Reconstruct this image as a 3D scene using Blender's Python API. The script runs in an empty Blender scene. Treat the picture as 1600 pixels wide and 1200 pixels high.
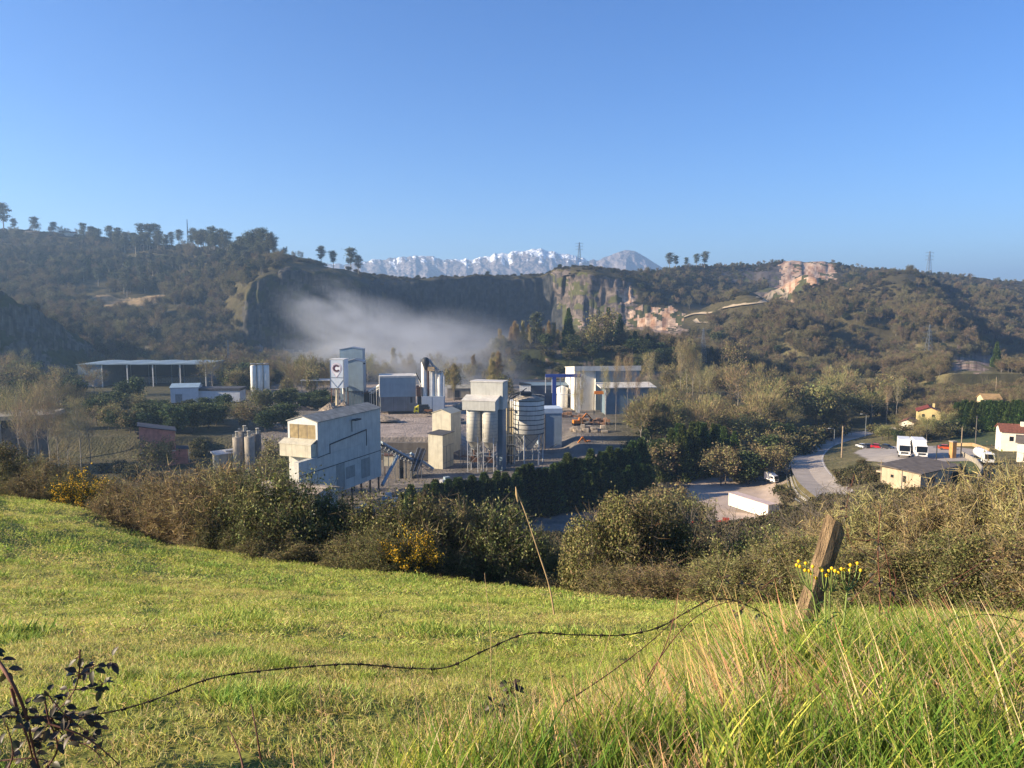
import bpy, math, random
import numpy as np
from mathutils import Vector, Matrix
from mathutils.bvhtree import BVHTree
R = np.random.default_rng(7); random.seed(7)
scn = bpy.context.scene
COL = scn.collection
# ---------------------------------------------------------------- camera frame (eye at the origin, looking along +Y, pitched down)
F = 1200.0; TH = math.atan(120/1200); CT, ST = math.cos(TH), math.sin(TH)
def P(px, py, Y):
    u = (px-800)/F; v = (600-py)/F; d = CT+v*ST
    return Vector((u/d*Y, Y, (v*CT-ST)/d*Y))
def drop(py):
    v = (600-py)/F
    return (v*CT-ST)/(CT+v*ST)
def pyof(t):                      # pixel row of a slope z/Y
    a = np.arctan(t)+TH
    return 600-F*np.tan(a)
def XZ(px, z, Y):                 # point at a given height and depth in the column px
    py = pyof(z/Y); v = (600-py)/F
    return Vector(((px-800)/F/(CT+v*ST)*Y, Y, z))
def proj(x, y, z):
    x, y, z = np.asarray(x, float), np.asarray(y, float), np.asarray(z, float)
    cy = y*ST+z*CT; cf = np.maximum(y*CT-z*ST, .01)
    return 800+F*x/cf, 600-F*cy/cf
# ---------------------------------------------------------------- noise
def _h(ix, iy, s):
    n = (ix.astype(np.int64)*374761393 + iy.astype(np.int64)*668265263 + s*1442695041) & 0x7fffffff
    n = ((n ^ (n >> 13))*1274126177) & 0x7fffffff
    return ((n ^ (n >> 16)) & 0xffff)/65535.0
def vn(x, y, s=0):
    x = np.asarray(x, float); y = np.asarray(y, float)
    ix, iy = np.floor(x), np.floor(y); fx, fy = x-ix, y-iy
    fx = fx*fx*(3-2*fx); fy = fy*fy*(3-2*fy)
    a = _h(ix, iy, s); b = _h(ix+1, iy, s); c = _h(ix, iy+1, s); d = _h(ix+1, iy+1, s)
    return (a*(1-fx)+b*fx)*(1-fy)+(c*(1-fx)+d*fx)*fy
def fbm(x, y, s=0, o=4):
    r = 0; a = .5; t = 0
    for i in range(o):
        r = r+a*vn(x*2**i+i*17.3, y*2**i+i*9.1, s+i); t += a; a *= .5
    return r/t
def ss(a, b, x): 
    t = np.clip((np.asarray(x, float)-a)/(b-a), 0, 1); return t*t*(3-2*t)
def inpoly(px, py, poly):
    px = np.asarray(px, float); py = np.asarray(py, float); r = np.zeros(px.shape, bool); n = len(poly)
    for i in range(n):
        x1, y1 = poly[i]; x2, y2 = poly[(i+1) % n]
        if y1 == y2: continue
        c = ((y1 > py) != (y2 > py)) & (px < (x2-x1)*(py-y1)/(y2-y1)+x1)
        r ^= c
    return r
# ---------------------------------------------------------------- mesh building
def fastmesh(name, batches, mats=()):
    """batches: list of (verts Nx3, faces MxK, material index, colours per face Mx3 or None)"""
    me = bpy.data.meshes.new(name)
    V = np.concatenate([np.asarray(b[0], np.float32).reshape(-1, 3) for b in batches]); off = 0
    li, ls, lt, mi, cc = [], [], [], [], []; lpos = 0; anyc = any(b[3] is not None for b in batches)
    for v, f, m, c in batches:
        v = np.asarray(v).reshape(-1, 3); f = np.asarray(f, np.int64); M, K = f.shape
        li.append((f+off).ravel()); ls.append(lpos+np.arange(M)*K); lt.append(np.full(M, K)); lpos += M*K
        mi.append(np.full(M, m)); off += len(v)
        if anyc:
            c = np.full((M, 3), .5) if c is None else np.asarray(c, float)
            if len(c) < M: c = np.repeat(c, M//len(c), axis=0)
            cc.append(np.repeat(c, K, axis=0))
    me.vertices.add(len(V)); me.vertices.foreach_set('co', V.ravel())
    li = np.concatenate(li).astype(np.int32); me.loops.add(len(li)); me.loops.foreach_set('vertex_index', li)
    ls = np.concatenate(ls).astype(np.int32); me.polygons.add(len(ls)); me.polygons.foreach_set('loop_start', ls)
    me.polygons.foreach_set('loop_total', np.concatenate(lt).astype(np.int32))
    me.polygons.foreach_set('material_index', np.concatenate(mi).astype(np.int32))
    if anyc:
        cc = np.concatenate(cc); a = me.color_attributes.new('Col', 'FLOAT_COLOR', 'CORNER')
        a.data.foreach_set('color', np.c_[cc, np.ones(len(cc))].astype(np.float32).ravel())
    for m in mats: me.materials.append(m)
    me.update(calc_edges=True); me.validate()
    return me
def tag(o, label=None, cat=None, group=None, kind=None):
    if label: o['label'] = label
    if cat: o['category'] = cat
    if group: o['group'] = group
    if kind: o['kind'] = kind
    return o
def link(name, me, parent=None):
    o = bpy.data.objects.new(name, me); COL.objects.link(o); o.parent = parent; return o
def empty(name, loc=(0, 0, 0), rz=0, label=None, cat=None, group=None, parent=None):
    o = bpy.data.objects.new(name, None); COL.objects.link(o); o.location = loc; o.rotation_euler = (0, 0, rz)
    o.empty_display_size = .5; o.parent = parent
    return tag(o, label, cat, group)
class MB:
    """collects boxes, prisms, tubes into one mesh"""
    def __init__(s): s.v = []; s.f = []; s.sm = []
    def add(s, vs, fs, smooth=False):
        n = len(s.v); s.v += [tuple(v) for v in vs]; s.f += [tuple(i+n for i in f) for f in fs]; s.sm += [smooth]*len(fs); return s
    def box(s, x0, x1, y0, y1, z0, z1):
        v = [(x, y, z) for z in (z0, z1) for y in (y0, y1) for x in (x0, x1)]
        return s.add(v, [(0, 2, 3, 1), (4, 5, 7, 6), (0, 1, 5, 4), (2, 6, 7, 3), (0, 4, 6, 2), (1, 3, 7, 5)])
    def prism(s, prof, y0, y1, axis='y'):
        """extrude a 2-D profile (x,z) from y0 to y1"""
        n = len(prof)
        mk = (lambda a, b, t: (a, t, b)) if axis == 'y' else ((lambda a, b, t: (t, a, b)) if axis == 'x' else (lambda a, b, t: (a, b, t)))
        v = [mk(a, b, y0) for a, b in prof]+[mk(a, b, y1) for a, b in prof]
        return s.add(v, [tuple(range(n)), tuple(range(2*n-1, n-1, -1))]+[(i, i+n, (i+1) % n+n, (i+1) % n) for i in range(n)])
    def bar(s, a, b, w, h=None):
        """box-section bar between two points"""
        a, b = Vector(a), Vector(b); h = h or w; d = (b-a); L = d.length
        if L < 1e-6: return s
        d /= L; up = Vector((0, 0, 1)) if abs(d.z) < .95 else Vector((1, 0, 0)); r = d.cross(up).normalized(); u = r.cross(d)
        v = [p+r*(i*w/2)+u*(j*h/2) for p in (a, b) for i, j in ((-1, -1), (1, -1), (1, 1), (-1, 1))]
        return s.add(v, [(3, 2, 1, 0), (4, 5, 6, 7), (0, 1, 5, 4), (1, 2, 6, 5), (2, 3, 7, 6), (3, 0, 4, 7)])
    def tube(s, pts, rad, n=8, caps=True):
        pts = [Vector(p) for p in pts]; m = len(pts)
        rad = rad if hasattr(rad, '__len__') else [rad]*m; vs = []; pr = None
        for i, p in enumerate(pts):
            d = (pts[min(i+1, m-1)]-pts[max(i-1, 0)]).normalized()
            if pr is None:
                up = Vector((0, 0, 1)) if abs(d.z) < .9 else Vector((1, 0, 0)); r = d.cross(up).normalized()
            else: r = (pr-d*pr.dot(d)).normalized()
            pr = r; u = r.cross(d)
            vs += [p+(r*math.cos(2*math.pi*k/n)+u*math.sin(2*math.pi*k/n))*rad[i] for k in range(n)]
        fs = [(i*n+k, i*n+(k+1) % n, (i+1)*n+(k+1) % n, (i+1)*n+k) for i in range(m-1) for k in range(n)]
        s.add(vs, fs, True)
        if caps:
            s.add(vs[:n], [tuple(range(n-1, -1, -1))]); s.add(vs[-n:], [tuple(range(n))])
        return s
    def lathe(s, prof, c=(0, 0), n=24, smooth=True):
        """prof: (radius, z)"""
        vs = [(c[0]+r*math.cos(2*math.pi*k/n), c[1]+r*math.sin(2*math.pi*k/n), z) for r, z in prof for k in range(n)]
        fs = [(i*n+k, i*n+(k+1) % n, (i+1)*n+(k+1) % n, (i+1)*n+k) for i in range(len(prof)-1) for k in range(n)]
        s.add(vs, fs, smooth)
        if prof[0][0] > 0: s.add(vs[:n], [tuple(range(n-1, -1, -1))])
        if prof[-1][0] > 0: s.add(vs[-n:], [tuple(range(n))])
        return s
    def build(s, name, mat, parent=None, label=None):
        me = bpy.data.meshes.new(name); me.from_pydata(s.v, [], s.f); me.materials.append(mat)
        me.polygons.foreach_set('use_smooth', s.sm); me.validate(); me.update()
        o = link(name, me, parent)
        if label: o['label'] = label
        return o
def children(o): return [c for c in COL.objects if c.parent is o]
_kids = {}
def copy_tree(o, parent=None, kids=None):
    c = o.copy(); COL.objects.link(c); c.parent = parent
    kl = [k for k in COL.objects if k.parent == o] if kids is None else kids.get(o.name, [])
    for ch in kl: copy_tree(ch, c, kids)
    return c
# ---------------------------------------------------------------- materials
def lin(h):
    h = h.lstrip('#'); r = [int(h[i:i+2], 16)/255 for i in (0, 2, 4)]
    return tuple(((c+.055)/1.055)**2.4 if c > .04045 else c/12.92 for c in r)
MATS = {}
def mat(name, col, rough=.8, var=.15, scale=3.0, stain=0.0, metal=0.0, bump=0.0, bscale=40, stretch=(1, 1, 1), col2=None, trans=0, corr=0, corrdir=0, attr=None, spec=.3, objrand=0.0):
    if name in MATS: return MATS[name]
    m = bpy.data.materials.new(name); m.use_nodes = True; N = m.node_tree.nodes; L = m.node_tree.links; b = N['Principled BSDF']
    b.inputs['Roughness'].default_value = rough; b.inputs['Metallic'].default_value = metal
    b.inputs['Specular IOR Level'].default_value = spec
    tc = N.new('ShaderNodeTexCoord'); mp = N.new('ShaderNodeMapping'); mp.inputs['Scale'].default_value = stretch
    L.new(tc.outputs['Object'], mp.inputs[0])
    nz = N.new('ShaderNodeTexNoise'); nz.inputs['Scale'].default_value = scale; nz.inputs['Detail'].default_value = 5; L.new(mp.outputs[0], nz.inputs[0])
    ramp = N.new('ShaderNodeMapRange'); ramp.inputs[1].default_value = .3; ramp.inputs[2].default_value = .7; ramp.inputs[3].default_value = 0; ramp.inputs[4].default_value = 1
    L.new(nz.outputs[0], ramp.inputs[0])
    mx = N.new('ShaderNodeMix'); mx.data_type = 'RGBA'; L.new(ramp.outputs[0], mx.inputs[0])
    if attr:
        at = N.new('ShaderNodeAttribute'); at.attribute_name = attr
        d = N.new('ShaderNodeVectorMath'); d.operation = 'SCALE'; d.inputs['Scale'].default_value = 1-var; L.new(at.outputs['Color'], d.inputs[0])
        e = N.new('ShaderNodeVectorMath'); e.operation = 'SCALE'; e.inputs['Scale'].default_value = 1+var; L.new(at.outputs['Color'], e.inputs[0])
        L.new(d.outputs[0], mx.inputs['A']); L.new(e.outputs[0], mx.inputs['B'])
    else:
        c2 = col2 or tuple(c*(1-2*var) for c in col)
        mx.inputs['A'].default_value = (*c2, 1); mx.inputs['B'].default_value = (*[min(1, c*(1+var*.5)) for c in col], 1)
    out = mx.outputs['Result']
    if stain:
        n2 = N.new('ShaderNodeTexNoise'); n2.inputs['Scale'].default_value = 1.0; n2.inputs['Detail'].default_value = 6; n2.inputs['Roughness'].default_value = .7
        mp2 = N.new('ShaderNodeMapping'); mp2.inputs['Scale'].default_value = (1.6, 1.6, .12); L.new(tc.outputs['Object'], mp2.inputs[0]); L.new(mp2.outputs[0], n2.inputs[0])
        r2 = N.new('ShaderNodeMapRange'); r2.inputs[1].default_value = .5; r2.inputs[2].default_value = .72; r2.inputs[4].default_value = stain; L.new(n2.outputs[0], r2.inputs[0])
        m2 = N.new('ShaderNodeMix'); m2.data_type = 'RGBA'; L.new(r2.outputs[0], m2.inputs[0]); L.new(out, m2.inputs['A']); m2.inputs['B'].default_value = (.09, .065, .045, 1)
        out = m2.outputs['Result']
    if objrand:
        oi = N.new('ShaderNodeObjectInfo'); hs = N.new('ShaderNodeHueSaturation'); mr = N.new('ShaderNodeMapRange')
        mr.inputs[3].default_value = 1-objrand; mr.inputs[4].default_value = 1+objrand; L.new(oi.outputs['Random'], mr.inputs[0])
        mh = N.new('ShaderNodeMath'); mh.operation = 'MULTIPLY_ADD'; mh.inputs[1].default_value = .06; mh.inputs[2].default_value = .47
        mf = N.new('ShaderNodeMath'); mf.operation = 'MULTIPLY'; mf.inputs[1].default_value = 7.13; L.new(oi.outputs['Random'], mf.inputs[0])
        fr = N.new('ShaderNodeMath'); fr.operation = 'FRACT'; L.new(mf.outputs[0], fr.inputs[0]); L.new(fr.outputs[0], mh.inputs[0])
        L.new(mh.outputs[0], hs.inputs['Hue']); L.new(mr.outputs[0], hs.inputs['Value']); L.new(out, hs.inputs['Color']); out = hs.outputs[0]
    L.new(out, b.inputs['Base Color'])
    nrm = None
    if corr:
        wv = N.new('ShaderNodeTexWave'); wv.wave_type = 'BANDS'; wv.bands_direction = 'XYZ'[corrdir]; wv.inputs['Scale'].default_value = corr; L.new(tc.outputs['Object'], wv.inputs[0])
        bp = N.new('ShaderNodeBump'); bp.inputs['Strength'].default_value = .6; bp.inputs['Distance'].default_value = .06; L.new(wv.outputs['Fac'], bp.inputs['Height']); nrm = bp.outputs[0]
    if bump:
        n3 = N.new('ShaderNodeTexNoise'); n3.inputs['Scale'].default_value = bscale; n3.inputs['Detail'].default_value = 6; L.new(mp.outputs[0], n3.inputs[0])
        bp2 = N.new('ShaderNodeBump'); bp2.inputs['Strength'].default_value = min(1, bump); bp2.inputs['Distance'].default_value = 1.5/bscale*max(1, bump); L.new(n3.outputs[0], bp2.inputs['Height'])
        if nrm: L.new(nrm, bp2.inputs['Normal'])
        nrm = bp2.outputs[0]
    if nrm: L.new(nrm, b.inputs['Normal'])
    if trans:
        tr = N.new('ShaderNodeBsdfTranslucent'); L.new(out, tr.inputs[0]); ms = N.new('ShaderNodeMixShader'); ms.inputs[0].default_value = trans
        L.new(b.outputs[0], ms.inputs[1]); L.new(tr.outputs[0], ms.inputs[2]); L.new(ms.outputs[0], N['Material Output'].inputs['Surface'])
    MATS[name] = m
    return m
# ================================================================ TERRAIN (one sheet, from under the camera to the far plain)
def row(pts, n):
    """pts: (column, Y, value) ; value > 200 is a pixel row, else a height"""
    pts = sorted(pts); return ([p[0] for p in pts], [p[1] for p in pts], [(p[2] if p[2] < 200 else None) or drop(p[2])*p[1] for p in pts], n)
ROWS = [
 row([(0, .6, -1.55)], 4),
 row([(0, 2.5, -1.62), (1300, 2.5, -1.6)], 10),
 row([(0, 6, -2.75), (800, 6, -2.9), (1300, 6, -2.8)], 14),
 row([(0, 12, 930), (800, 12, 962), (1300, 12, 975)], 14),
 row([(-400, 24, -5), (0, 22, 832), (250, 22, 878), (600, 22, 912), (950, 20, 943), (1300, 20, 955)], 16),
 row([(-400, 50, -9), (0, 42, 778), (120, 38, 800), (250, 33, 860), (600, 28, 901), (800, 26, 925), (950, 24, 941), (1200, 22, 953), (1600, 22, 957)], 14),
 row([(-400, 70, -20), (0, 58, -17.5), (250, 46, -17), (600, 42, -17), (950, 38, -17), (1300, 38, -15), (1600, 38, -14)], 20),
 row([(0, 95, -33), (900, 95, -32), (1300, 95, -27), (1700, 95, -25)], 20),
 row([(0, 150, -47.5), (1100, 150, -46), (1200, 150, -44.5), (1290, 150, -38), (1600, 150, -35)], 10),
 row([(0, 180, -50), (1150, 180, -49), (1225, 180, -48), (1262, 180, -43), (1400, 180, -38.3), (1600, 180, -37)], 14),
 row([(0, 215, -50), (1190, 215, -49.5), (1238, 215, -46), (1262, 215, -44.8), (1400, 215, -41.3), (1600, 215, -40.5)], 12),
 row([(0, 252, -50), (700, 252, -50), (730, 252, -50), (1190, 252, -50), (1260, 252, -48.5), (1400, 252, -46), (1600, 252, -43)], 3),
 row([(0, 258, -44), (700, 258, -44), (730, 258, -49), (880, 258, -49), (900, 258, -46), (1190, 258, -50), (1260, 258, -49.2), (1400, 258, -46.5), (1600, 258, -43.3)], 16),
 row([(0, 300, -44), (1000, 300, -46), (1150, 300, -50), (1345, 315, -52.5), (1480, 310, -47), (1600, 300, -44)], 16),
 row([(0, 440, -44), (1000, 440, -45), (1200, 440, -50), (1345, 440, -54), (1600, 440, -46)], 14),
 row([(-600, 380, -40), (-300, 420, -36), (0, 450, -38), (120, 490, -43), (200, 540, -44), (260, 500, -44), (320, 470, -44), (770, 470, -44), (1050, 470, -44), (1200, 470, -50), (1400, 470, -48), (1480, 440, -38), (1600, 440, -38)], 20),
 row([(-700, 560, 440), (-300, 500, 425), (-200, 490, 425), (0, 505, 460), (60, 522, 487), (120, 550, 527), (170, 580, 552), (200, 595, 562), (250, 560, 585), (300, 510, 592), (400, 500, 592), (740, 500, 588), (790, 495, 556), (820, 495, 546), (1000, 495, 550), (1060, 500, 556), (1150, 500, 578), (1200, 500, 590), (1300, 520, 592), (1400, 520, 584), (1470, 500, 568), (1520, 490, 562), (1560, 490, 572), (1620, 500, 590), (1800, 520, 590)], 16),
 row([(-600, 760, 440), (-200, 700, 480), (0, 650, 520), (60, 650, 535), (120, 655, 550), (200, 660, 570), (300, 600, 585), (400, 600, 575), (500, 600, 572), (750, 600, 572), (820, 600, 552), (1000, 600, 552), (1100, 600, 560), (1200, 600, 575), (1300, 600, 575), (1400, 600, 570), (1480, 570, 580), (1560, 570, 590), (1700, 600, 590)], 20),
 row([(-200, 760, 490), (0, 720, 505), (100, 720, 500), (200, 720, 510), (300, 690, 530), (345, 680, 545), (400, 690, 562), (480, 720, 565), (580, 740, 565), (750, 740, 560), (820, 720, 540), (1000, 720, 530), (1100, 720, 525), (1200, 720, 520), (1300, 720, 525), (1400, 720, 530), (1500, 720, 540), (1620, 720, 562), (1800, 720, 570)], 20),
 row([(-200, 840, 430), (0, 830, 452), (100, 820, 458), (200, 820, 466), (300, 780, 488), (340, 735, 515), (370, 715, 540), (420, 730, 552), (500, 770, 558), (580, 790, 556), (620, 850, 545), (700, 900, 530), (800, 960, 515), (860, 980, 510), (905, 860, 505), (1000, 830, 510), (1060, 830, 505), (1100, 830, 500), (1200, 830, 492), (1300, 830, 494), (1400, 830, 494), (1500, 830, 502), (1600, 830, 530), (1800, 830, 550)], 16),
 row([(-200, 900, 405), (0, 900, 430), (100, 900, 436), (200, 900, 440), (300, 850, 455), (345, 770, 485), (390, 740, 437), (450, 760, 417), (520, 800, 426), (560, 820, 440), (590, 840, 470), (640, 900, 500), (700, 940, 500), (800, 990, 490), (860, 1010, 485), (905, 880, 470), (1000, 860, 480), (1060, 870, 480), (1100, 880, 485), (1200, 900, 466), (1300, 950, 462), (1400, 950, 466), (1500, 950, 470), (1600, 950, 490), (1800, 950, 510)], 16),
 row([(-200, 1100, 345), (0, 1100, 385), (200, 1100, 400), (300, 1000, 415), (390, 850, 425), (430, 840, 404), (470, 830, 411), (520, 860, 424), (560, 900, 434), (600, 900, 445), (640, 925, 441), (700, 965, 438), (800, 1010, 434), (850, 1025, 432), (880, 900, 426), (930, 880, 424), (1000, 900, 445), (1060, 950, 450), (1100, 980, 460), (1150, 1000, 466), (1200, 1050, 448), (1240, 1100, 438), (1300, 1150, 428), (1400, 1150, 436), (1500, 1150, 444), (1600, 1150, 456), (1800, 1150, 470)], 12),
 row([(-200, 1250, 335), (0, 1200, 362), (50, 1200, 364), (100, 1200, 368), (150, 1200, 373), (200, 1180, 378), (300, 1120, 384), (350, 1080, 390), (400, 980, 397), (430, 900, 401), (470, 890, 409), (520, 960, 419), (560, 980, 424), (600, 980, 433), (640, 950, 437), (700, 985, 433), (760, 1010, 431), (850, 1045, 429), (870, 960, 420), (900, 930, 415), (950, 930, 420), (1000, 1100, 427), (1050, 1150, 420), (1100, 1200, 417), (1180, 1250, 415), (1240, 1280, 407), (1290, 1280, 410), (1310, 1280, 414), (1350, 1300, 420), (1400, 1300, 424), (1450, 1300, 429), (1500, 1300, 432), (1550, 1300, 437), (1600, 1300, 442), (1800, 1300, 455)], 8),
 row([(-200, 1500, 370), (400, 1400, 425), (700, 1400, 450), (1240, 1600, 430), (1600, 1600, 460)], 4),
 row([(0, 2200, -60)], 4), row([(0, 5000, -100)], 3), row([(0, 14000, -100)], 1)]
inner = np.arange(-120, 1722, 3.0)
cols = np.concatenate([np.linspace(-2600, -130, 60), inner, np.linspace(1735, 4300, 60)])
def rowat(r):
    Y = np.interp(cols, r[0], r[1]); z = np.interp(cols, r[0], [a/b for a, b in zip(r[2], r[1])])*Y
    k = np.exp(-np.arange(-4, 5)**2/8.0); k /= k.sum()
    f = lambda a: np.r_[a[:4], np.convolve(a, k, 'valid'), a[-4:]]
    return f(Y), f(z)
RY = [rowat(r) for r in ROWS]
seq = []; kidx = []
for i in range(len(ROWS)-1):
    n = ROWS[i][3]
    if i > 12 and i < 23: n = int(n*1.7)
    for j in range(n):
        t = j/n; (Ya, za), (Yb, zb) = RY[i], RY[i+1]
        # Hermite in t for soft rows near the camera, linear at the cliffs
        if 0 < i < len(ROWS)-2:
            (Y0, z0), (Y3, z3) = RY[i-1], RY[i+2]
            h00 = 2*t**3-3*t**2+1; h10 = t**3-2*t**2+t; h01 = -2*t**3+3*t**2; h11 = t**3-t**2
            ma = (zb-z0)/(Yb-Y0+1e-6); mb = (z3-za)/(Y3-Ya+1e-6); dY = Yb-Ya
            lim = np.abs(2.5*(zb-za)/np.where(np.abs(dY) < 1, 1, dY)); ma = np.clip(ma, -lim, lim); mb = np.clip(mb, -lim, lim)
            zh = h00*za+h10*dY*ma+h01*zb+h11*dY*mb; w = .8 if i < 8 else .4
            z = (1-w)*(za*(1-t)+zb*t)+w*zh
        else: z = za*(1-t)+zb*t
        seq.append((Ya*(1-t)+Yb*t, z)); kidx.append(i+t)
seq.append(RY[-1]); kidx.append(len(ROWS)-1)
TYm = np.array([s[0] for s in seq]); TZ = np.array([s[1] for s in seq]); K = np.array(kidx)[:, None]+0*TYm
pyv = pyof(TZ/TYm); TX = (cols[None, :]-800)/F/(CT+(600-pyv)/F*ST)*TYm; PX = cols[None, :]+0*TYm
BX, BY, BZ = TX.copy(), TYm.copy(), TZ.copy()
# regions (as seen columns/rows of the bare sheet), jittered so borders wander
jx = (fbm(BX/18, BY/18, 5)-.5)*22+(fbm(BX/5, BY/5, 6)-.5)*8; jy = (fbm(BX/18, BY/18, 8)-.5)*14; jx = jx*ss(300, 500, BY); jy = jy*ss(300, 500, BY)
QX, QY = PX+jx, pyv+jy
far = K > 14.5
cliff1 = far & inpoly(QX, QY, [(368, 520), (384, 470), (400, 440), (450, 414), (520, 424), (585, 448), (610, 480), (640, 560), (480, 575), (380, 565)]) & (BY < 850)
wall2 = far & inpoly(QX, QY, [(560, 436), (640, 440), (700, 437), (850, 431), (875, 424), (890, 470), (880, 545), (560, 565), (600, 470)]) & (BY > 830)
outcr = far & inpoly(QX, QY, [(862, 428), (885, 420), (930, 428), (985, 445), (1000, 470), (985, 500), (930, 520), (880, 515), (868, 470)])
slopeL = (K > 14.8) & (K < 17.3) & (PX < 215) & (PX > -125)
bank = (K > 14.9) & (K < 16.2) & (PX > 760) & (PX < 1180)
orange = far & (inpoly(QX, QY, [(1200, 425), (1240, 398), (1298, 400), (1308, 420), (1296, 430), (1330, 462), (1300, 482), (1235, 484), (1190, 462), (1218, 438)]) |
                inpoly(QX, QY, [(980, 487), (1010, 478), (1055, 482), (1065, 500), (1045, 522), (985, 510)]) |
                inpoly(QX, QY, [(960, 455), (985, 455), (990, 475), (965, 478)]) | inpoly(QX, QY, [(1040, 432), (1060, 430), (1063, 440), (1045, 444)]))
benchr = far & inpoly(QX, QY, [(1085, 425), (1150, 416), (1215, 414), (1222, 436), (1200, 462), (1170, 472), (1120, 455), (1060, 440)])
palerk = far & (fbm(BX/6, BY/6, 55) > .40) & (inpoly(QX, QY, [(900, 500), (985, 495), (1080, 520), (1105, 532), (1040, 545), (930, 540)]) | inpoly(QX, QY, [(1150, 466), (1200, 455), (1225, 462), (1180, 480), (1150, 482)]) |
                inpoly(QX, QY, [(1485, 568), (1530, 560), (1558, 574), (1530, 584), (1490, 580)]))
redgr = far & inpoly(QX, QY, [(1070, 572), (1150, 574), (1200, 590), (1200, 612), (1120, 612), (1080, 598)])
tanf = far & inpoly(QX, QY, [(135, 463), (250, 462), (252, 474), (190, 482), (135, 476)])
heaps = far & inpoly(QX, QY, [(185, 542), (300, 545), (430, 545), (560, 560), (600, 590), (420, 600), (200, 575)]) & (K > 15.5)
rocky = cliff1 | wall2 | outcr | slopeL | orange | benchr | bank | redgr
# displacement
amp = ss(440, 620, BY)
TZ = TZ+amp*((fbm(BX/70, BY/70, 1)-.5)*16+(fbm(BX/22, BY/22, 2)-.5)*6)*np.where(K > 21.2, .35, 1)*np.where((K > 15.2) & (K < 18), .35, 1)*ss(2400, 1700, BY)*(1-.85*ss(1040, 1090, PX)*ss(1345, 1310, PX)*ss(19, 20, K))
TZ = TZ+ss(8, 30, BY)*ss(60, 35, BY)*(fbm(BX/6, BY/6, 3)-.5)*.5+ss(1, 5, BY)*ss(60, 30, BY)*((fbm(BX/1.6, BY/.9, 4)-.5)*.20+(fbm(BX/.5, BY/.5, 44)-.5)*.05)
# right-hand spurs that run down toward the valley
def spur(pts, h, w):
    global TZ
    tap = ss(1180, 930, BY)
    q = [np.array(XZ(a, drop(b)*c, c))[:2] for a, b, c in pts]; best = np.full(BX.shape, 1e9); 
    for (x1, y1), (x2, y2) in zip(q[:-1], q[1:]):
        dx, dy = x2-x1, y2-y1; t = np.clip(((BX-x1)*dx+(BY-y1)*dy)/(dx*dx+dy*dy), 0, 1)
        best = np.minimum(best, np.hypot(BX-x1-t*dx, BY-y1-t*dy))
    TZ = TZ+tap*h*np.exp(-(best/w)**2)
spur([(1262, 492, 900), (1290, 505, 850), (1340, 545, 700)], 30, 32)
spur([(1400, 432, 1250), (1420, 470, 950), (1440, 520, 780), (1470, 560, 660)], 30, 32)
spur([(1150, 500, 830), (1190, 530, 720), (1250, 570, 600)], 26, 30)
spur([(1540, 440, 1250), (1560, 490, 900), (1570, 530, 760)], 16, 36)
spur([(1320, 420, 1250), (1350, 455, 1000), (1372, 478, 880)], 16, 30)
# rock relief: gullies and ledges pushed along the face
rk = rocky*ss(380, 470, BY)
rk = np.where(slopeL, rk*.8, rk)
TZ = TZ+np.where(slopeL, (fbm(BX/7, BY/5, 14)-.5)*9, 0)
g = (fbm(PX/9, BZ/60, 11)-.5)*16+(fbm(PX/4, BZ/14, 12)-.5)*7
gs = np.where(slopeL | bank, .2, np.where(orange | benchr, .8, 1.0))
TYd = BY+rk*g*gs; TZd = TZ+rk*((fbm(BZ/6, PX/30, 13)-.5)*5)*gs
heapn = np.maximum(0, fbm(BX/14, BY/14, 21)-.5)*13
TZd = TZd+heaps*heapn
TX, TYm, TZ = TX, TYd, TZd
nr, nc = TX.shape
idx = np.arange(nr*nc).reshape(nr, nc)
faces = np.stack([idx[:-1, :-1], idx[:-1, 1:], idx[1:, 1:], idx[1:, :-1]], -1).reshape(-1, 4)
verts = np.stack([TX, TYm, TZ], -1).reshape(-1, 3)
# colours of the surfaces; those of the yard carry some shade
def C3(*c): return np.array(c, float)
colr = np.zeros((nr, nc, 3)); n1 = fbm(BX/12, BY/12, 31)[..., None]; n2 = fbm(BX/3, BY/3, 32)[..., None]
def mixc(a, b, t): return C3(*a)*(1-t)+C3(*b)*t
colr[:] = mixc((.046, .042, .020), (.085, .070, .034), n1)
m = (K < 5.3); colr[m] = mixc((.12, .14, .03), (.22, .22, .055), n2)[m]
m = (K >= 5.3) & (K < 8); colr[m] = mixc((.035, .04, .018), (.07, .06, .03), n2)[m]
m = (K >= 8) & (K < 15) & (PX < 1215); colr[m] = mixc((.11, .10, .088), (.25, .215, .18), (fbm(BX/26, BY/3.5, 33)*.6+fbm(BX/4, BY/4, 34)*.4)[..., None])[m]  # yard darkened for building shade; streaks stand for shadows and tyre tracks
wv = (ss(440, 330, PX+40*(n1[..., 0]-.5))*ss(7.5, 9, K)*ss(15, 14, K))[..., None]; colr = colr*(1-wv)+mixc((.05, .055, .03), (.12, .10, .055), n2)*wv
wv = (ss(900, 1000, PX+60*(n1[..., 0]-.5))*ss(11.5, 12.5, K)*ss(16, 14.8, K))[..., None]; colr = colr*(1-wv)+mixc((.07, .07, .035), (.13, .11, .06), n2)*wv
wv = (ss(500, 560, PX)*ss(760, 700, PX)*ss(11.6, 12.2, K)*ss(15, 14, K))[..., None]; colr = colr*(1-wv)+mixc((.24, .20, .17), (.40, .33, .28), fbm(BX/7, BY/7, 36)[..., None])*wv
m = (K >= 8) & (K < 17.4) & (PX >= 1215); colr[m] = mixc((.085, .085, .035), (.19, .155, .08), n2)[m]
m = (K >= 8) & (K < 10.8) & (PX < 430); colr[m] = mixc((.06, .06, .03), (.11, .09, .05), n2)[m]
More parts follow.
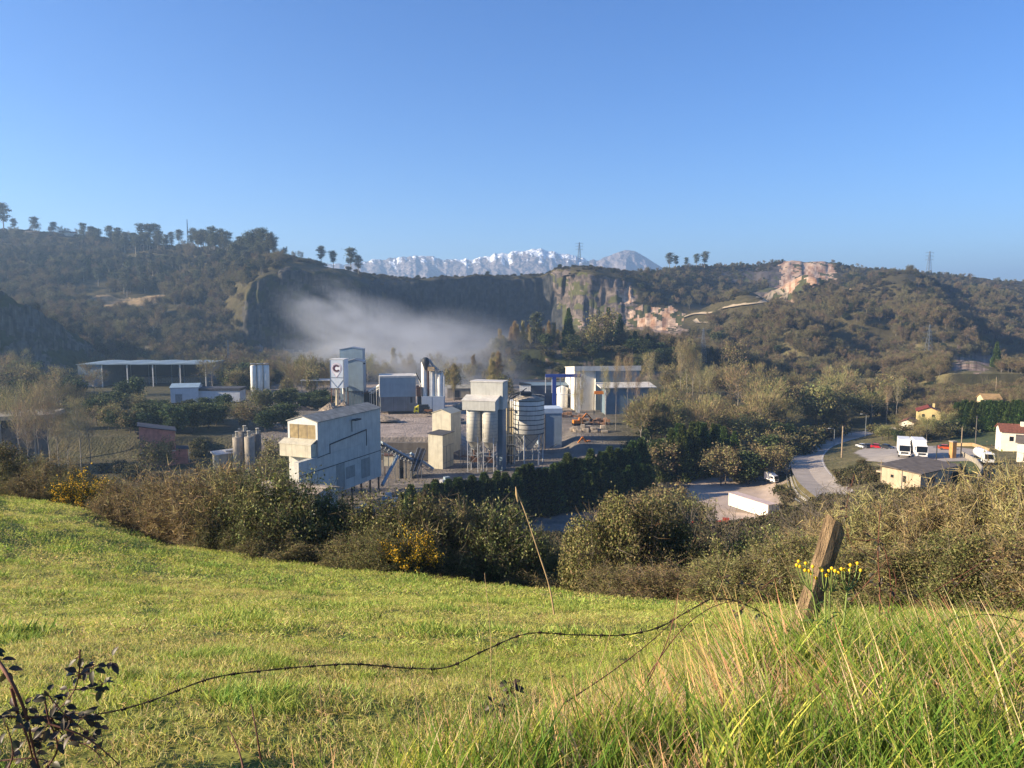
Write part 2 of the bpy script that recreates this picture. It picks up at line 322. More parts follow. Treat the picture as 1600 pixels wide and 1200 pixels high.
for msk, a, b in ((cliff1, (.024, .024, .022), (.085, .078, .066)), (wall2, (.016, .018, .02), (.05, .05, .048)), (outcr, (.045, .04, .038), (.16, .13, .11)), (slopeL, (.045, .045, .03), (.13, .115, .09)), (bank, (.05, .05, .03), (.20, .15, .11)),
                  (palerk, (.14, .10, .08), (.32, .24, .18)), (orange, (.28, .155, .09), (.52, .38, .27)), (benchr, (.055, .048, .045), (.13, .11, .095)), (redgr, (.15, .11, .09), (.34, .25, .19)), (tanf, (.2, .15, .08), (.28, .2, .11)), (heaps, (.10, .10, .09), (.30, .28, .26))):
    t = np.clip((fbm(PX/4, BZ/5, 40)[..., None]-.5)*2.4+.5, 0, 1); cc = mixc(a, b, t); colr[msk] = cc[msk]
m = slopeL & (fbm(BX/8, BZ/7, 52) > .52); colr[m] = (.055, .06, .025)
m = bank & (fbm(BX/9, BZ/6, 50) > .42); colr[m] = (.05, .055, .022)
m = cliff1 & (fbm(BX/9, BZ/7, 53) > .60); colr[m] = (.045, .048, .022)
m = (outcr | orange | benchr) & (fbm(BX/10, BZ/8, 51) > .60); colr[m] = (.07, .072, .03)
def terrmat(name, near):
    m = mat(name, (0, 0, 0), .95, .25, 1.2 if near else .25, bump=.5, bscale=6 if near else 1.2, attr='Col', spec=.1); return m
fc = colr[:-1, :-1].reshape(-1, 3)
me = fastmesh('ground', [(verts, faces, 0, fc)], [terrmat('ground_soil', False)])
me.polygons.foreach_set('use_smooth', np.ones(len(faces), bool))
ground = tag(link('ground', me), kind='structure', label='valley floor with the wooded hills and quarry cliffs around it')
BVH = BVHTree.FromPolygons(verts[:, :].tolist(), faces.tolist())
def gz(x, y):
    h = BVH.ray_cast(Vector((x, y, 600)), Vector((0, 0, -1))); return h[0].z if h[0] else -50.0
def G(px, py, ymin=0):
    d = P(px, py, 1.0).normalized(); h = BVH.ray_cast(d*ymin, d); return h[0]
# distant mountains
def mountains():
    n, k = 520, 60; us = np.linspace(430, 1120, n)
    sk = np.interp(us, [430, 490, 540, 580, 600, 640, 680, 700, 740, 770, 800, 820, 845, 880, 905, 930, 945, 960, 975, 990, 1010, 1032, 1060, 1120], [440, 412, 412, 408, 405, 400, 402, 405, 405, 398, 394, 391, 390, 396, 404, 407, 402, 396, 390, 392, 404, 418, 430, 440])
    sk = sk+(fbm(us/9, us*0, 61)-.5)*7*(1-ss(930, 950, us)*.75)
    V = np.zeros((k, n, 3)); 
    for j in range(k):
        t = j/(k-1); Y0 = 5200-1200*(1-t)+(us > 935)*0
        zt = drop_arr(sk)*5200; z = -60+(zt+60)*t**1.25
        x = (us-800)/F*Y0
        rid = (1-np.abs(fbm(us/34+t*1.1, t*1.8+us*0, 62)-.5)*4)
        z = z+(np.sin(math.pi*t)**.7)*(rid-.4)*48+(fbm(us/7, t*14+us*0, 63)-.5)*14*min(1, (1-t)*6)
        V[j] = np.stack([x, Y0+0*us, z], -1)
    B = V[-1].copy(); B[:, 1] += 900; B[:, 2] = -60; V = np.concatenate([V, B[None]]); k += 1
    id_ = np.arange(n*k).reshape(k, n); f = np.stack([id_[:-1, :-1], id_[:-1, 1:], id_[1:, 1:], id_[1:, :-1]], -1).reshape(-1, 4)
    U = np.tile(us, (k, 1)); T = np.tile(np.linspace(0, 1, k)[:, None], (1, n)); zz = V[..., 2]
    sn = (fbm(U/4+T*9, T*16, 64)*.55+fbm(U/16+T*4, T*9, 65)*.45)+(T-.84)*1.5-ss(905, 935, U)*.5-.1*ss(700, 640, U)
    c = np.where((sn > .61-.03*ss(700, 800, U))[..., None], C3(.75, .78, .82), mixc((.12, .105, .11), (.27, .235, .225), fbm(U/6, T*20, 66)[..., None]))
    me = fastmesh('mountains', [(V.reshape(-1, 3), f, 0, c[:-1, :-1].reshape(-1, 3))], [mat('mountain_rock', (0, 0, 0), .95, .2, .01, attr='Col', spec=.1, bump=1, bscale=.02)])
    tag(link('mountains', me), kind='structure', label='distant mountain range streaked with snow and its bare grey peak')
def drop_arr(py):
    v = (600-py)/F; return (v*CT-ST)/(CT+v*ST)
mountains()
# ================================================================ THE CEMENT PLANT
A0 = -math.radians(21.8)
GREY = mat('pale_grey_cladding', lin('#c6c5ba'), .55, .08, .5, stain=.35, corr=1.2, corrdir=1)
GREYX = mat('pale_grey_cladding_front', lin('#bdbcb2'), .55, .08, .5, stain=.3, corr=1.2, corrdir=0)
CREAM = mat('cream_cladding', lin('#c9c2ab'), .6, .1, .5, stain=.4, corr=1.0, corrdir=0)
BLUE = mat('blue_grey_cladding', lin('#8d9fa8'), .5, .08, .4, stain=.2, corr=1.0, corrdir=0)
DBLUE = mat('slate_blue_cladding', lin('#6b7d88'), .5, .1, .4, stain=.15, corr=1.0, corrdir=0)
ROOF = mat('weathered_sheet_roof', lin('#9a978b'), .75, .2, .7, stain=.3, corr=1.3, corrdir=1)
PALER = mat('pale_roof_sheet', lin('#cdc8bd'), .6, .12, .5, stain=.2)
STEEL = mat('galvanised_steel', lin('#8d9296'), .45, .2, 2, metal=.3)
DARK = mat('dark_steel', lin('#33373b'), .6, .2, 2)
RUST = mat('rusty_steel', lin('#6b4a35'), .8, .3, 2)
CONC = mat('stained_concrete', lin('#a39a8b'), .9, .15, .6, stain=.5, bump=.5, bscale=4)
DCONC = mat('dark_concrete', lin('#6d675f'), .9, .15, .6, stain=.5, bump=.5, bscale=4)
WHITE = mat('white_painted_steel', lin('#dcdad2'), .45, .08, .6, stain=.3)
SILO = mat('silo_cream_paint', lin('#cfcabb'), .5, .1, .6, stain=.3)
YPAN = mat('yellowed_corrugated_panel', lin('#a8946a'), .6, .2, 1, stain=.3, corr=1.6, corrdir=0)
BRICK = mat('red_brick_wall', lin('#c48673'), .9, .15, .8, stain=.3)
RTILE = mat('red_clay_roof', lin('#85533e'), .8, .25, 2, bump=.6, bscale=5)
SLATE = mat('dark_slate_roof', lin('#4a4a4e'), .7, .2, 1.5)
GLASS = mat('window_glass', lin('#181c20'), .35, .1, 1, spec=.25)
ORANGE = mat('orange_machine_paint', lin('#d07a25'), .5, .15, 2)
YEL = mat('yellow_truck_paint', lin('#e0d23a'), .4, .05, 2)
BLK = mat('black_rubber', lin('#1c1c1c'), .8, .1, 4)
GBLUE = mat('gantry_blue_paint', lin('#2e4691'), .5, .1, 1)
ROCKM = mat('crushed_stone', lin('#a3937f'), .95, .3, 1.5, bump=1, bscale=5)
def at(px, z, Y, name, label, cat, rz=A0, group=None):
    return empty(name, XZ(px, z, Y), rz, label, cat, group)
def gable(mb, x0, x1, y0, y1, z0, ze, zr, axis='y'):
    xm = (x0+x1)/2
    if axis == 'y': mb.prism([(x0, z0), (x1, z0), (x1, ze), (xm, zr), (x0, ze)], y0, y1, 'y')
    else:
        ym = (y0+y1)/2; mb.prism([(y0, z0), (y1, z0), (y1, ze), (ym, zr), (y0, ze)], x0, x1, 'x')
    return mb
def gable_roof(x0, x1, y0, y1, ze, zr, t=.15, o=.3, axis='y'):
    mb = MB()
    if axis == 'y': a0, a1, b0, b1 = x0, x1, y0, y1
    else: a0, a1, b0, b1 = y0, y1, x0, x1
    am = (a0+a1)/2; s = (zr-ze)/(am-a0); ax = 'y' if axis == 'y' else 'x'
    mb.prism([(a0-o, ze-o*s+.03), (am, zr+.03), (a1+o, ze-o*s+.03), (a1+o, ze-o*s+t+.03), (am, zr+t+.03), (a0-o, ze-o*s+t+.03)], b0-o, b1+o, ax)
    return mb
# --- main cladded hall
t = at(500, -50, 177, 'processing_hall', 'tall pale grey clad hall on stilts with lit gable and tan panels', 'industrial hall')
b = MB(); gable(b, -8.4, 0, 0, 27.5, 15.2, 23.3, 24.5); b.box(-8.4, 0, 0, 27.5, 5, 15.17).box(-1.3, 0, -7.4, -.01, 5, 15.17)
b.build('wall', GREY, t)
r = gable_roof(-8.4, 0, 0, 27.5, 23.3, 24.5, .2, .35).build('roof', ROOF, t)
b = MB(); 
for k in range(1, 6): b.box(.3, .36, k*4.6-.05, k*4.6+.05, 23.1, 23.3)
b = MB().box(-9.3, -.45, -2.2, -.06, 15.25, 18.3).prism([(-2.3, 18.3), (-.05, 19.2), (-.05, 19.05), (-2.3, 18.1)], -9.5, -.3, 'x')
b.build('front_bay', CREAM, t)
fr = MB(); fr.box(-8.4, -7.85, -.12, -.01, 19.2, 23.2).box(-.55, 0, -.12, -.01, 19.2, 23.2).prism([(-7.85, 22.6), (-.55, 22.6), (-.55, 23.2), (0, 23.3), (-4.2, 24.45), (-8.4, 23.3), (-7.85, 23.2)], -.12, -.01)
fr.build('gable_frame', WHITE, t)
for i in range(3):
    pb = MB().box(-7.8+i*2.46, -7.8+i*2.46+2.3, -.09, -.02, 19.3, 22.55).build('window_panel', YPAN, t)
b = MB().box(.02, .1, -7.4, 27.4, 11.9, 12.05).bar((.1, 4.5, 15.1), (.1, 4.5, 17.4), .12).bar((.1, 4.5, 17.4), (.1, 20.5, 18.6), .35, .22).bar((.1, 20.5, 18.6), (.1, 20.5, 14.4), .12).bar((.1, -.5, 15), (.1, 4.5, 15.3), .12)
b.build('gutter_pipe', DARK, t)
b = MB().bar((0, 14, 22), (1.6, 14, 22.2), .12).box(.9, 2.1, 12.8, 15.2, 22, 22.35).bar((.08, 14, 22), (.08, 14, 19), .1).build('flood_lamp', DARK, t)
for y in np.arange(-7, 27.5, 4.2):
    for x in (-8.0, -.3): MB().box(x-.18, x+.18, y-.18, y+.18, 0, 5).build('leg', DARK, t)
PATCH = mat('patched_panel', lin('#989a92'), .6, .1, .7, stain=.4, corr=1.2, corrdir=1)
for q in ((7, 10.5, 5.2, 11.8), (11, 15, 7.5, 10.5), (18, 22, 6.2, 11.2)): MB().box(.012, .05, *q).build('patch_panel', PATCH, t)
# --- low building at its foot
t = at(493, -50, 158, 'low_annex_building', 'low building with a stained pale sheet roof below the grey hall', 'building')
MB().box(-16, 0, 0, 8.5, 0, 10.6).build('wall', GREY, t)
b = gable_roof(-16, 0, 0, 8.5, 10.6, 11.4, .15, .4, axis='x').build('roof', mat('stained_roof', lin('#b3a38f'), .8, .25, .6, stain=.8), t)
MB().box(-16, 0, .1, 8.4, 10.6, 10.75).build('wall_plate', GREY, t)
# --- small cream shed beside the concrete silos
t = at(341, -50, 231, 'small_shed', 'small cream shed with pale flat roof beside the concrete silos', 'shed', rz=-math.radians(48))
MB().box(-4.2, 0, 0, 9, 0, 5).build('wall', CREAM, t)
MB().prism([(-4.7, 5.02), (.5, 5.02), (.5, 5.3), (-4.7, 5.7)], -.5, 9.5).box(-2.5, -1, 3, 6, 5.5, 5.9).build('roof', PALER, t)
MB().box(.01, .06, 3, 4.2, 0, 2.2).build('door', DARK, t)
# --- concrete silos
for i, (px, Y, h, lab) in enumerate(((373, 233, 11.4, 'stained round concrete silo nearest the small cream shed'), (381.5, 237, 12.6, 'dark concrete silo with white vent between the other concrete silos'),
                     (391.5, 231, 11.9, 'front pale concrete silo with a white vent pipe on top'), (401.5, 235, 12.1, 'rightmost tall concrete silo of the group of four'))):
    t = at(px, -50, Y, 'concrete_silo', lab, 'silo', rz=0, group='concrete silos beside the small shed')
    h -= 1.2
    MB().lathe([(1.5, 0), (1.5, h), (1.35, h+.15)], n=20).build('shell', DCONC if i % 2 else CONC, t)
    MB().lathe([(.45, h+.15), (.45, h+1.7), (.55, h+1.7), (.55, h+1.9)], c=(.5 if i % 2 else -.2, 0), n=10).build('vent_pipe', SILO, t)
    rb = MB()
    for a in range(12):
        x, y = 1.45*math.cos(a*math.pi/6), 1.45*math.sin(a*math.pi/6); x2, y2 = 1.45*math.cos((a+1)*math.pi/6), 1.45*math.sin((a+1)*math.pi/6)
        rb.bar((x, y, h), (x, y, h+1), .06); rb.bar((x, y, h+1), (x2, y2, h+1), .06)
    rb.build('railing', STEEL, t)
# --- brick building
t = at(220, -50, 236, 'brick_building', 'red brick building with a sloping dark roof in front of dark trees', 'building', rz=math.radians(26))
MB().prism([(0, 0), (10.2, 0), (10.2, 11), (0, 13)], 0, 8).build('wall', BRICK, t)
MB().prism([(-.5, 13.12), (10.6, 10.94), (10.6, 11.2), (-.5, 13.4)], -.5, 8.5).build('roof', SLATE, t)
MB().box(0, 10.2, -.06, -.01, 4.6, 4.85).build('string_course', CREAM, t)
w_ = MB().box(5.2, 6.6, -.05, -.01, 5.8, 6.6).build('window', GLASS, t)
MB().box(-.7, -.01, .4, 1.2, 10.5, 11.3).build('wall_bracket', DARK, t); MB().box(-.6, -.01, .4, 1.2, 9.2, 9.7).build('wall_bracket', DARK, t)
t = at(270, -50, 241.5, 'brick_annex', 'low brick lean-to joined to the right of the brick building', 'annex', rz=math.radians(26))
MB().prism([(0, 0), (4.6, 0), (4.6, 4.6), (0, 5)], 0, 6).build('wall', BRICK, t); MB().prism([(-.02, 5.02), (5, 4.6), (5, 4.8), (-.02, 5.2)], -.3, 6.3).build('roof', SLATE, t)
MB().bar((4.9, 1, 0), (4.9, 1, 4.4), .15).bar((4.9, 1, 3), (5.6, 1, 3.6), .12).build('drain_pipe', WHITE, t)
# --- concrete building at the left edge
pL = XZ(86, -50, 229); t = empty('flat_roof_hall', pL, math.radians(17), 'grey concrete hall with a thick flat roof behind bare poplars', 'building')
MB().box(-40, -5, .8, 14, 0, 14.2).build('wall', DCONC, t)
MB().box(-42, 0, 0, 15, 16.6, 17.8).build('roof', CONC, t); MB().box(-40, -4, .6, 13, 14.2, 16.6).build('clerestory', GLASS, t)
for k in range(8):
    MB().box(-36+k*4.4, -35.6+k*4.4, .7-.25, .79, 0, 16.55).build('column', CONC, t)
# --- long open shed
t = at(123, -44, 425, 'open_sided_shed', 'long open shed with slender posts and shallow arched pale roof', 'shed', rz=math.radians(2))
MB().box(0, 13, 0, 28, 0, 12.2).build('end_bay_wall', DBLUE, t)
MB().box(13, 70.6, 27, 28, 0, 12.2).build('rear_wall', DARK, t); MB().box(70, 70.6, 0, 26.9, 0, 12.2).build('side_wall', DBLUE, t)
pr = [(-.5, 12.25)]; n = 40
top = [(-.5+71.6*i/n, 12.45+.5*abs(math.sin(math.pi*4.3*(i/n)))) for i in range(n+1)]
MB().prism([(-.5, 12.22), (71.1, 12.22)]+top[::-1], -1, 29).build('roof', mat('pale_blue_roof', lin('#7d8e97'), .5, .1, .5), t)
for x in (13.2, 27, 41, 56, 70): MB().box(x-.25, x+.25, -.3, .2, 0, 12.2).build('post', WHITE, t)
for x in (23, 33, 37, 46, 50, 53, 62): MB().box(x-.15, x+.15, 13, 13.3, 0, 12.2).build('post', STEEL, t)
MB().box(18, 66, 20, 26.5, 0, 3.2).build('stone_bay', ROCKM, t)
# --- two low white buildings
t = at(267, -44, 352, 'white_workshop', 'white workshop with bluish pitched roof in front of the open shed', 'building', rz=math.radians(12))
gable(MB(), 0, 12, 0, 11, 0, 7, 8.4, 'x').build('wall', mat('white_render', lin('#c9ccd0'), .7, .08, .4, stain=.2), t); gable_roof(0, 12, 0, 11, 7, 8.4, .15, .4, 'x').build('roof', mat('blue_roof', lin('#8ba0ad'), .5, .1, .5), t)
MB().box(2, 5, -.05, -.01, 0, 4).build('door', STEEL, t)
t = at(309, -44, 356, 'white_store', 'long low white store with a dark flat roof joined to the workshop', 'building', rz=math.radians(2))
MB().box(0, 19.5, 0, 9, 0, 5.2).build('wall', MATS['white_render'], t); MB().box(-.3, 19.9, -.3, 9.3, 5.22, 6.4).build('roof', SLATE, t)
for k in range(7): MB().bar((9+k*1.6, -.7, 0), (9+k*1.6, -.7, 1.6), .08).build('fence_post', STEEL, t)
# --- three small white silos with conveyor
for i, px in enumerate((397.5, 407.5, 417.5)):
    t = at(px, -44, 350+i, 'slim_silo', ('left', 'middle', 'right')[i]+' one of three slim white silos on legs beside bare trees', 'silo', rz=0, group='three slim white silos')
    MB().lathe([(.2, 4.3), (1.35, 6.2), (1.35, 17.2), (1.0, 17.6), (.1, 17.8)], n=16).build('shell', WHITE, t)
    for a in range(4): MB().bar((1.2*math.cos(a*math.pi/2+.8), 1.2*math.sin(a*math.pi/2+.8), 0), (1.2*math.cos(a*math.pi/2+.8), 1.2*math.sin(a*math.pi/2+.8), 6.4), .18).build('leg', STEEL, t)
    rb = MB()
    for k in range(8): rb.bar((1.4*math.cos(k*.785), 1.4*math.sin(k*.785), 17.2), (1.4*math.cos(k*.785), 1.4*math.sin(k*.785), 18.3), .07)
    rb.lathe([(1.4, 18.3), (1.45, 18.35), (1.4, 18.4)], n=12).build('railing', STEEL, t)
def conveyor(a, b, w, label, mt=None, legs=2, cover=True, name='belt_conveyor', rollers=False):
    a, b = Vector(a), Vector(b); d = (b-a); L = d.length; d2 = d.normalized(); s = d2.cross(Vector((0, 0, 1))).normalized(); u = s.cross(d2)
    t = empty(name, a, 0, label, 'conveyor'); o = Vector((0, 0, 0)); q = b-a
    tr = MB()
    for sg in (-1, 1):
        tr.bar(o+s*(sg*w/2), q+s*(sg*w/2), .14); tr.bar(o+s*(sg*w/2)-u*.9, q+s*(sg*w/2)-u*.9, .14); n = max(2, int(L/1.6))
        for k in range(n):
            p0 = o+q*(k/n)+s*(sg*w/2); p1 = o+q*((k+1)/n)+s*(sg*w/2); tr.bar(p0-u*.9, p1, .09); tr.bar(p1, p1-u*.9, .09)
    tr.build('truss', mt or STEEL, t); MB().bar(o+u*.08, q+u*.08, w*.8, .08).build('belt', BLK, t)
    if cover:
        c = MB(); n = 6
        pr = [(math.cos(math.pi*k/n)*w/2, math.sin(math.pi*k/n)*.7+.25) for k in range(n+1)]
        V = [p+s*x+u*z for p in (o, q) for x, z in pr]; m_ = len(pr); c.add(V, [(k, k+1, k+1+m_, k+m_) for k in range(m_-1)]+[tuple(range(m_)), tuple(range(2*m_-1, m_-1, -1))]); c.build('hood', BLUE if mt is None else mt, t)
    for k in range(legs):
        p = o+q*((k+.5)/legs); zz = gz(*(a+p).xy)-a.z
        if p.z-zz > 1:
            lg = MB()
            for sg in (-1, 1): lg.bar(p+s*(sg*w/2), Vector((p.x, p.y, zz))+s*(sg*w/2), .16)
            lg.build('support', mt or STEEL, t)
    return t
conveyor(XZ(400, -43, 347), XZ(424, -38, 350), 1.2, 'short inclined conveyor under the three slim white silos', cover=False)
t = at(431, -44, 349, 'control_cabin', 'small cream cabin on posts beside the three slim silos', 'cabin', rz=0)
MB().box(0, 4, 0, 3, 2.6, 5.2).build('wall', CREAM, t)
for x in (.1, 3.9): MB().bar((x, .1, 0), (x, .1, 2.6), .25).build('leg', CONC, t)
# --- logo hopper
t = at(517, -44, 325, 'emblem_hopper', 'white boxed hopper with a large round C emblem and a cream spout', 'hopper', rz=-math.radians(6))
W_, H0, H1 = 6.1, 9.8, 21.9
MB().box(0, W_, 0, 6, H0, H1).build('wall', mat('hopper_panel', lin('#c3ccd4'), .5, .05, .5, stain=.12), t)
MB().box(-.15, W_+.15, -.15, 6.15, H1+.01, H1+.25).build('roof', WHITE, t)
b = MB().box(W_-.35, W_+.02, -.08, -.01, H0, H1); b.bar((.1, -.06, 14.3), (W_, -.06, 14.3), .16); b.bar((.1, -.05, 13.4), (W_/2, -.05, H0+.2), .14); b.bar((W_/2, -.05, H0+.2), (W_-.3, -.05, 13.4), .14); b.bar((.05, -.05, H0), (.05, -.05, H1), .1)
b.build('panel_frame', STEEL, t)
def disc(cx, cz, r, y0, y1, n=32): return [(cx+r*math.cos(2*math.pi*k/n), cz+r*math.sin(2*math.pi*k/n)) for k in range(n)]
cx, cz = 2.95, 18.2; MAR = mat('emblem_maroon', lin('#4a1526'), .5, .02, 1); PNK = mat('emblem_pink', lin('#c994a6'), .5, .02, 1); WH2 = mat('emblem_white', lin('#e3e3e3'), .5, .02, 1)
pin = [(cx+2.25*math.cos(a), cz+2.25*math.sin(a)) for a in np.linspace(-.7, math.pi+.7, 32)]+[(cx, cz-4.0)]
MB().prism(pin, -.05, -.012).build('emblem_backing', PNK, t)
pin = [(cx+2.1*math.cos(a), cz+2.1*math.sin(a)) for a in np.linspace(-.7, math.pi+.7, 32)]+[(cx, cz-3.75)]
MB().prism(pin, -.08, -.052).build('emblem_field', WH2, t)
def ring(r0, r1, a0, a1, y0, y1, n=30):
    m = MB()
    for k in range(n):
        a, c = a0+(a1-a0)*k/n, a0+(a1-a0)*(k+1)/n
        m.prism([(cx+r0*math.cos(a), cz+r0*math.sin(a)), (cx+r1*math.cos(a), cz+r1*math.sin(a)), (cx+r1*math.cos(c), cz+r1*math.sin(c)), (cx+r0*math.cos(c), cz+r0*math.sin(c))], y0, y1)
    return m
ring(.78, 1.5, .62, 2*math.pi-.62, -.12, -.082).build('letter_c', MAR, t); ring(1.68, 1.8, 0, 2*math.pi, -.12, -.082).build('emblem_ring', MAR, t)
MB().tube([(2.4, 1.5, H0), (2.4, 1.3, 5), (2.5, 1.0, 1.6)], [.75, .75, .7], 12).build('spout', mat('cream_spout', lin('#d9c9a4'), .6, .1, 1, stain=.3), t)
for x in (.3, 5.8):
    for y in (.4, 5.6): MB().bar((x, y, 0), (x, y, H0), .3).build('leg', RUST, t)
MB().bar((.3, 5.6, 1), (5.8, 5.6, H0-1), .15).bar((5.8, 5.6, 1), (.3, 5.6, H0-1), .15).bar((6.5, 1, 0), (5.9, 1.5, 9.6), .3).build('brace', STEEL, t)
def heap(px, z, Y, rx, ry, h, label, m=ROCKM, name='gravel_heap', cat='heap'):
    n, k = 40, 16; p = XZ(px, z, Y); V = []
    for j in range(k+1):
        for i in range(n):
            a = 2*math.pi*i/n; t_ = j/k; q = 1+.25*(vn(math.cos(a)*2+px, math.sin(a)*2)-.5)
            V.append((rx*t_*q*math.cos(a), ry*t_*q*math.sin(a), h*max(0, (1-t_))**1.1+.5*h*.25*(vn(i*1.3+px, j*2.1)-.5)*(1 if j < k else 0)-(.4 if j == k else 0)))
    f = [(j*n+i, j*n+(i+1) % n, (j+1)*n+(i+1) % n, (j+1)*n+i) for j in range(k) for i in range(n)]
    o = MB().add(V, f, False).build(name, m); o.location = p; return tag(o, label, cat)
heap(516, -44, 318, 7, 7, 4.6, 'cone of brown gravel heaped under the cream spout')
heap(538, -44, 321, 5.5, 5, 4.8, 'grey rounded gravel heap to the right of the spout')
# --- twin blue-grey towers
t = at(530, -44, 343, 'rear_tower', 'taller blue-grey clad tower with shallow gable behind its twin', 'tower', rz=math.radians(3))
gable(MB(), 0, 10.3, 4, 12, 0, 24.8, 25.7).build('wall', BLUE, t); gable_roof(0, 10.3, 4, 12, 24.8, 25.7, .2, .15).build('roof', STEEL, t)
t = at(540, -44, 333, 'front_tower', 'blue-grey clad tower on a posted base just behind the emblem hopper', 'tower', rz=math.radians(3))
gable(MB(), 0, 7.9, 0, 9, 7.6, 20.2, 21.3).build('wall', BLUE, t); gable_roof(0, 7.9, 0, 9, 20.2, 21.3, .2, .2).build('roof', STEEL, t)
MB().box(.4, 7.7, 1.2, 8.6, 0, 7.55).build('base_wall', DBLUE, t)
for x in np.arange(0, 8, 1.3): MB().box(x, x+.22, 0, .22, 0, 7.55).build('post', STEEL, t)
MB().box(7.95, 8.6, 1, 2, 19.2, 19.8).build('wall_bracket', DARK, t)
MB().tube([(-.6, -1, 6.5), (-.6, -1, 9.5), (-.1, -.2, 10.6)], [.5, .55, .3], 10).bar((-.5, -1, 6.5), (.8, -1.6, 0), .25).build('elbow_pipe', WHITE, t)
# --- long low wall / road parapet in front of the towers
t = at(430, -44, 312, 'yard_wall', 'long low concrete yard wall below the towers', 'wall', rz=math.radians(2))
MB().box(0, 42, 0, .5, 0, 1.6).build('panel', CONC, t)
t = at(470, -44, 372, 'flat_canopy', 'thin pale canopy roof among bare trees left of the emblem hopper', 'canopy', rz=0)
MB().box(0, 17, 0, 8, 8.3, 8.7).build('roof', PALER, t)
for x in (.5, 8, 16): MB().bar((x, .5, 0), (x, .5, 8.3), .25).build('post', STEEL, t)
# --- grey-blue hall with pale edge
t = at(594.5, -44, 322, 'kiln_hall', 'square blue-grey hall with pale roof edge facing the upper yard', 'industrial hall', rz=math.radians(11))
MB().box(0, 15.0, 0, 12, 6.2, 14.3).build('wall', mat('kiln_blue_cladding', lin('#8496a2'), .5, .08, .4, stain=.2, corr=1.0), t); MB().box(.1, 14.9, .15, 11.9, 0, 6.18).build('lower_wall', mat('grey_lower_panels', lin('#74777a'), .7, .15, .3, stain=.5), t)
MB().box(-.25, 15.1, -.2, 12.2, 14.32, 15.1).build('roof', PALER, t); MB().box(-.3, -.02, -.2, 12, 6.2, 14.3).build('lit_side_facing', WHITE, t)  # white facing on the left puts the sunlit side into the colour
MB().box(12.6, 13.5, .1, .14, 3.5, 6).build('vent_panel', DARK, t)
for x in (0.1, 5, 10): MB().box(x, x+.12, .02, .14, 0, 6.1).build('post', STEEL, t)
t = at(652, -44, 322, 'link_bay', 'narrow open bay between the blue-grey hall and the tall silos', 'bay', rz=math.radians(8))
MB().box(-.2, 2.2, 1, 8, 6.4, 10.4).build('wall', RUST, t); MB().box(-.1, .3, .4, .8, 0, 6.4).box(1.9, 2.2, .4, .8, 0, 6.4).build('frame', STEEL, t)
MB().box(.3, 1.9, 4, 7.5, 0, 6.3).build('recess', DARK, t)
conveyor(XZ(650, -28, 326), XZ(665, -36, 324), 1.0, 'thin pale truss leaning down from the blue-grey hall roof', WHITE, 0, False)
conveyor(XZ(578, -36.5, 330), XZ(594, -33.5, 326), 1.4, 'pale covered conveyor running into the side of the blue-grey hall', WHITE, 2, True)
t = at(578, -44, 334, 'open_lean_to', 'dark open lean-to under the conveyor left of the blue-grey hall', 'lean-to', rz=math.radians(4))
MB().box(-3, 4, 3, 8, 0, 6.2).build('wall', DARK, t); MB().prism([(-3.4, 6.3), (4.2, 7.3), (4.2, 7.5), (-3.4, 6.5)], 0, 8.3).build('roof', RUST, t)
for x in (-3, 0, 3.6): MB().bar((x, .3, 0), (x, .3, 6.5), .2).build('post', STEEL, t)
# --- tall silo trio over a blue box
t = at(659, -44, 322, 'silo_base_house', 'pale blue box building carrying the three tall silos', 'building', rz=math.radians(2))
MB().box(0, 9.4, 0, 8, 0, 6.4).build('wall', mat('pale_blue_panel', lin('#96a3b3'), .5, .05, .5, stain=.1), t); MB().box(4.35, 4.45, -.03, -.01, 0, 6.4).build('joint', DARK, t)
for i, (px, h, r_, lab) in enumerate(((663.5, 20.5, 1.35, 'left and tallest white silo of the tall trio with the cyclone'), (675.5, 17.3, 1.45, 'middle white silo of the tall trio'), (687.5, 15.6, 1.5, 'right white silo of the tall trio with railed top'))):
    t = at(px, -37.55, 325, 'tall_silo', lab, 'silo', rz=0, group='three tall white silos on the blue base')
    hh = h-6.4
    MB().lathe([(r_, 0), (r_, hh), (r_*.75, hh+.5), (.1, hh+.8)], n=20).build('shell', WHITE, t)
    MB().tube([(r_*.9+.5, -1, 0), (r_*.9+.5, -1, hh-1), (r_*.5, -.6, hh+1.4)], .28, 8).build('pipe', WHITE if i else RUST, t)
    rb = MB(); 
    for k in range(6): rb.bar((r_*math.cos(k), r_*math.sin(k), hh), (r_*math.cos(k), r_*math.sin(k), hh+1.2), .09)
    rb.lathe([(r_, hh+1.15), (r_+.08, hh+1.2), (r_, hh+1.25)], n=10).build('railing', DARK, t)
t = at(668, -44, 323, 'filter_cyclone', 'dark cyclone and ducts crowning the tall silo trio', 'cyclone', rz=0)
MB().lathe([(.3, 17.6), (1.5, 20.3), (1.6, 22.2), (.7, 23)], c=(-.6, 0), n=14).build('cyclone', DARK, t)
MB().tube([(-.6, 0, 22.6), (1.2, 0, 21.6), (2.4, 0, 19.6), (4.8, 0, 17.5)], .5, 10).tube([(.8, -.6, 19.8), (2.4, -.6, 18.2), (2.4, -.6, 15)], .35, 8).build('duct', STEEL, t)
MB().box(.4, 3.2, -1, 1, 17.3, 19).build('filter_box', mat('tan_filter', lin('#c2a67c'), .7, .2, 2), t)
MB().bar((-2.6, 0, 6.4), (-2.6, 0, 22.5), .2).bar((1, 0, 16), (1, 0, 21), .2).bar((4.5, -1, 14), (4.5, -1, 18.5), .15).bar((1, -1, 18.6), (6.5, -1, 16.4), .15).build('frame', STEEL, t)
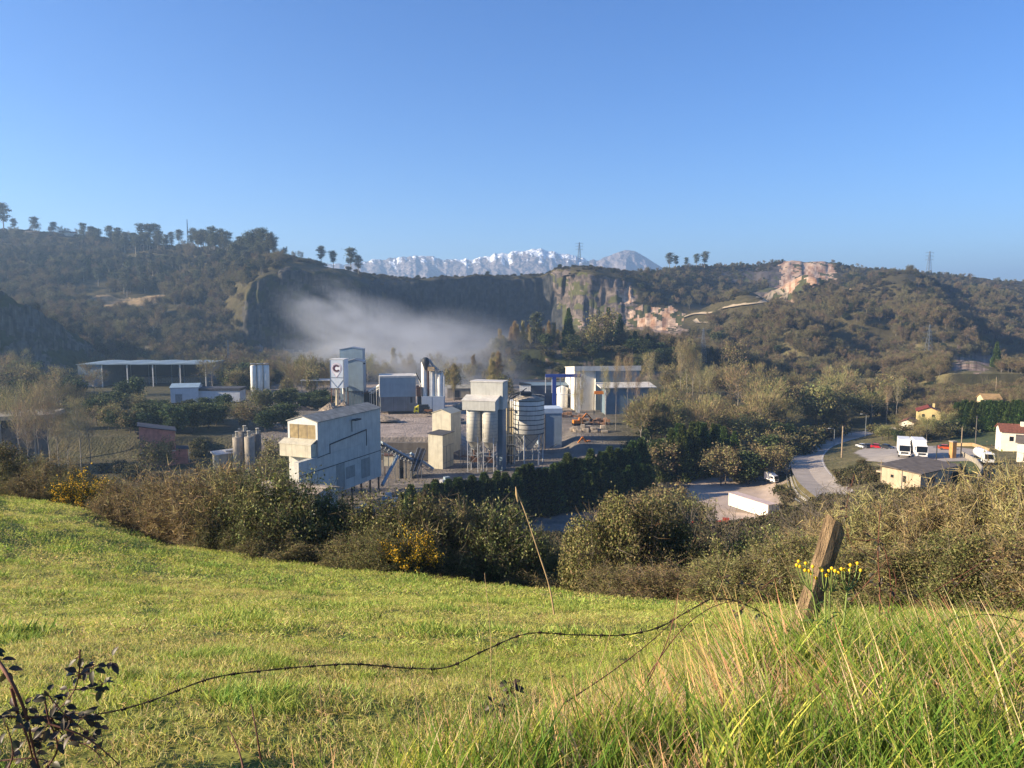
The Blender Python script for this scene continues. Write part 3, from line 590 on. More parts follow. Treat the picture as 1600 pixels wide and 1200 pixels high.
# --- pair of cream block towers
t = at(692, -50, 234, 'crusher_house', 'cream and grey-green box house with a flat roof at the conveyor end', 'building')
MB().box(-5, 0, 0, 7.5, 0, 10.6).build('wall', CREAM, t); MB().prism([(-5.3, 10.9), (.3, 10.62), (.3, 10.8), (-5.3, 11.1)], -.3, 7.8).build('roof', SLATE, t)
b = MB()
for y in (2.5, 5.): b.bar((.06, y, 0), (.06, y, 7), .12)
b.bar((.06, 0, 7), (.06, 7.5, 7), .12).bar((.06, 0, 1.8), (.06, 7.5, 1.8), .12).build('frame', STEEL, t)
t = at(705, -50, 245, 'screening_house', 'pale cream gabled house standing higher just behind the flat-roofed one', 'building')
gable(MB(), -6.8, 0, 0, 7.5, 3, 15.8, 17).build('wall', CREAM, t); gable_roof(-6.8, 0, 0, 7.5, 15.8, 17, .15, .2).build('roof', mat('cream_roof', lin('#c7bd9f'), .6, .1, .5), t)
for x in (-6.6, -.3):
    for y in (.4, 7): MB().box(x-.2, x+.2, y-.2, y+.2, 0, 3).build('leg', CONC, t)
MB().box(-6.8, 0, -.06, -.01, 6.9, 7.1).build('trim', STEEL, t)
# --- twin-silo loading tower
t = at(774, -50, 226, 'loading_tower', 'stepped pale clad loading house standing over two round silos', 'tower', rz=-math.radians(16))
MB().box(-9.2, 1.0, 4.5, 9.8, 19.2, 27.4).build('upper_house', GREYX, t)
MB().prism([(4.45, 23.3), (.0, 22.1), (0, 19.3), (4.45, 19.3)], -10.4, 0, 'x').build('lower_house', GREYX, t)
MB().box(-9.4, 1.2, 4.3, 10, 27.42, 27.7).build('roof', PALER, t); MB().prism([(-.15, 22.12), (4.48, 23.36), (4.48, 23.5), (-.15, 22.3)], -10.6, .2, 'x').build('lower_roof', PALER, t)
MB().box(-1.2, .6, 5.5, 9.4, 0, 19.15).build('lift_shaft', DBLUE, t)
for x in (-9.8, -.5):
    MB().box(x-.15, x+.15, 9.5, 9.8, 0, 19.15).build('leg', STEEL, t)
for i, lx in enumerate((-7.6, -2.6)):
    c_ = t.matrix_basis @ Vector((lx, 3.0, 0)) if False else Vector(t.location)+Matrix.Rotation(t.rotation_euler.z, 3, 'Z') @ Vector((lx, 3.0, 0))
    s = empty('hopper_silo', c_, 0, ('left' if i == 0 else 'right')+' of the two round cream silos under the loading house', 'silo', 'two silos under the loading house')
    sh = MB().lathe([(.3, 6.6), (2.25, 9.6), (2.35, 9.6), (2.35, 19.25)], n=28).build('shell', SILO, s)
    rb = MB()
    for z in np.arange(9.7, 19, 1.05): rb.lathe([(2.36, z), (2.40, z+.04), (2.36, z+.08)], n=28)
    for a in np.arange(0, 6.28, 6.28/5): rb.bar((2.37*math.cos(a), 2.37*math.sin(a), 11), (2.37*math.cos(a), 2.37*math.sin(a), 12.4), .1, .1).bar((2.37*math.cos(a), 2.37*math.sin(a), 13.6), (2.37*math.cos(a), 2.37*math.sin(a), 15), .1, .1)
    rb.build('hoop', STEEL, s)
    for a in range(4):
        x, y = 2.3*math.cos(a*math.pi/2+.5), 2.3*math.sin(a*math.pi/2+.5); MB().bar((x, y, 0), (x, y, 11), .24).build('leg', WHITE, s)
        x2, y2 = 2.3*math.cos((a+1)*math.pi/2+.5), 2.3*math.sin((a+1)*math.pi/2+.5)
        MB().bar((x, y, 5.4), (x2, y2, 5.4), .2).bar((x, y, 8.4), (x2*.3, y2*.3, 6.8), .16).bar((x, y, 2.2), (x2, y2, 5.3), .12).bar((x, y, 6.4), (x2, y2, 6.4), .08).build('brace', STEEL, s)
    MB().lathe([(.3, 3), (.4, 6.6)], n=10).box(-1.2, 1.2, -1, 1, 3.2, 4.6).build('chute', RUST, s)
# --- big silo
s = at(826, -50, 244, 'large_silo', 'very large round silo with dark hoops on a braced steel frame', 'silo', rz=.2)
MB().lathe([(.6, 4.2), (4.6, 9.9), (4.95, 10), (4.95, 20.6)], n=48).build('shell', WHITE, s)
MB().lathe([(5.1, 20.62), (5.1, 20.8), (.8, 22.2), (.1, 22.3)], n=48).build('roof', CONC, s)
for k in range(8):
    z = 10.0+k*1.5; MB().lathe([(4.96, z-.11), (5.05, z-.1), (5.05, z+.1), (4.96, z+.11)], n=48).build('hoop', DARK, s)
rb = MB()
for k in range(20): a = k*2*math.pi/20; a2 = (k+1)*2*math.pi/20; rb.bar((5*math.cos(a), 5*math.sin(a), 20.8), (5*math.cos(a), 5*math.sin(a), 21.8), .06).bar((5*math.cos(a), 5*math.sin(a), 21.8), (5*math.cos(a2), 5*math.sin(a2), 21.8), .06)
rb.build('railing', STEEL, s)
for k in range(6):
    a, a2 = k*math.pi/3, (k+1)*math.pi/3; x, y, x2, y2 = 4.7*math.cos(a), 4.7*math.sin(a), 4.7*math.cos(a2), 4.7*math.sin(a2)
    MB().bar((x, y, 0), (x, y, 10), .32).build('leg', WHITE, s); MB().bar((x, y, 2), (x2, y2, 5.5), .16).bar((x, y, 5.5), (x2, y2, 9.6), .16).bar((x, y, 5.5), (x2, y2, 5.5), .2).bar((x2, y2, 5.5), (x, y, 9.6), .16).build('brace', STEEL, s)
MB().box(-3, .5, -2, 1, 22.2, 23.2).bar((-3, 0, 22.5), (-6.5, 0, 20.8), .25).bar((-3, -1, 23), (-.5, 1, 24.2), .2).build('filter_head', DARK, s)
MB().tube([(-6.3, 1, 0), (-6.3, 1, 21), (-5.6, 1, 22.2), (-1.5, 0, 23.4)], .3, 8).build('feed_pipe', DARK, s)
lb = MB().bar((-5.9, -1.5, 0), (-5.9, -1.5, 23.5), .12).bar((-5.3, -1.8, 0), (-5.3, -1.8, 23.5), .12)
for z in np.arange(.4, 23.4, .5): lb.bar((-5.9, -1.5, z), (-5.3, -1.8, z), .06)
for z in (6, 12, 17.5): lb.box(-7.2, -5, -2.6, -.8, z, z+.12)
lb.build('ladder', DARK, s)
t = at(800, -50, 249, 'elevator_house', 'narrow tall cream house between the loading tower and the large silo', 'building', rz=-math.radians(10))
MB().box(-2.9, .6, 0, 4, 0, 17.3).build('wall', mat('cream_lit_panel', lin('#d2c19c'), .6, .1, .5, stain=.35), t); MB().box(-3.2, .9, -.2, 4.2, 17.32, 19.6).build('roof', WHITE, t)
t = at(793, -50, 241, 'pipe_rack', 'dark vertical pipes and gangways left of the large silo', 'pipe rack', rz=0)
b = MB(); b.tube([(0, 0, 0), (0, 0, 19.5), (.6, 0, 21), (2.6, .5, 22)], .22, 8); b.tube([(1.1, .8, 0), (1.1, .8, 18)], .16, 6); b.build('pipe', DARK, t)
b = MB()
for z in (3, 6.5, 9.5): b.box(-6, 3.5, -.3, .9, z, z+.12).bar((-6, -.3, z+1), (3.5, -.3, z+1), .06)
for x in (-6, -4, -2, 2, 3.4): b.bar((x, 0, 0), (x, 0, 10.4), .14)
b.bar((-6, 0, 0), (-2, 0, 6.5), .12).bar((-2, 0, 9.5), (3.4, 0, 3), .12).bar((-6, 0, 9.8), (-2, 0, 3), .12).build('gangway', STEEL, t)
MB().lathe([(1.4, 7.2), (1.5, 7.2), (1.5, 7.45), (1.4, 7.45)], c=(-3.6, .3), n=16).tube([(-3.6, .3, 8.8), (-2.4, .3, 10.8), (-3, .2, 12)], .25, 8).build('duct', DARK, t)
t = at(857, -50, 262, 'packing_hall', 'plain pale blue box hall right of the large silo', 'industrial hall', rz=math.radians(6))
MB().box(-3, 4.6, 0, 8, 0, 13.6).build('wall', mat('silver_blue_cladding', lin('#8c9ba6'), .5, .08, .5, stain=.15, corr=.9), t); MB().box(-3.1, 4.8, -.15, 8.2, 13.62, 15.3).build('roof_parapet', mat('white_blue_panel', lin('#b8c6d2'), .5, .05, .4), t)
MB().box(-3.3, -1.2, -.2, -.16, 0, 13.2).build('corner_panel', CONC, t); MB().bar((-1.2, -.1, 0), (-1.2, -.1, 13.2), .2).bar((.4, -.1, 1.6), (3, -.1, 3), .12).build('trim', DARK, t)
# --- conveyors between hall and crusher
conveyor(XZ(594, -37.4, 208), XZ(645, -45.2, 222), 1.6, 'long inclined conveyor with rollers coming out of the grey hall', rollers=True, legs=3)
conveyor(XZ(640, -43.2, 223), XZ(675, -48.5, 226), 1.4, 'lower conveyor running down to the foot of the box house', legs=1)
conveyor(XZ(643, -46.6, 216), XZ(655, -41.6, 225), 1.0, 'left of two short pale conveyors crossing the long one', STEEL, 1, False)
conveyor(XZ(649, -46.8, 216), XZ(662, -41.8, 225), 1.0, 'right of two short pale conveyors crossing the long one', STEEL, 1, False)
t = empty('drop_pipe', XZ(597, -47, 200), 0, 'blue-grey sloping pipe beside the corner of the grey hall', 'pipe'); q = XZ(621, -41.5, 212)-XZ(597, -47, 200)
MB().tube([(0, 0, 0), q], .45, 10).build('pipe', BLUE, t); MB().bar((0, 0, .8), q+Vector((0, 0, .8)), .1).build('handrail', STEEL, t)
t = at(634, -50, 220, 'crusher_pier', 'raw concrete pier with a dark opening under the conveyors', 'pier', rz=math.radians(0))
MB().box(-3.6, -1.9, 0, 5, 0, 7.6).box(-1.9, -.6, 1.5, 5, 0, 7).box(-.6, 1.7, 0, 5, 0, 6.6).build('pier', CONC, t); MB().box(-1.85, -.65, .8, 1.4, 0, 3).build('opening', DARK, t)
t = at(604, -50, 246, 'tunnel_wall', 'dark retaining wall with steel gangways below the upper yard', 'wall', rz=math.radians(0))
MB().box(-6, 20, 3, 5, 0, 5.7).build('panel', DCONC, t)
b = MB().box(-3, 10, 0, 1.2, 2.4, 2.6)
for x in range(-3, 11, 2): b.bar((x, 0, 0), (x, 0, 3.6), .12)
b.bar((-3, 0, 3.6), (10, 0, 3.6), .08); b.build('gangway', STEEL, t)
t = at(609, -50, 222, 'transfer_cabin', 'small rusty cabin with cream front under the long conveyor', 'cabin', rz=0)
MB().box(-1.6, 1.6, 0, 2.5, 3.6, 6.6).build('wall', CREAM, t); MB().box(-1.9, 1.9, -.2, 2.7, 6.62, 6.9).build('roof', RUST, t)
for x in (-1.4, 1.4): MB().bar((x, .2, 0), (x, .2, 3.6), .2).build('leg', RUST, t)
# --- right-hand halls and gantry
t = at(930, -46, 338, 'white_gabled_hall', 'large hall with lit white end wall and slate blue front', 'industrial hall', rz=math.radians(7))
MB().box(0, 20, 0, 22, 0, 18.0).build('front_wall', DBLUE, t)
MB().prism([(-.02, 0), (-.02, 18.0), (0.0, 18.0), (0, 0)], 0, 22).build('end_lining', WHITE, t)
MB().box(-9.2, -.05, 1.5, 22, 0, 17.8).build('white_end_block', mat('bright_white_render', lin('#e4dccb'), .7, .06, .4, stain=.15), t)
MB().prism([(-.4, 18.03), (22.4, 18.03), (22.4, 18.3), (-.4, 20.2)], -9.6, 20.6, 'x').build('roof', PALER, t)
t = at(946, -46, 326, 'front_hall', 'lower hall with broad pale canopy roof behind the bare poplars', 'industrial hall', rz=math.radians(7))
MB().box(0, 19, 0, 9, 0, 11.6).build('wall', DBLUE, t); MB().prism([(-1.2, 11.63), (9.6, 12.7), (9.6, 13.2), (-1.2, 12.0)], -2.5, 22, 'x').build('roof', PALER, t)
MB().box(-.25, .2, -.3, -.02, 0, 11.6).build('corner_post', WHITE, t)
t = at(932, -46, 326, 'jib_arm', 'short orange crane arm by the front hall corner', 'crane', rz=0)
MB().box(-1, 3, 0, .8, 9, 10.3).build('arm', ORANGE, t); MB().bar((-1, .4, 0), (-1, .4, 9.2), .4).build('mast', DARK, t)
t = at(856, -46, 330, 'portal_gantry', 'blue portal gantry crane with a white box leg', 'gantry crane', rz=math.radians(3))
b = MB().box(-1, 14.4, 0, 1.2, 15.9, 17.2); b.build('beam', GBLUE, t)
MB().box(2, 3.6, .1, 1.1, 0, 15.88).build('leg', GBLUE, t); MB().box(12.4, 14.0, .1, 1.1, 0, 15.88).build('leg', WHITE, t)
b = MB().box(14.0, 14.4, 0, 1.2, 9, 15.88); 
for x in (-1, 1.8, 5.4, 7.4, 9.8): b.bar((x, .6, 9), (x, .6, 15.9), .3)
b.bar((2, .6, 8.2), (14, .6, 8.2), .2).build('brace', WHITE, t)
t = at(818, -46, 350, 'stone_hall', 'long dark blue hall in shade behind the gantry crane', 'industrial hall', rz=math.radians(2))
MB().box(0, 34, 0, 12, 0, 10.3).build('wall', mat('deep_blue_panel', lin('#3c4a60'), .6, .1, .4, stain=.2), t)
MB().prism([(-.3, 10.33), (12.3, 10.33), (6, 11.2)], -.3, 34.3, 'x').build('roof', DBLUE, t)
MB().lathe([(2.6, 0), (2.6, 9.5), (.2, 10.5)], c=(17.5, -3), n=20).build('round_tank', WHITE, t)
t = at(812, -46, 345, 'pale_plant_cabin', 'pale cabin with dark top gear just above the large silo', 'cabin', rz=0)
MB().box(0, 5, 0, 4, 0, 11).build('wall', WHITE, t); MB().prism([(-.3, 11.02), (5.3, 11.02), (5.3, 11.2), (-.3, 12.2)], -.3, 4.3).build('roof', DARK, t)
def blocks(px, z, Y, n, w, label, m, seed):
    rr = random.Random(seed); p = XZ(px, z, Y); mb = MB()
    for i in range(n):
        x, y = rr.uniform(-w, w), rr.uniform(-1.5, 1.5); a, c, h = rr.uniform(.5, 1.3), rr.uniform(.5, 1), rr.uniform(.5, 1.4); zz = rr.choice([0, 0, 1.2])
        mb.box(x-a, x+a, y-c, y+c, zz, zz+h)
    o = mb.build('block_pile', m); o.location = p; tag(o, label, 'stone pile'); return o
TANB = mat('tan_stone_block', lin('#b98f6c'), .9, .35, .8)
blocks(880, -46, 318, 22, 8, 'row of tan and white cut stone blocks below the gantry crane', TANB, 1)
blocks(925, -46, 300, 26, 6, 'stacked orange-brown stone blocks beside the excavator', TANB, 2)
blocks(915, -46, 282, 20, 7, 'pale stone blocks strewn on the lower stone yard', mat('pale_stone_block', lin('#c4b5a0'), .9, .3, .8), 3)
def excavator(px, z, Y, rz, label):
    t = at(px, z, Y, 'excavator', label, 'excavator', rz=rz)
    b = MB()
    for s in (-1.1, 1.1): b.prism([(-1.9, .15), (1.9, .15), (2.2, .5), (1.9, .9), (-1.9, .9), (-2.2, .5)], s-.3, s+.3)
    b.build('track', BLK, t)
    MB().box(-2, 1.4, -1.2, 1.2, 1, 2.2).build('body', ORANGE, t); MB().box(.2, 1.5, -1.2, -.1, 2.21, 3.2).build('cab', ORANGE, t); MB().box(1.51, 1.54, -1.1, -.2, 2.3, 3.1).build('windscreen', GLASS, t)
    MB().bar((1.2, .4, 1.8), (3.6, .4, 4.6), .5).bar((3.6, .4, 4.6), (5.6, .4, 2.4), .4).build('boom', ORANGE, t); MB().prism([(5.1, 2.5), (6.1, 2.3), (5.9, 1.2), (4.9, 1.4)], -.1, .9).build('bucket', DARK, t)
excavator(903, -46, 297, math.radians(12), 'orange excavator beside the stacked stone blocks')
excavator(924, -49, 262, math.radians(200), 'dusty orange excavator lower down behind the conifers')
# ---------------------------------------------------------------- vehicles
WP = mat('white_vehicle_paint', lin('#e8e6e0'), .35, .03, 2, spec=.5)
def wheels(t, xs, hw, r=.48):
    for x in xs:
        for s in (-1, 1):
            w_ = MB().tube([(x, s*(hw-.3), r), (x, s*hw, r)], r, 14).build('wheel', BLK, t)
            MB().tube([(x, s*hw, r), (x, s*(hw+.02), r)], r*.5, 10).build('rim', STEEL, w_)
def box_truck(px, z, Y, rz, label, L_=7.2, paint=None, cabp=None, group=None, cat='truck', name='box_truck'):
    t = at(px, z, Y, name, label, cat, rz=rz, group=group); paint = paint or WP; cabp = cabp or WP
    MB().box(-L_, -2.05, -1.2, 1.2, 1.0, 3.6).build('cargo_box', paint, t)
    MB().prism([(-1.95, .55), (.05, .55), (.12, 1.5), (-.25, 2.6), (-.6, 2.75), (-1.95, 2.75)], -1.1, 1.1).build('cab', cabp, t)
    MB().prism([(.10, 1.42), (.150, 1.42), (-.19, 2.6), (-.26, 2.6)], -1.02, 1.02).build('windscreen', GLASS, t)
    MB().box(-1.5, -.6, -1.12, -1.101, 1.6, 2.4).build('side_window', GLASS, t); MB().box(-1.5, -.6, 1.101, 1.12, 1.6, 2.4).build('side_window', GLASS, t)
    MB().prism([(-2.0, 2.77), (-.9, 2.77), (-1.7, 3.4), (-2.0, 3.45)], -1, 1).build('wind_deflector', cabp, t)
    MB().box(.1, .16, -.7, .7, .9, 1.25).build('grille', DARK, t)
    for s in (-1, 1): MB().box(.1, .17, s*.85-.14, s*.85+.14, .75, .95).build('headlight', WH2, t)
    MB().box(-L_+.1, -.2, -.5, .5, .6, .98).build('chassis', DARK, t); wheels(t, (-.9, -L_+1.2), 1.15)
    return t
def car(px, z, Y, rz, label, col, group=None):
    t = at(px, z, Y, 'parked_car', label, 'car', rz=rz, group=group)
    MB().prism([(-2.1, .3), (2.0, .3), (2.15, .6), (2.0, .85), (1.0, .98), (-1.9, 1.0), (-2.15, .8)], -.85, .85).build('body', col, t)
    MB().prism([(-1.7, 1.0), (1.0, .98), (.4, 1.42), (-1.2, 1.45)], -.74, .74).build('cabin_glass', GLASS, t)
    MB().prism([(-1.2, 1.455), (.4, 1.425), (.38, 1.47), (-1.2, 1.5)], -.72, .72).build('roof', col, t)
    wheels(t, (-1.3, 1.3), .86, .32); 
    for s in (-1, 1): MB().box(2.1, 2.17, s*.6-.15, s*.6+.15, .6, .75).build('headlight', WH2, t)
    return t
box_truck(647, -43.9, 316, math.radians(188), 'small yellow-green tipper truck parked in front of the blue-grey hall', 6, DARK, YEL)

heap(600, -44, 300, 6, 4, 1.6, 'low brown gravel heap on the upper yard', name='gravel_heap'); heap(705, -44, 300, 5, 4, 2.0, 'grey gravel heap right of the tall silos'); heap(455, -44, 330, 9, 6, 2.4, 'tan earth heap left of the emblem hopper', TANB, 'earth_heap')
heap(735, -44, 340, 9, 6, 3, 'broad pale stone heap between silos and loading tower', name='stone_heap'); heap(700, -50, 205, 7, 4, 1.4, 'flat pale heap on the lower yard below the loading tower', mat('pale_sand', lin('#b9b2a8'), .95, .1, 1), 'sand_heap')
rr = random.Random(8)
for i, (px, Y) in enumerate(((600, 190), (607, 196), (617, 192), (627, 197), (640, 200), (690, 212), (698, 215), (560, 182), (570, 186))):
    p = XZ(px, -50, Y); p.z = gz(p.x, p.y); t = empty('stacked_pallet', p, rr.uniform(0, 3), 'white wrapped pallet on the shaded yard beside the grey hall', 'pallet', 'pallets on the yard beside the grey hall')
    MB().box(-.8, .8, -.6, .6, .15, rr.uniform(1, 1.8)).build('load', WHITE if i % 3 else BLUE, t); MB().box(-.85, .85, -.65, .65, 0, .14).build('base', RUST, t)
t = at(668, -44, 316, 'wheel_loader', 'dark wheel loader parked in front of the blue silo base', 'loader', rz=math.radians(170))
MB().box(-2, 1.2, -.9, .9, .8, 1.9).build('body', RUST, t); MB().box(-.8, .5, -.7, .7, 1.91, 3).build('cab', GLASS, t); MB().bar((1.1, 0, 1.5), (2.6, 0, .8), .3).prism([(2.5, .1), (3.4, .1), (3.4, .3), (2.8, 1.2), (2.5, 1.2)], -1.1, 1.1).build('bucket', DARK, t)
for x in (-1.3, 1.0):
    for s_ in (-1, 1): MB().tube([(x, s_*.7, .65), (x, s_*1.15, .65)], .65, 12).build('wheel', BLK, t)

t = at(699, -44, 372, 'long_store', 'long low grey store behind the tall silos at the back of the yard', 'shed', rz=math.radians(4))
MB().box(0, 19, 0, 7, 0, 4.6).build('wall', CONC, t); MB().prism([(-.4, 4.62), (7.4, 4.62), (3.5, 6)], -.4, 19.4, 'x').build('roof', ROOF, t); MB().box(3, 6, -.06, -.01, 0, 3.6).build('door', DARK, t); MB().box(11, 14, -.06, -.01, 0, 3.6).build('door', DARK, t)
t = at(664, -50, 250, 'pump_house', 'small concrete pump house in front of the retaining wall', 'building', rz=A0)
MB().box(-4, 0, 0, 4, 0, 4).build('wall', DCONC, t); MB().box(-4.3, .3, -.3, 4.3, 4.01, 4.25).build('roof', SLATE, t)
t = at(720, -50, 236, 'steel_scaffold', 'rusty steel scaffold with a gangway left of the twin silos', 'scaffold', rz=-.2)
b = MB()
for x in (0, 3, 6):
    for y in (0, 3): b.bar((x, y, 0), (x, y, 7.5), .2)
for z in (3.4, 7.4):
    for y in (0, 3): b.bar((0, y, z), (6, y, z), .2)
b.bar((0, 0, 0), (3, 0, 3.4), .12).bar((6, 0, 3.4), (3, 0, 7.4), .12).build('frame', STEEL, t); MB().box(-.2, 6.2, -.2, 3.2, 3.5, 3.62).build('floor', RUST, t); MB().lathe([(.2, 3.7), (1.1, 5), (1.1, 6.8)], (4.4, 1.5), 12).build('bin', RUST, t)
# ================================================================ SETTLEMENT ON THE RIGHT, ROADS, POLES, PYLONS
ASPH = mat('sunlit_asphalt', lin('#a59a8e'), .9, .12, .3, bump=.3, bscale=8)
KERB = mat('kerb_concrete', lin('#aaa498'), .9, .1, 1)
TRACK = mat('pale_quarry_track', lin('#9a8c76'), .95, .12, .2)
def strip(name, pts, w, m, off=.06, n=70, label=None, kind='structure', thick=0):
    """a draped ribbon; pts are world xy"""
    P_ = [Vector((*p, 0)) if len(p) == 2 else Vector((p[0], p[1], 0)) for p in pts]; out = []
    for i in range(n+1):
        t = i/n*(len(P_)-1); k = min(int(t), len(P_)-2); u = t-k
        p0, p1, p2, p3 = P_[max(k-1, 0)], P_[k], P_[k+1], P_[min(k+2, len(P_)-1)]
        out.append(.5*((2*p1)+(p2-p0)*u+(2*p0-5*p1+4*p2-p3)*u*u+(3*p1-p0-3*p2+p3)*u**3))
    V = []; Fc = []; m_ = 5; zc = [gz(p.x, p.y) for p in out]; zc = np.convolve(np.r_[[zc[0]]*3, zc, [zc[-1]]*3], np.ones(7)/7, 'valid')
    for i, p in enumerate(out):
        d = (out[min(i+1, n)]-out[max(i-1, 0)]).normalized(); s = Vector((d.y, -d.x, 0))
        ww = w(i/n) if callable(w) else w
        for j in range(m_):
            q = p+s*ww*(j/(m_-1)-.5); V.append((q.x, q.y, max(zc[i], gz(q.x, q.y))+off+thick))
    for i in range(n): Fc += [(i*m_+j, i*m_+j+1, (i+1)*m_+j+1, (i+1)*m_+j) for j in range(m_-1)]
    if thick:
        nb = len(V); V += [(x, y, z-thick-off-.3) for x, y, z in V]
        for i in range(n):
            for j in (0, m_-1): Fc.append((i*m_+j, (i+1)*m_+j, (i+1)*m_+j+nb, i*m_+j+nb))
        for i in (0, n): Fc.append((i*m_, i*m_+m_-1, i*m_+m_-1+nb, i*m_+nb))
    o = MB().add(V, Fc).build(name, m); return tag(o, label, kind=kind)
def hits(l): return [tuple(G(a, b).xy) for a, b in l if G(a, b)]
road_px = [(1365, 676), (1335, 681), (1300, 690), (1276, 701), (1263, 715), (1262, 728), (1270, 745), (1286, 762), (1312, 780), (1345, 800)]
rp = hits(road_px)
strip('road', rp, 9, ASPH, .05, label='asphalt road curving up the slope')
def offs(pts, d):
    o = []
    for i, p in enumerate(pts):
        a = Vector(pts[max(i-1, 0)]); b = Vector(pts[min(i+1, len(pts)-1)]); t = (b-a).normalized(); o.append((p[0]+t.y*d, p[1]-t.x*d))
    return o
sd_ = 1 if Vector(offs(rp, 1)[4]).x < rp[4][0] else -1
strip('road_kerb', offs(rp, sd_*4.8), .35, KERB, .03, thick=.14, label='pale kerb along the outer edge of the road')
LN = mat('road_paint', lin('#d8d6d0'), .7, .1, 2)
strip('road_edge_line', offs(rp, sd_*4.1), .15, LN, .075); strip('road_edge_line', offs(rp, -sd_*4.1), .15, LN, .075)
# guard rail
rl = offs(rp, sd_*5.9); t = empty('guard_rail', (rl[0][0], rl[0][1], 0), 0, 'steel guard rail along the outer bend of the road', 'guard rail'); b0 = Vector((rl[0][0], rl[0][1], 0)); rb = MB(); pb = MB(); prev = None
for i in range(len(rl)-1):
    for k in range(5):
        q = Vector(rl[i]).lerp(Vector(rl[i+1]), k/5); z = gz(q.x, q.y); v = Vector((q.x, q.y, z))-b0
        MB().bar(v, v+Vector((0, 0, .75)), .1).build('post', STEEL, t)
        if prev is not None: rb.bar(prev+Vector((0, 0, .62)), v+Vector((0, 0, .62)), .06, .3)
        prev = v
rb.build('rail', STEEL, t)
# yards
def sheet(name, poly, m, label, off=.08):
    pts = [G(a, b) for a, b in poly]; pts = [p for p in pts if p]; V = []; xs = [p.x for p in pts]; ys = [p.y for p in pts]; n = 36
    pl = [(p.x, p.y) for p in pts]; X, Yy = np.meshgrid(np.linspace(min(xs), max(xs), n), np.linspace(min(ys), max(ys), n)); ins = inpoly(X, Yy, pl)
    id_ = {}; Fc = []
    for i in range(n-1):
        for j in range(n-1):
            if ins[i, j] and ins[i+1, j] and ins[i, j+1] and ins[i+1, j+1]:
                f = []
                for a, b in ((i, j), (i, j+1), (i+1, j+1), (i+1, j)):
                    if (a, b) not in id_: id_[(a, b)] = len(V); V.append((X[a, b], Yy[a, b], gz(X[a, b], Yy[a, b])+off))
                    f.append(id_[(a, b)])
                Fc.append(tuple(f))
    return tag(MB().add(V, Fc).build(name, m), label, kind='structure')
sheet('parking_yard', [(1345, 700), (1385, 697), (1480, 697), (1545, 705), (1550, 722), (1500, 722), (1400, 724), (1352, 722), (1330, 708)], mat('parking_asphalt', lin('#a39a90'), .9, .12, .3), 'grey parking yard in front of the trucks', .1)
sheet('lower_yard', [(1090, 735), (1150, 742), (1215, 748), (1232, 775), (1225, 800), (1180, 815), (1080, 812), (1050, 790)], mat('dusty_yard', lin('#b5a394'), .95, .12, .25), 'pale dusty lower yard around the white container', .12)
sheet('lawn', [(1480, 672), (1580, 676), (1580, 697), (1480, 697)], mat('lawn_green', (.075, .095, .03), .95, .2, .5), 'green lawn in front of the dark hedge', .08)
sheet('lawn', [(1480, 722), (1520, 718), (1545, 738), (1520, 752), (1490, 740)], MATS['lawn_green'], 'small green lawn behind the tan shed', .08)
strip('quarry_track', hits([(1068, 497), (1095, 491), (1130, 484), (1168, 477), (1200, 471), (1226, 466), (1222, 462), (1205, 460), (1185, 466)]), 6, TRACK, .5, 120, 'pale haul track climbing to the upper quarry')
strip('quarry_track', hits([(1085, 500), (1105, 505), (1125, 507)]), 5, TRACK, .5, 40, 'short pale branch of the haul track')
strip('dirt_track', hits([(372, 572), (385, 590), (378, 606)]), 8, mat('tan_dirt', lin('#a58c70'), .95, .15, .3), .5, 40, 'tan dirt ramp behind the slim silos')
# houses
def house(px, Y, rz, w, d, h, rh, wallm, roofm, label, z=None, axis='y', wins=(), chimney=None, name='house', cat='house'):
    p = XZ(px, z if z is not None else -40, Y); 
    if z is None: p.z = gz(p.x, p.y); p = XZ(px, p.z, Y)
    t = empty(name, p, rz, label, cat)
    gable(MB(), 0, w, 0, d, -1, h, h+rh, axis).build('wall', wallm, t); r = gable_roof(0, w, 0, d, h, h+rh, .18, .45, axis).build('roof', roofm, t)
    if chimney: MB().box(chimney[0], chimney[0]+.8, chimney[1], chimney[1]+.8, h, h+rh+1).build('chimney', wallm, r)
    for f, a, zz, ww, hh in wins:
        if f == 'f': q = MB().box(a, a+ww, -.05, -.01, zz, zz+hh)
        elif f == 'l': q = MB().box(-.05, -.01, a, a+ww, zz, zz+hh)
        else: q = MB().box(w+.01, w+.05, a, a+ww, zz, zz+hh)
        q.build('window' if hh < 1.9 else 'door', GLASS, t)
    return t
YW = mat('yellow_render', lin('#cfb980'), .85, .06, .6, stain=.12); WW = mat('warm_white_render', lin('#e6dcc8'), .85, .06, .6, stain=.15); TW = mat('tan_render', lin('#b5a48a'), .85, .1, .6, stain=.35)
DR = mat('dark_fibre_roof', lin('#6b6259'), .85, .2, .8, stain=.2)
house(1433, 300, math.radians(-25), 8, 9, 4.3, 1.6, YW, mat('dark_red_tiles', lin('#7c3a2c'), .8, .2, 2), 'yellow house with dark red tiled roof above the bushes', z=-45, wins=(('f', 1.5, 2, 1, 1.2), ('f', 5, 2, 1, 1.2), ('r', 2, 1.8, 1, 1.2)), chimney=(5.5, 6))
house(1404, 285, math.radians(-38), 5, 8, 4.6, 1.2, WW, RTILE, 'small white cottage half hidden by bushes beside the road', z=-47.5, wins=(('r', 2, 2, 1, 1), ('f', 2, 2, 1, 1)))
house(1536, 330, math.radians(-10), 7, 7, 6, 1.8, mat('pale_cream_render', lin('#cdbb97'), .85, .08, .6), mat('tan_tiles', lin('#a98a5e'), .85, .15, 1), 'far house whose tan hipped roof shows above the dark hedge', z=-45.5, axis='x')
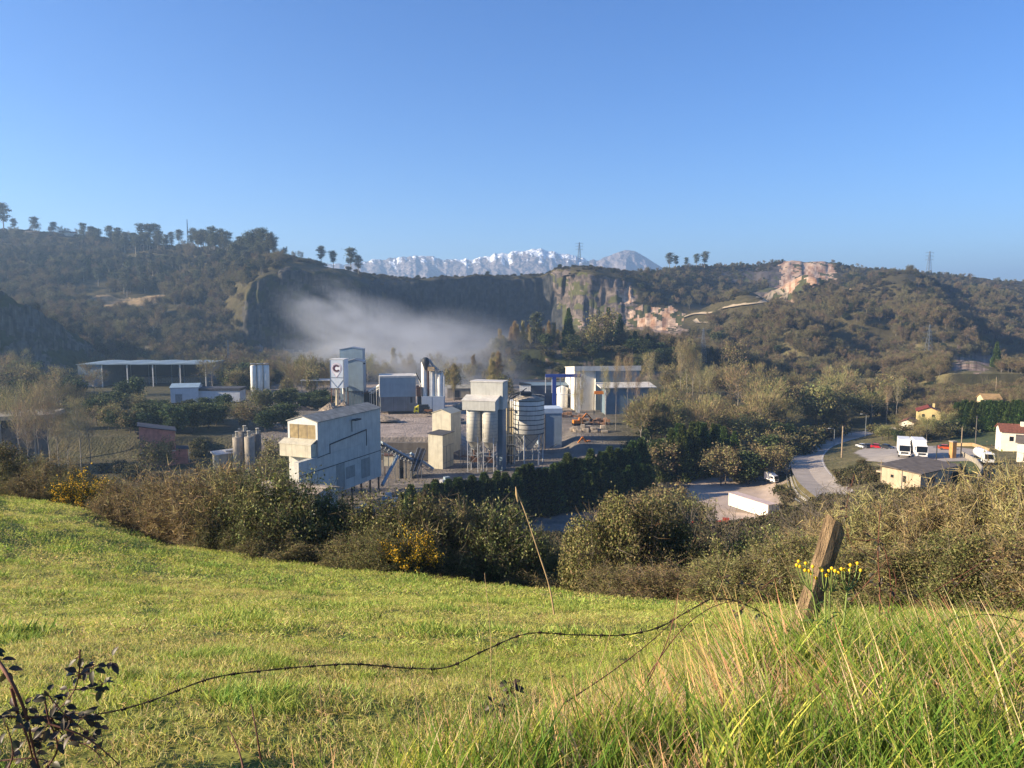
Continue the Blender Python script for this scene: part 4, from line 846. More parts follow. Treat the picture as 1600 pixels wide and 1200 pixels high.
house(1563, 215, math.radians(-24), 11, 9, 5.6, 1.6, WW, RTILE, 'white house with a broad red tiled roof at the right edge', z=-40.6, axis='x', wins=(('f', 2, 3, 1, 1.3), ('f', 5, 3, 1, 1.3), ('f', 8, 3, 1, 1.3)), chimney=(5, 3))
MB_l = house(1588, 184, math.radians(-34), 10, 7, 4.6, 1.2, WW, DR, 'low white house with a grey roof in front of the red-roofed house', z=-37.2, axis='x', wins=(('f', 1.4, .2, 1.1, 2.1), ('f', 4.4, 1.5, 1, 1.1)))
t = at(1437, -37.9, 152, 'tan_shed', 'tan walled shed with a wide dark roof in front of the trucks', 'shed', rz=-math.radians(56))
MB().box(-8.2, 0, 0, 15, -1, 4.4).build('wall', TW, t); MB().prism([(-8.9, 4.9), (.4, 4.45), (.4, 4.6), (-8.9, 5.1)], -.5, 15.5).build('roof', DR, t)
MB().box(-8.2, 0, 0.1, 14.8, 4.38, 4.46).build('wall_plate', TW, t)
MB().box(-3.6, -3.0, -.05, -.01, 2.2, 3.5).build('window', GLASS, t); MB().box(-6.2, -5.6, -.05, -.01, 2.7, 3.3).build('window', GLASS, t)
MB().box(-9.6, -8.25, .3, 2, 3.2, 3.5).build('side_canopy', TW, t); MB().box(.01, .08, 3, 5.5, 2, 3.2).build('window', GLASS, t)
# container, trucks, cars
t = at(1213, -48, 172, 'white_container', 'long white container standing on the dusty lower yard', 'container', rz=math.radians(26))
MB().box(-2.6, 0, 0, 13, 0.2, 3.2).build('body', mat('white_container_paint', lin('#ddd5c6'), .5, .06, .5, stain=.2), t); MB().box(-2.65, .05, -.05, 13.05, 3.21, 3.3).build('roof', mat('pinkish_container_roof', lin('#c9b4aa'), .7, .1, 1), t)
MB().bar((-.05, -.04, .2), (-.05, -.04, 3.2), .1).bar((-1.3, -.04, .2), (-1.3, -.04, 3.2), .06).build('door_seam', STEEL, t); MB().box(-2.4, -.2, .4, 12.6, 0, .2).build('skid', DARK, t)
GT = 'two white box trucks parked side by side'
box_truck(1413, gz(*G(1410, 716).xy)+.12, G(1410, 716).y, math.radians(-114), 'left white box truck of the pair, nose toward the shed', 7, group=GT).scale = (1.25, 1.25, 1.25); box_truck(1440, gz(*G(1438, 718).xy)+.12, G(1438, 718).y, math.radians(-109), 'right white box truck of the pair, beside its twin', 7, group=GT).scale = (1.25, 1.25, 1.25)
q_ = G(1213, 756); box_truck(1213, q_.z+.15, q_.y, math.radians(-60), 'small white van parked behind the white container', 4.6).scale = (.75, .75, .75)
heap(1232, q_.z-.2, q_.y-2, 3.5, 3, 2.0, 'tan earth heap beside the white container', name='earth_heap'); heap(1240, q_.z, q_.y+6, 3, 3, 1.8, 'small tan heap behind the van', name='earth_heap')
q_ = G(1545, 727)
t = at(1545, q_.z+.1, q_.y, 'tank_truck', 'white truck with a long rounded tank parked by the low wall', 'truck', rz=-math.radians(103))
MB().tube([(-7.6, 0, 1.9), (-7.4, 0, 1.9), (-2.6, 0, 1.9), (-2.4, 0, 1.9)], [.6, 1.15, 1.15, .6], 18).build('tank', WP, t)
MB().prism([(-1.95, .55), (.05, .55), (.12, 1.5), (-.15, 2.7), (-1.95, 2.8)], -1.1, 1.1).build('cab', WP, t); MB().prism([(.09, 1.4), (.15, 1.4), (-.05, 2.5), (-.13, 2.5)], -.95, .95).build('windscreen', GLASS, t); MB().box(-7.4, -.2, -.5, .5, .5, .8).build('chassis', DARK, t); wheels(t, (-.9, -5.4, -6.6), 1.15)
RED = mat('red_car_paint', lin('#b3232b'), .3, .03, 1, spec=.5); BKP = mat('black_car_paint', lin('#24262b'), .3, .03, 1, spec=.5); SIL = mat('silver_car_paint', lin('#b9bcc0'), .3, .03, 1, spec=.5)
def ground_at(px, py): return G(px, py)
for px, py, rz, lab, c in ((1346, 700, 100, 'silver van-like car at the far left end of the parked row', SIL), (1356, 700.5, 80, 'black car between the silver and the red one', BKP), (1371, 701, -25, 'bright red car parked side on at the yard edge', RED), (1386, 702, -60, 'dark car parked right of the red car', BKP), (1478, 703, -20, 'orange-red car parked near the tan pillar', mat('orange_car_paint', lin('#c4552b'), .3, .05, 1))):
    p = G(px, py); car(px, p.z+.1, p.y, math.radians(rz), lab, c, 'cars parked along the yard edge')
t = at(1488, gz(*G(1488, 716).xy), G(1488, 716).y, 'gate_pillar', 'square tan stone pillar at the yard entrance', 'pillar', rz=.2)
MB().box(-.6, .6, -.6, .6, -.5, 4.3).build('shaft', mat('tan_pillar', lin('#b98a55'), .9, .15, 1), t); MB().box(-.75, .75, -.75, .75, 4.31, 4.6).build('cap', CONC, t)
def lowwall(pts, h, label, m=CONC, name='boundary_wall'):
    q = [G(a, b) for a, b in pts]; t = empty(name, q[0], 0, label, 'wall'); mb = MB()
    for a, b in zip(q[:-1], q[1:]): mb.bar(a-q[0]+Vector((0, 0, h/2-.3)), b-q[0]+Vector((0, 0, h/2-.3)), .25, h)
    mb.build('panel', m, t)
lowwall([(1502, 712), (1525, 725), (1535, 738), (1528, 752)], 1.6, 'grey boundary wall stepping down beside the tank truck')
lowwall([(1495, 697), (1520, 697), (1545, 706)], 1.3, 'tan garden wall behind the pillar', mat('tan_wall', lin('#b79a72'), .9, .15, 1))
lowwall([(1352, 672), (1400, 670)], 1.0, 'pale low wall at the road crest', WHITE)
# pallets and goods on the lower yard
rr = random.Random(4)
for i in range(16):
    px, py = 1088+i*9.5+rr.uniform(-2, 2), 750-(i % 4)*3+rr.uniform(-2, 1); p = G(px, py)
    if p is None: continue
    t = empty('stacked_pallet', p, rr.uniform(0, 3), 'wrapped pallet of goods stacked in the shade of the conifers', 'pallet', 'pallets stacked beside the lower yard')
    MB().box(-.7, .7, -.6, .6, .15, rr.uniform(1, 2.2)).build('load', mat('pallet_load_%s' % ('abc'[i % 3]), [lin('#8d8f94'), lin('#a08e86'), lin('#6d7680')][i % 3], .7, .3, 2), t); MB().box(-.75, .75, -.65, .65, 0, .14).build('base', RUST, t)
for i in range(9):
    px, py = 1085+i*13+rr.uniform(-3, 3), 822+rr.uniform(-5, 4); p = G(px, py)
    if p is None: continue
    t = empty('sack_pallet', p, rr.uniform(0, 3), 'pallet of reddish sacks at the near edge of the lower yard', 'pallet', 'sack pallets at the near edge of the lower yard')
    MB().box(-.7, .7, -.6, .6, .15, rr.uniform(.8, 1.6)).build('load', mat('sack_red', lin('#b5452f'), .7, .3, 2) if i % 3 != 2 else mat('sack_white', lin('#bdb7ad'), .7, .2, 2), t); MB().box(-.75, .75, -.65, .65, 0, .14).build('base', RUST, t)
# lamps, poles
def lamp(px, py, h, label, arm=1):
    p = G(px, py); t = empty('street_lamp', p, 0, label, 'street lamp', 'street lamps beside the road')
    MB().tube([(0, 0, -.3), (0, 0, h*.6), (0, 0, h)], [.14, .11, .08], 8).build('post', STEEL, t); MB().tube([(0, 0, h), (-arm*.6, 0, h+.35), (-arm*1.6, 0, h+.4)], .07, 6).build('arm', STEEL, t); MB().box(min(-arm*1.5, -arm*2.3), max(-arm*1.5, -arm*2.3), -.15, .15, h+.3, h+.48).build('lamp_head', WHITE, t)
lamp(1352, 684, 9, 'tall grey street lamp at the crest of the road'); lamp(1303, 697, 6, 'shorter street lamp on the outer bend of the road')
def pole(px, py, h, label, m=None, cross=True, w=.16, lean=0):
    p = G(px, py); t = empty('utility_pole', p, 0, label, 'pole', 'utility poles around the settlement')
    MB().tube([(0, 0, -.5), (lean, 0, h)], [w, w*.7], 8).build('shaft', m or mat('weathered_pole', lin('#9c8a72'), .9, .2, 2), t)
    if cross: MB().bar((lean-.9, 0, h-.5), (lean+.9, 0, h-.5), .12).build('crossarm', DARK, t)
pole(1315, 715, 9.5, 'tan wooden pole standing inside the road bend', cross=False, w=.25); pole(1524, 694, 9, 'dark pole with fittings before the hedge', DCONC); pole(1501, 715, 8, 'slender tan pole by the pillar', cross=False)
pole(1375, 768, 6.5, 'thin pale pole on the verge left of the tan shed', cross=False, w=.1); pole(1462, 735, 6, 'short dark pole behind the shed roof', DARK); pole(1555, 626, 12, 'pale pole beside the far tan-roofed house')
# lattice pylons
def pylon(px, Y, h, label, arms=(.95, .8, .65), bw=None, aw=None, z=None, thick=None, name='power_pylon', cat='pylon'):
    p = XZ(px, 0, Y); zz = gz(p.x, p.y) if z is None else z; p = XZ(px, zz, Y); t = empty(name, p, .2, label, cat)
    bw = bw or h*.09; aw = aw or h*.2; th = thick or max(.12, Y*.00024); mb = MB()
    def wd(z): return bw*(1-z/h)*.9+bw*.12
    zs = np.linspace(0, h, 10)
    for a, b in zip(zs[:-1], zs[1:]):
        wa, wb = wd(a), wd(b)
        for sx, sy in ((-1, -1), (1, -1), (1, 1), (-1, 1)): mb.bar((sx*wa, sy*wa, a), (sx*wb, sy*wb, b), th)
        for s in (-1, 1): mb.bar((-wa, s*wa, a), (wb, s*wb, b), th*.6); mb.bar((wa, s*wa, a), (-wb, s*wb, b), th*.6); mb.bar((s*wa, -wa, a), (s*wb, wb, b), th*.6)
    mb.build('tower', STEEL, t)
    for f in arms:
        z = h*f; mb = MB()
        for s in (-1, 1): mb.bar((0, 0, z+h*.02), (s*aw, 0, z), th*.8); mb.bar((0, 0, z-h*.03), (s*aw, 0, z), th*.8); mb.bar((s*aw*.95, 0, z), (s*aw*.95, 0, z-h*.05), th*.6)
        mb.build('crossarm', STEEL, t)
    return t
pylon(905, 1000, 25, 'lattice pylon on the ridge in front of the grey mountain peak', z=58); pylon(1451, 1290, 38, 'lattice pylon on the skyline of the right-hand hill')
pylon(1098, 500, 22, 'pale lattice pylon with three cross arms beside the conifer row', (.97, .72, .5)); pylon(1450, 610, 30, 'lattice pylon rising from the wooded slope above the tan outcrop')
pylon(294, 1150, 42, 'slender red and white radio mast above the eucalyptus', (), 1.1, name='radio_mast', cat='mast', thick=.35); pylon(358, 520, 24, 'thin dark lattice pylon in front of the quarry cliff', (.97, .85), 1.0, 3)
pylon(1558, 470, 14, 'small pale pylon near the far tan roof', (.95,), .5, 1.6)
# hilltop buildings on the left ridge
for px, py, w, lab in ((100, 366, 16, 'tiny cream house with flat roof on the left ridge'), (112, 367, 9, 'tiny pale gabled house at the edge of the ridge buildings'), (47, 366, 16, 'low tan barn between trees on the left ridge')):
    p = G(px, py+2) or P(px, py+2, 1180); t = empty('ridge_house', p, .1, lab, 'house', 'small houses on the left ridge')
    MB().box(-w/2, w/2, 0, 8, -3, 5).build('wall', WW if px > 60 else TW, t); gable_roof(-w/2, w/2, 0, 8, 5, 7, .2, .4, 'x').build('roof', RTILE if px == 112 else DR, t)
# ================================================================ VEGETATION
def unit(v): return v/np.maximum(1e-9, np.linalg.norm(v, axis=-1, keepdims=True))
def rdir(n, r): return unit(r.normal(size=(n, 3)))
def blades(base, d, ln, wd, tip=.15, bend=None, seg=1, r=None, flat=None):
    """ribbons: base Nx3, direction Nx3, length N, width N"""
    n = len(base); ln = np.broadcast_to(ln, n)[:, None]; wd = np.broadcast_to(wd, n)[:, None]
    s = np.cross(d, r.normal(size=(n, 3)) if flat is None else flat); s = unit(s); V = []
    for k in range(seg+1):
        t = k/seg; p = base+d*ln*t
        if bend is not None: p = p+bend*(t*t)
        w = wd*.5*(1-(1-tip)*t**1.5); V += [p-s*w, p+s*w]
    V = np.stack(V, 1); m = 2*(seg+1); f = []
    o = np.arange(n)[:, None]*m
    for k in range(seg): f.append(o+np.array([[2*k, 2*k+1, 2*k+3, 2*k+2]]))
    return V.reshape(-1, 3), np.concatenate(f, 1).reshape(-1, 4)
def leaves(c, size, r, asp=1.6, nrm=None):
    n = len(c); a = unit(r.normal(size=(n, 3))) if nrm is None else unit(np.cross(nrm, r.normal(size=(n, 3))))
    b = unit(np.cross(a, r.normal(size=(n, 3)) if nrm is None else nrm)); size = np.broadcast_to(size, n)[:, None]
    V = np.stack([c-a*size*asp/2, c+b*size/2, c+a*size*asp/2, c-b*size/2], 1)
    return V.reshape(-1, 3), np.arange(4*n).reshape(-1, 4)
def vary(col, n, r, amt=.25, alt=None, fr=.2):
    c = np.tile(np.array(col, float), (n, 1))
    if alt is not None:
        m = r.random(n) < fr; c[m] = alt
    return np.clip(c*(1+amt*r.normal(size=(n, 1)))*(1+.06*r.normal(size=(n, 3))), .003, 1)
def tubes(segs, n=5):
    """segs: list of (p0, p1, r0, r1)"""
    a = np.array([s[0] for s in segs], float); b = np.array([s[1] for s in segs], float); ra = np.array([s[2] for s in segs])[:, None]; rb = np.array([s[3] for s in segs])[:, None]
    d = unit(b-a); up = np.where(np.abs(d[:, 2:3]) < .9, [[0, 0, 1.]], [[1., 0, 0]]); s = unit(np.cross(d, up)); u = np.cross(s, d); V = []
    for p, rr in ((a, ra), (b, rb)):
        for k in range(n): V.append(p+(s*math.cos(2*math.pi*k/n)+u*math.sin(2*math.pi*k/n))*rr)
    V = np.stack(V, 1); o = np.arange(len(segs))[:, None]*2*n
    f = np.concatenate([o+np.array([[k, (k+1) % n, n+(k+1) % n, n+k]]) for k in range(n)], 1).reshape(-1, 4)
    return V.reshape(-1, 3), f
LEAF = mat('foliage', (0, 0, 0), .75, .18, .6, attr='Col', trans=.22, spec=.15, objrand=.16)
TWIG = mat('twigs', (0, 0, 0), .9, .15, .6, attr='Col', trans=.1, spec=.1, objrand=.14)
BARK = mat('bark', (.14, .12, .10), .9, .25, 3, stretch=(1, 1, .3), spec=.1)
PBARK = mat('pale_bark', (.30, .27, .23), .9, .25, 2, stretch=(1, 1, .3), spec=.1)
def skeleton(r, h, h0, spread, nb, up=.6, r0=.16, sub=4, wob=.04):
    """trunk + limbs; returns segments and limb tip samples"""
    segs = []; pts = [np.zeros(3)]; k = 7
    for i in range(1, k+1): pts.append(np.array([r.normal()*wob*h*.5*i/k, r.normal()*wob*h*.5*i/k, h*i/k*.96]))
    for i in range(k): segs.append((pts[i]-(np.array([0, 0, .4]) if i == 0 else 0), pts[i+1], r0*(1-.85*i/k), r0*(1-.85*(i+1)/k)))
    tips = []
    for b in range(nb):
        t = h0+(1-h0)*(b+.5)/nb*.92; q = t*k; i = min(int(q), k-1); p = pts[i]+(pts[i+1]-pts[i])*(q-i)
        a = b*2.4+r.random(); L = spread(t)*(0.75+.5*r.random()); d = unit(np.array([math.cos(a), math.sin(a), up+.3*r.random()]))
        rr = r0*(1-.85*t)*.6; mid = p+d*L*.5; e = mid+unit(d+np.array([0, 0, .35])+r.normal(size=3)*.2)*L*.5
        segs += [(p, mid, rr, rr*.6), (mid, e, rr*.6, rr*.2)]; tips += [(mid, L), (e, L)]
        for s in range(sub):
            u = r.random()*.8+.2; q0 = p+(e-p)*u; dd = unit(d+r.normal(size=3)*.6+np.array([0, 0, .2])); e2 = q0+dd*L*.45*(.5+r.random()); segs.append((q0, e2, rr*.35, rr*.1)); tips.append((e2, L))
    return segs, tips
def near_tips(tips, n, r, sp):
    T = np.array([t[0] for t in tips]); L = np.array([t[1] for t in tips]); i = r.integers(0, len(T), n)
    return T[i]+r.normal(size=(n, 3))*(L[i, None]*sp)
PROTO = {}
def make_tree(kind, v, name, twoparts=True):
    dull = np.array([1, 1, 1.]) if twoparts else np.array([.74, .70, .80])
    r = np.random.default_rng(hash_(kind)*13+v*7+1)
    if kind == 'bare':       # spreading bare tree, twigs catching the light
        h = 10; segs, tips = skeleton(r, h, .3, lambda t: 4.2*math.sin(math.pi*min(1, (t*.9)))**.6+.6, 11, .7, .2, 6)
        n = 2600; b = near_tips(tips, n, r, .13); d = unit(b-np.array([0, 0, h*.35])+r.normal(size=(n, 3))*2.2); V, f = blades(b, d, .5+r.random(n)*.9, .05+.05*r.random(n), r=r)
        c = vary((.22, .175, .09), n, r, .22, (.25, .24, .09), .35); bat = [(V, f, 0, c)]
    elif kind == 'budding':
        h = 8.5; segs, tips = skeleton(r, h, .2, lambda t: 4.0*math.sin(math.pi*min(1, (t*.85+.08)))**.6+.5, 12, .6, .2, 6)
        n = 1700; b = near_tips(tips, n, r, .15); V, f = leaves(b, .22+.25*r.random(n), r); c = vary((.18, .175, .065), n, r, .25, (.23, .19, .09), .4); bat = [(V, f, 0, c)]
        b = near_tips(tips, 1200, r, .16); V, f = blades(b, unit(r.normal(size=(1200, 3))+[0, 0, .6]), .8, .07, r=r); bat.append((V, f, 0, vary((.14, .11, .06), 1200, r, .2)))
    elif kind == 'poplar':
        h = 15; segs, tips = skeleton(r, h, .22, lambda t: 2.2*(1-t)**.5+.6, 22, 1.5, .16, 4, .02)
        n = 5600; b = near_tips(tips, n, r, .16); d = unit(r.normal(size=(n, 3))*.3+[0, 0, 1.]); V, f = blades(b, d, .6+r.random(n)*1.0, .028+.03*r.random(n), r=r)
        c = vary((.25, .185, .10), n, r, .2, (.27, .23, .09), .35); bat = [(V, f, 0, c)]
    elif kind == 'tallbare':
        h = 20; segs, tips = skeleton(r, h, .5, lambda t: 4.4*math.sin(math.pi*min(1, (t-.3)*1.25))**.7+.6, 14, 1.5, .2, 6, .03)
        n = 2900; b = near_tips(tips, n, r, .12); d = unit(r.normal(size=(n, 3))*.42+[0, 0, .9]); V, f = blades(b, d, .5+r.random(n)*.9, .026+.03*r.random(n), r=r); bat = [(V, f, 0, vary((.30, .23, .13), n, r, .2, (.32, .28, .12), .35))]
    elif kind == 'eucalyptus':
        h = 22; segs, tips = skeleton(r, h, .34, lambda t: 3.3*math.sin(math.pi*min(1, (t-.2)*1.2))**.7+.7, 13, .9, .40, 2, .03)
        bat = []
        for p, L in tips[::1]:
            n = 36; q = np.array(p)+r.normal(size=(n, 3))*[.95, .95, .6]; V, f = leaves(q, .3+.3*r.random(n), r, 2.0); bat.append((V, f, 0, vary((.085, .095, .06), n, r, .28, (.11, .11, .06), .22)))
    elif kind == 'conifer':
        h = 12; segs = [(np.array([0, 0, -.4]), np.array([0, 0, h*.9]), .22, .04)]; n = 4200
        z = h*(.04+.96*r.random(n)**.95); zr = z/h; R0 = 2.5*(1-zr)**.78*(1+.13*np.sin(zr*19+v)+.0); a = r.random(n)*6.28; lob = 1+.16*np.sin(a*5+zr*9+v*2); rad = R0*lob*(.55+.47*r.random(n)**.5)
        b = np.stack([rad*np.cos(a), rad*np.sin(a), z], 1); d = unit(np.stack([np.cos(a), np.sin(a), .9+.5*r.random(n)], 1)+r.normal(size=(n, 3))*.25)
        V, f = blades(b-d*.2, d, .45+.4*r.random(n), .22+.16*r.random(n), r=r, tip=.2); bat = [(V, f, 0, vary((.045, .075, .022), n, r, .35, (.13, .18, .045), .38))]
    elif kind == 'broadleaf':    # evergreen oak / laurel like clumped crown
        h = 8; segs, tips = skeleton(r, h, .2, lambda t: 3.4*math.sin(math.pi*min(1, t*.9+.06))**.5, 11, .5, .22, 4); bat = []
        for p, L in tips:
            n = 48; q = np.array(p)+r.normal(size=(n, 3))*[.75, .75, .5]; V, f = leaves(q, .28+.28*r.random(n), r); cc = .7+.6*r.random(); bat.append((V, f, 0, vary((.05*cc, .068*cc, .026*cc), n, r, .25, (.10, .12, .04), .2)))
    elif kind == 'shrub':
        h = 3; segs = []; bat = []
        for k in range(9):
            e = np.array([r.normal()*1.3, r.normal()*1.3, 1+1.6*r.random()]); segs.append((np.zeros(3)-[0, 0, .2], e, .06, .02))
            n = 150; q = e+r.normal(size=(n, 3))*[.8, .8, .55]; q[:, 2] = np.abs(q[:, 2]); V, f = leaves(q, .25+.22*r.random(n), r); bat.append((V, f, 0, vary((.075, .075, .032), n, r, .28, (.12, .10, .05), .35)))
    tb = tubes(segs, 5 if kind != 'shrub' else 4); bm = PBARK if kind in ('poplar', 'tallbare', 'eucalyptus', 'bare') else BARK
    leafm = TWIG if kind in ('bare', 'poplar', 'tallbare') else LEAF
    if kind in ('budding',): leafm = LEAF
    cname = {'bare': 'crown', 'poplar': 'crown'}.get(kind, 'crown')
    if twoparts:
        return fastmesh('crown', bat, [leafm]), fastmesh('trunk', [(tb[0], tb[1], 0, None)], [bm])
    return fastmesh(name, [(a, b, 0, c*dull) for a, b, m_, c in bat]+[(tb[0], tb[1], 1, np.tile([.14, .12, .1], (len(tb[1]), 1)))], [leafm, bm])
def hash_(s): return sum(ord(c)*(i+3) for i, c in enumerate(s)) % 9973
def protos(kind, nv=3):
    if kind not in PROTO: PROTO[kind] = [make_tree(kind, v, kind) for v in range(nv)]
    return PROTO[kind]
def put(px, Y):
    z = -45
    for _ in range(3): p = XZ(px, z, Y); z = gz(p.x, p.y)
    return Vector((p.x, p.y, z))
TN = {'bare': 'bare_tree', 'tallbare': 'bare_tree', 'budding': 'budding_tree', 'poplar': 'poplar_tree', 'eucalyptus': 'eucalyptus_tree', 'conifer': 'conifer_tree', 'broadleaf': 'evergreen_tree', 'shrub': 'shrub'}
TC = {'shrub': 'shrub'}
rv = random.Random(11)
def tree(kind, p, s, label, group=None, sx=1.0, v=None):
    cr, tr = rv.choice(protos(kind)) if v is None else protos(kind)[v]
    t = empty(TN[kind], p, rv.uniform(0, 6.28), label, TC.get(kind, 'tree'), group); t.scale = (s*sx, s*sx, s)
    link('crown', cr, t); link('trunk', tr, t); return t
# ---- individual trees
def rowpts(pts, n, jx=0, jy=0):
    out = []
    for i in range(n):
        q = i/(n-1)*(len(pts)-1) if n > 1 else 0; k = min(int(q), len(pts)-2); u = q-k
        out.append((pts[k][0]+(pts[k+1][0]-pts[k][0])*u+rv.uniform(-jx, jx), pts[k][1]+(pts[k+1][1]-pts[k][1])*u+rv.uniform(-jy, jy)))
    return out
# skyline eucalyptus: (column, depth, height)
for px, Y, h in ((6, 1190, 42), (22, 1200, 20), (55, 1180, 27), (84, 1190, 20), (130, 1170, 26), (148, 1175, 20), (172, 1160, 26), (184, 1160, 24), (196, 1150, 20), (222, 1150, 30), (232, 1150, 30), (244, 1150, 30), (250, 1140, 22), (268, 1140, 20), (280, 1130, 24), (302, 1120, 26), (318, 1100, 26), (332, 1060, 32), (346, 1040, 30), (356, 1020, 28), (378, 940, 28), (392, 930, 32), (402, 930, 33), (412, 920, 33), (422, 900, 28), (366, 900, 26), (383, 860, 22)):
    tree('eucalyptus', put(px, Y), h/22, 'tall eucalyptus with open dark crown on the left skyline', 'eucalyptus on the left skyline', 1.35)
for i in range(70):
    px = rv.choice([rv.uniform(120, 200), rv.uniform(205, 262), rv.uniform(290, 350), rv.uniform(345, 432), rv.uniform(345, 432)]); Y = np.interp(px, [120, 300, 350, 432], [1165, 1110, 1035, 895])+rv.uniform(-25, 5)
    tree('eucalyptus', put(px, Y), rv.uniform(17, 27)/22, 'tall eucalyptus with open dark crown on the left skyline', 'eucalyptus on the left skyline', 1.35)
for i in range(34):
    px = rv.uniform(130, 420); Y = rv.uniform(840, 1000); tree('eucalyptus', put(px, min(Y, np.interp(px, [130, 350, 420], [1000, 960, 860]))), rv.uniform(15, 23)/22, 'grey-green eucalyptus on the slope below the left skyline', 'eucalyptus on the slope below the left skyline', 1.4)
for px, Y, h, lab in ((502, 930, 20, 'first of three eucalyptus standing on the quarry rim'), (521, 935, 18, 'slim middle eucalyptus on the quarry rim'), (548, 925, 26, 'broad eucalyptus on the quarry rim before the snowy range'), (560, 930, 20, 'eucalyptus at the right end of the quarry rim group'),
                      (1046, 1150, 20, 'thin leaning tree on the ridge right of the grey peak'), (1056, 1160, 16, 'small ridge tree right of the thin leaning one'), (1072, 1170, 13, 'low ridge tree between two ridge clumps'), (1088, 1180, 17, 'ridge tree left of the broadest ridge crown'), (1101, 1180, 20, 'broadest crown of the trees on the ridge right of the peak')):
    tree('eucalyptus', put(px, Y), h*(1.25 if px > 1000 else 1.15)/22, lab, 'trees on the quarry rim', 1.3)
for px, Y, h, k, lab in ((190, 690, 17, 'bare', 'lone rounded bare tree in the tan field on the left hill'), (240, 700, 14, 'bare', 'pair-forming bare tree right of the lone round one'), (837, 505, 24, 'eucalyptus', 'eucalyptus in the mist at the left of the plateau'), (888, 510, 27, 'conifer', 'tall dark pointed tree standing alone on the plateau edge'), (950, 515, 28, 'conifer', 'tall dark tree at the left of the plateau clump'),
                      (941, 505, 20, 'budding', 'olive budding tree in front of the tall dark plateau tree'), (968, 520, 24, 'conifer', 'dark tree at the right of the plateau clump'), (925, 505, 13, 'budding', 'small pale budding tree between the tall plateau trees'), (1152, 540, 11, 'conifer', 'round dark tree at the right end of the plateau row'),
                      (1122, 640, 12, 'broadleaf', 'small dark bushy tree beside the pale haul track'), (1145, 500, 15, 'budding', 'rounded olive tree on the slope below the plateau row'), (205, 330, 12, 'broadleaf', 'round evergreen tree in front of the open shed'), (1198, 340, 14, 'budding', 'large rounded budding tree above the road hedge'),
                      (1556, 470, 16, 'conifer', 'dark conifer beside the small pylon'), (1413, 400, 14, 'conifer', 'dark conifer beyond the yellow house')):
    tree(k, put(px, Y), h/{'bare': 10, 'eucalyptus': 22, 'conifer': 12, 'budding': 8.5, 'broadleaf': 8}[k], lab, sx={'conifer': .95, 'bare': .85, 'broadleaf': 1}.get(k, 1))
for i, (px, Y) in enumerate(rowpts([(985, 505), (1112, 520)], 16, 2, 3)): tree('conifer', put(px, Y), (11+rv.uniform(-1, 2.5))/12, 'dark conifer in the straight row along the plateau', 'conifer row along the plateau', 1.5)
for i, (px, Y) in enumerate(rowpts([(775, 500), (880, 512)], 16, 3, 8)): tree('poplar', put(px, Y), (15+rv.uniform(-2, 5))/15, 'slender bare tree in the misty row left of the plateau', 'slender bare trees on the plateau', .8)
# near conifer hedges
for i, (px, Y) in enumerate(rowpts([(632, 150), (700, 158), (800, 172), (900, 188), (1000, 205)], 44, 4, 1.6)):
    tree('conifer', put(px, Y), (10.0+rv.uniform(-1.0, 1.1)+i*.07)/12, 'dark green conifer in the long hedge below the silos', 'conifers of the long hedge below the silos', 1.5)
for i, (px, Y) in enumerate(rowpts([(900, 184), (1012, 196)], 19, 3, 1.2)): tree('conifer', put(px, Y), (8+rv.uniform(-.8, 1.2))/12, 'conifer in the shorter front hedge beside the lower yard', 'conifers of the shorter front hedge', 1.55)
for px, Y, h in ((1030, 182, 12.5), (1048, 186, 15), (1064, 184, 16.5), (1080, 188, 16.5), (1098, 190, 16), (1114, 192, 15.5), (1130, 196, 14), (1146, 200, 12), (1020, 190, 11), (1058, 196, 15), (1090, 200, 15), (1122, 204, 13.5)):
    tree('conifer', put(px, Y+32), h*.98/12, 'tall dark conifer in the dense clump behind the lower yard', 'tall conifers behind the lower yard', 1.15)
for i, (px, Y) in enumerate(rowpts([(1492, 285), (1612, 262)], 24, 2, 1)): tree('conifer', put(px, Y), (10.5+rv.uniform(-.4, .8))/12, 'tall clipped conifer in the dark hedge behind the lawn', 'clipped conifers behind the lawn', 1.4)
# left poplars and dark valley trees
for px, Y, h in ((34, 215, 25), (48, 205, 22), (62, 225, 24), (80, 215, 23), (93, 222, 20), (108, 215, 16), (128, 225, 21), (142, 235, 17), (18, 240, 20), (4, 230, 18), (72, 250, 23), (-12, 235, 20)):
    tree('tallbare', put(px, Y), h/20, 'tall bare brownish tree with pale trunk in front of the rock slope', 'bare trees by the grey flat-roofed hall', 1.0)
for i in range(46):
    px = rv.uniform(150, 455); Y = rv.uniform(262, 330); k = rv.choice(['broadleaf', 'broadleaf', 'budding']); tree(k, put(px, Y), rv.uniform(.6, .88) if 225 < px < 400 and Y > 285 else rv.uniform(.75, 1.1), {'broadleaf': 'dark evergreen tree in the shaded belt behind the brick building', 'budding': 'olive tree in the shaded belt behind the brick building'}[k], 'trees in the belt behind the brick building', 1.2)
for i in range(22):
    px = rv.uniform(395, 525); Y = rv.uniform(365, 450); tree('bare' if i % 3 else 'budding', put(px, Y), rv.uniform(.8, 1.5), 'thin bare grey tree between the slim silos and the emblem hopper', 'bare trees between the slim silos and the emblem hopper', .8)
for i in range(12):
    px = rv.uniform(452, 515); Y = rv.uniform(330, 362); tree('broadleaf', put(px, Y), rv.uniform(.5, .85), 'low dark tree left of the emblem hopper', 'low dark trees left of the emblem hopper', 1.3)
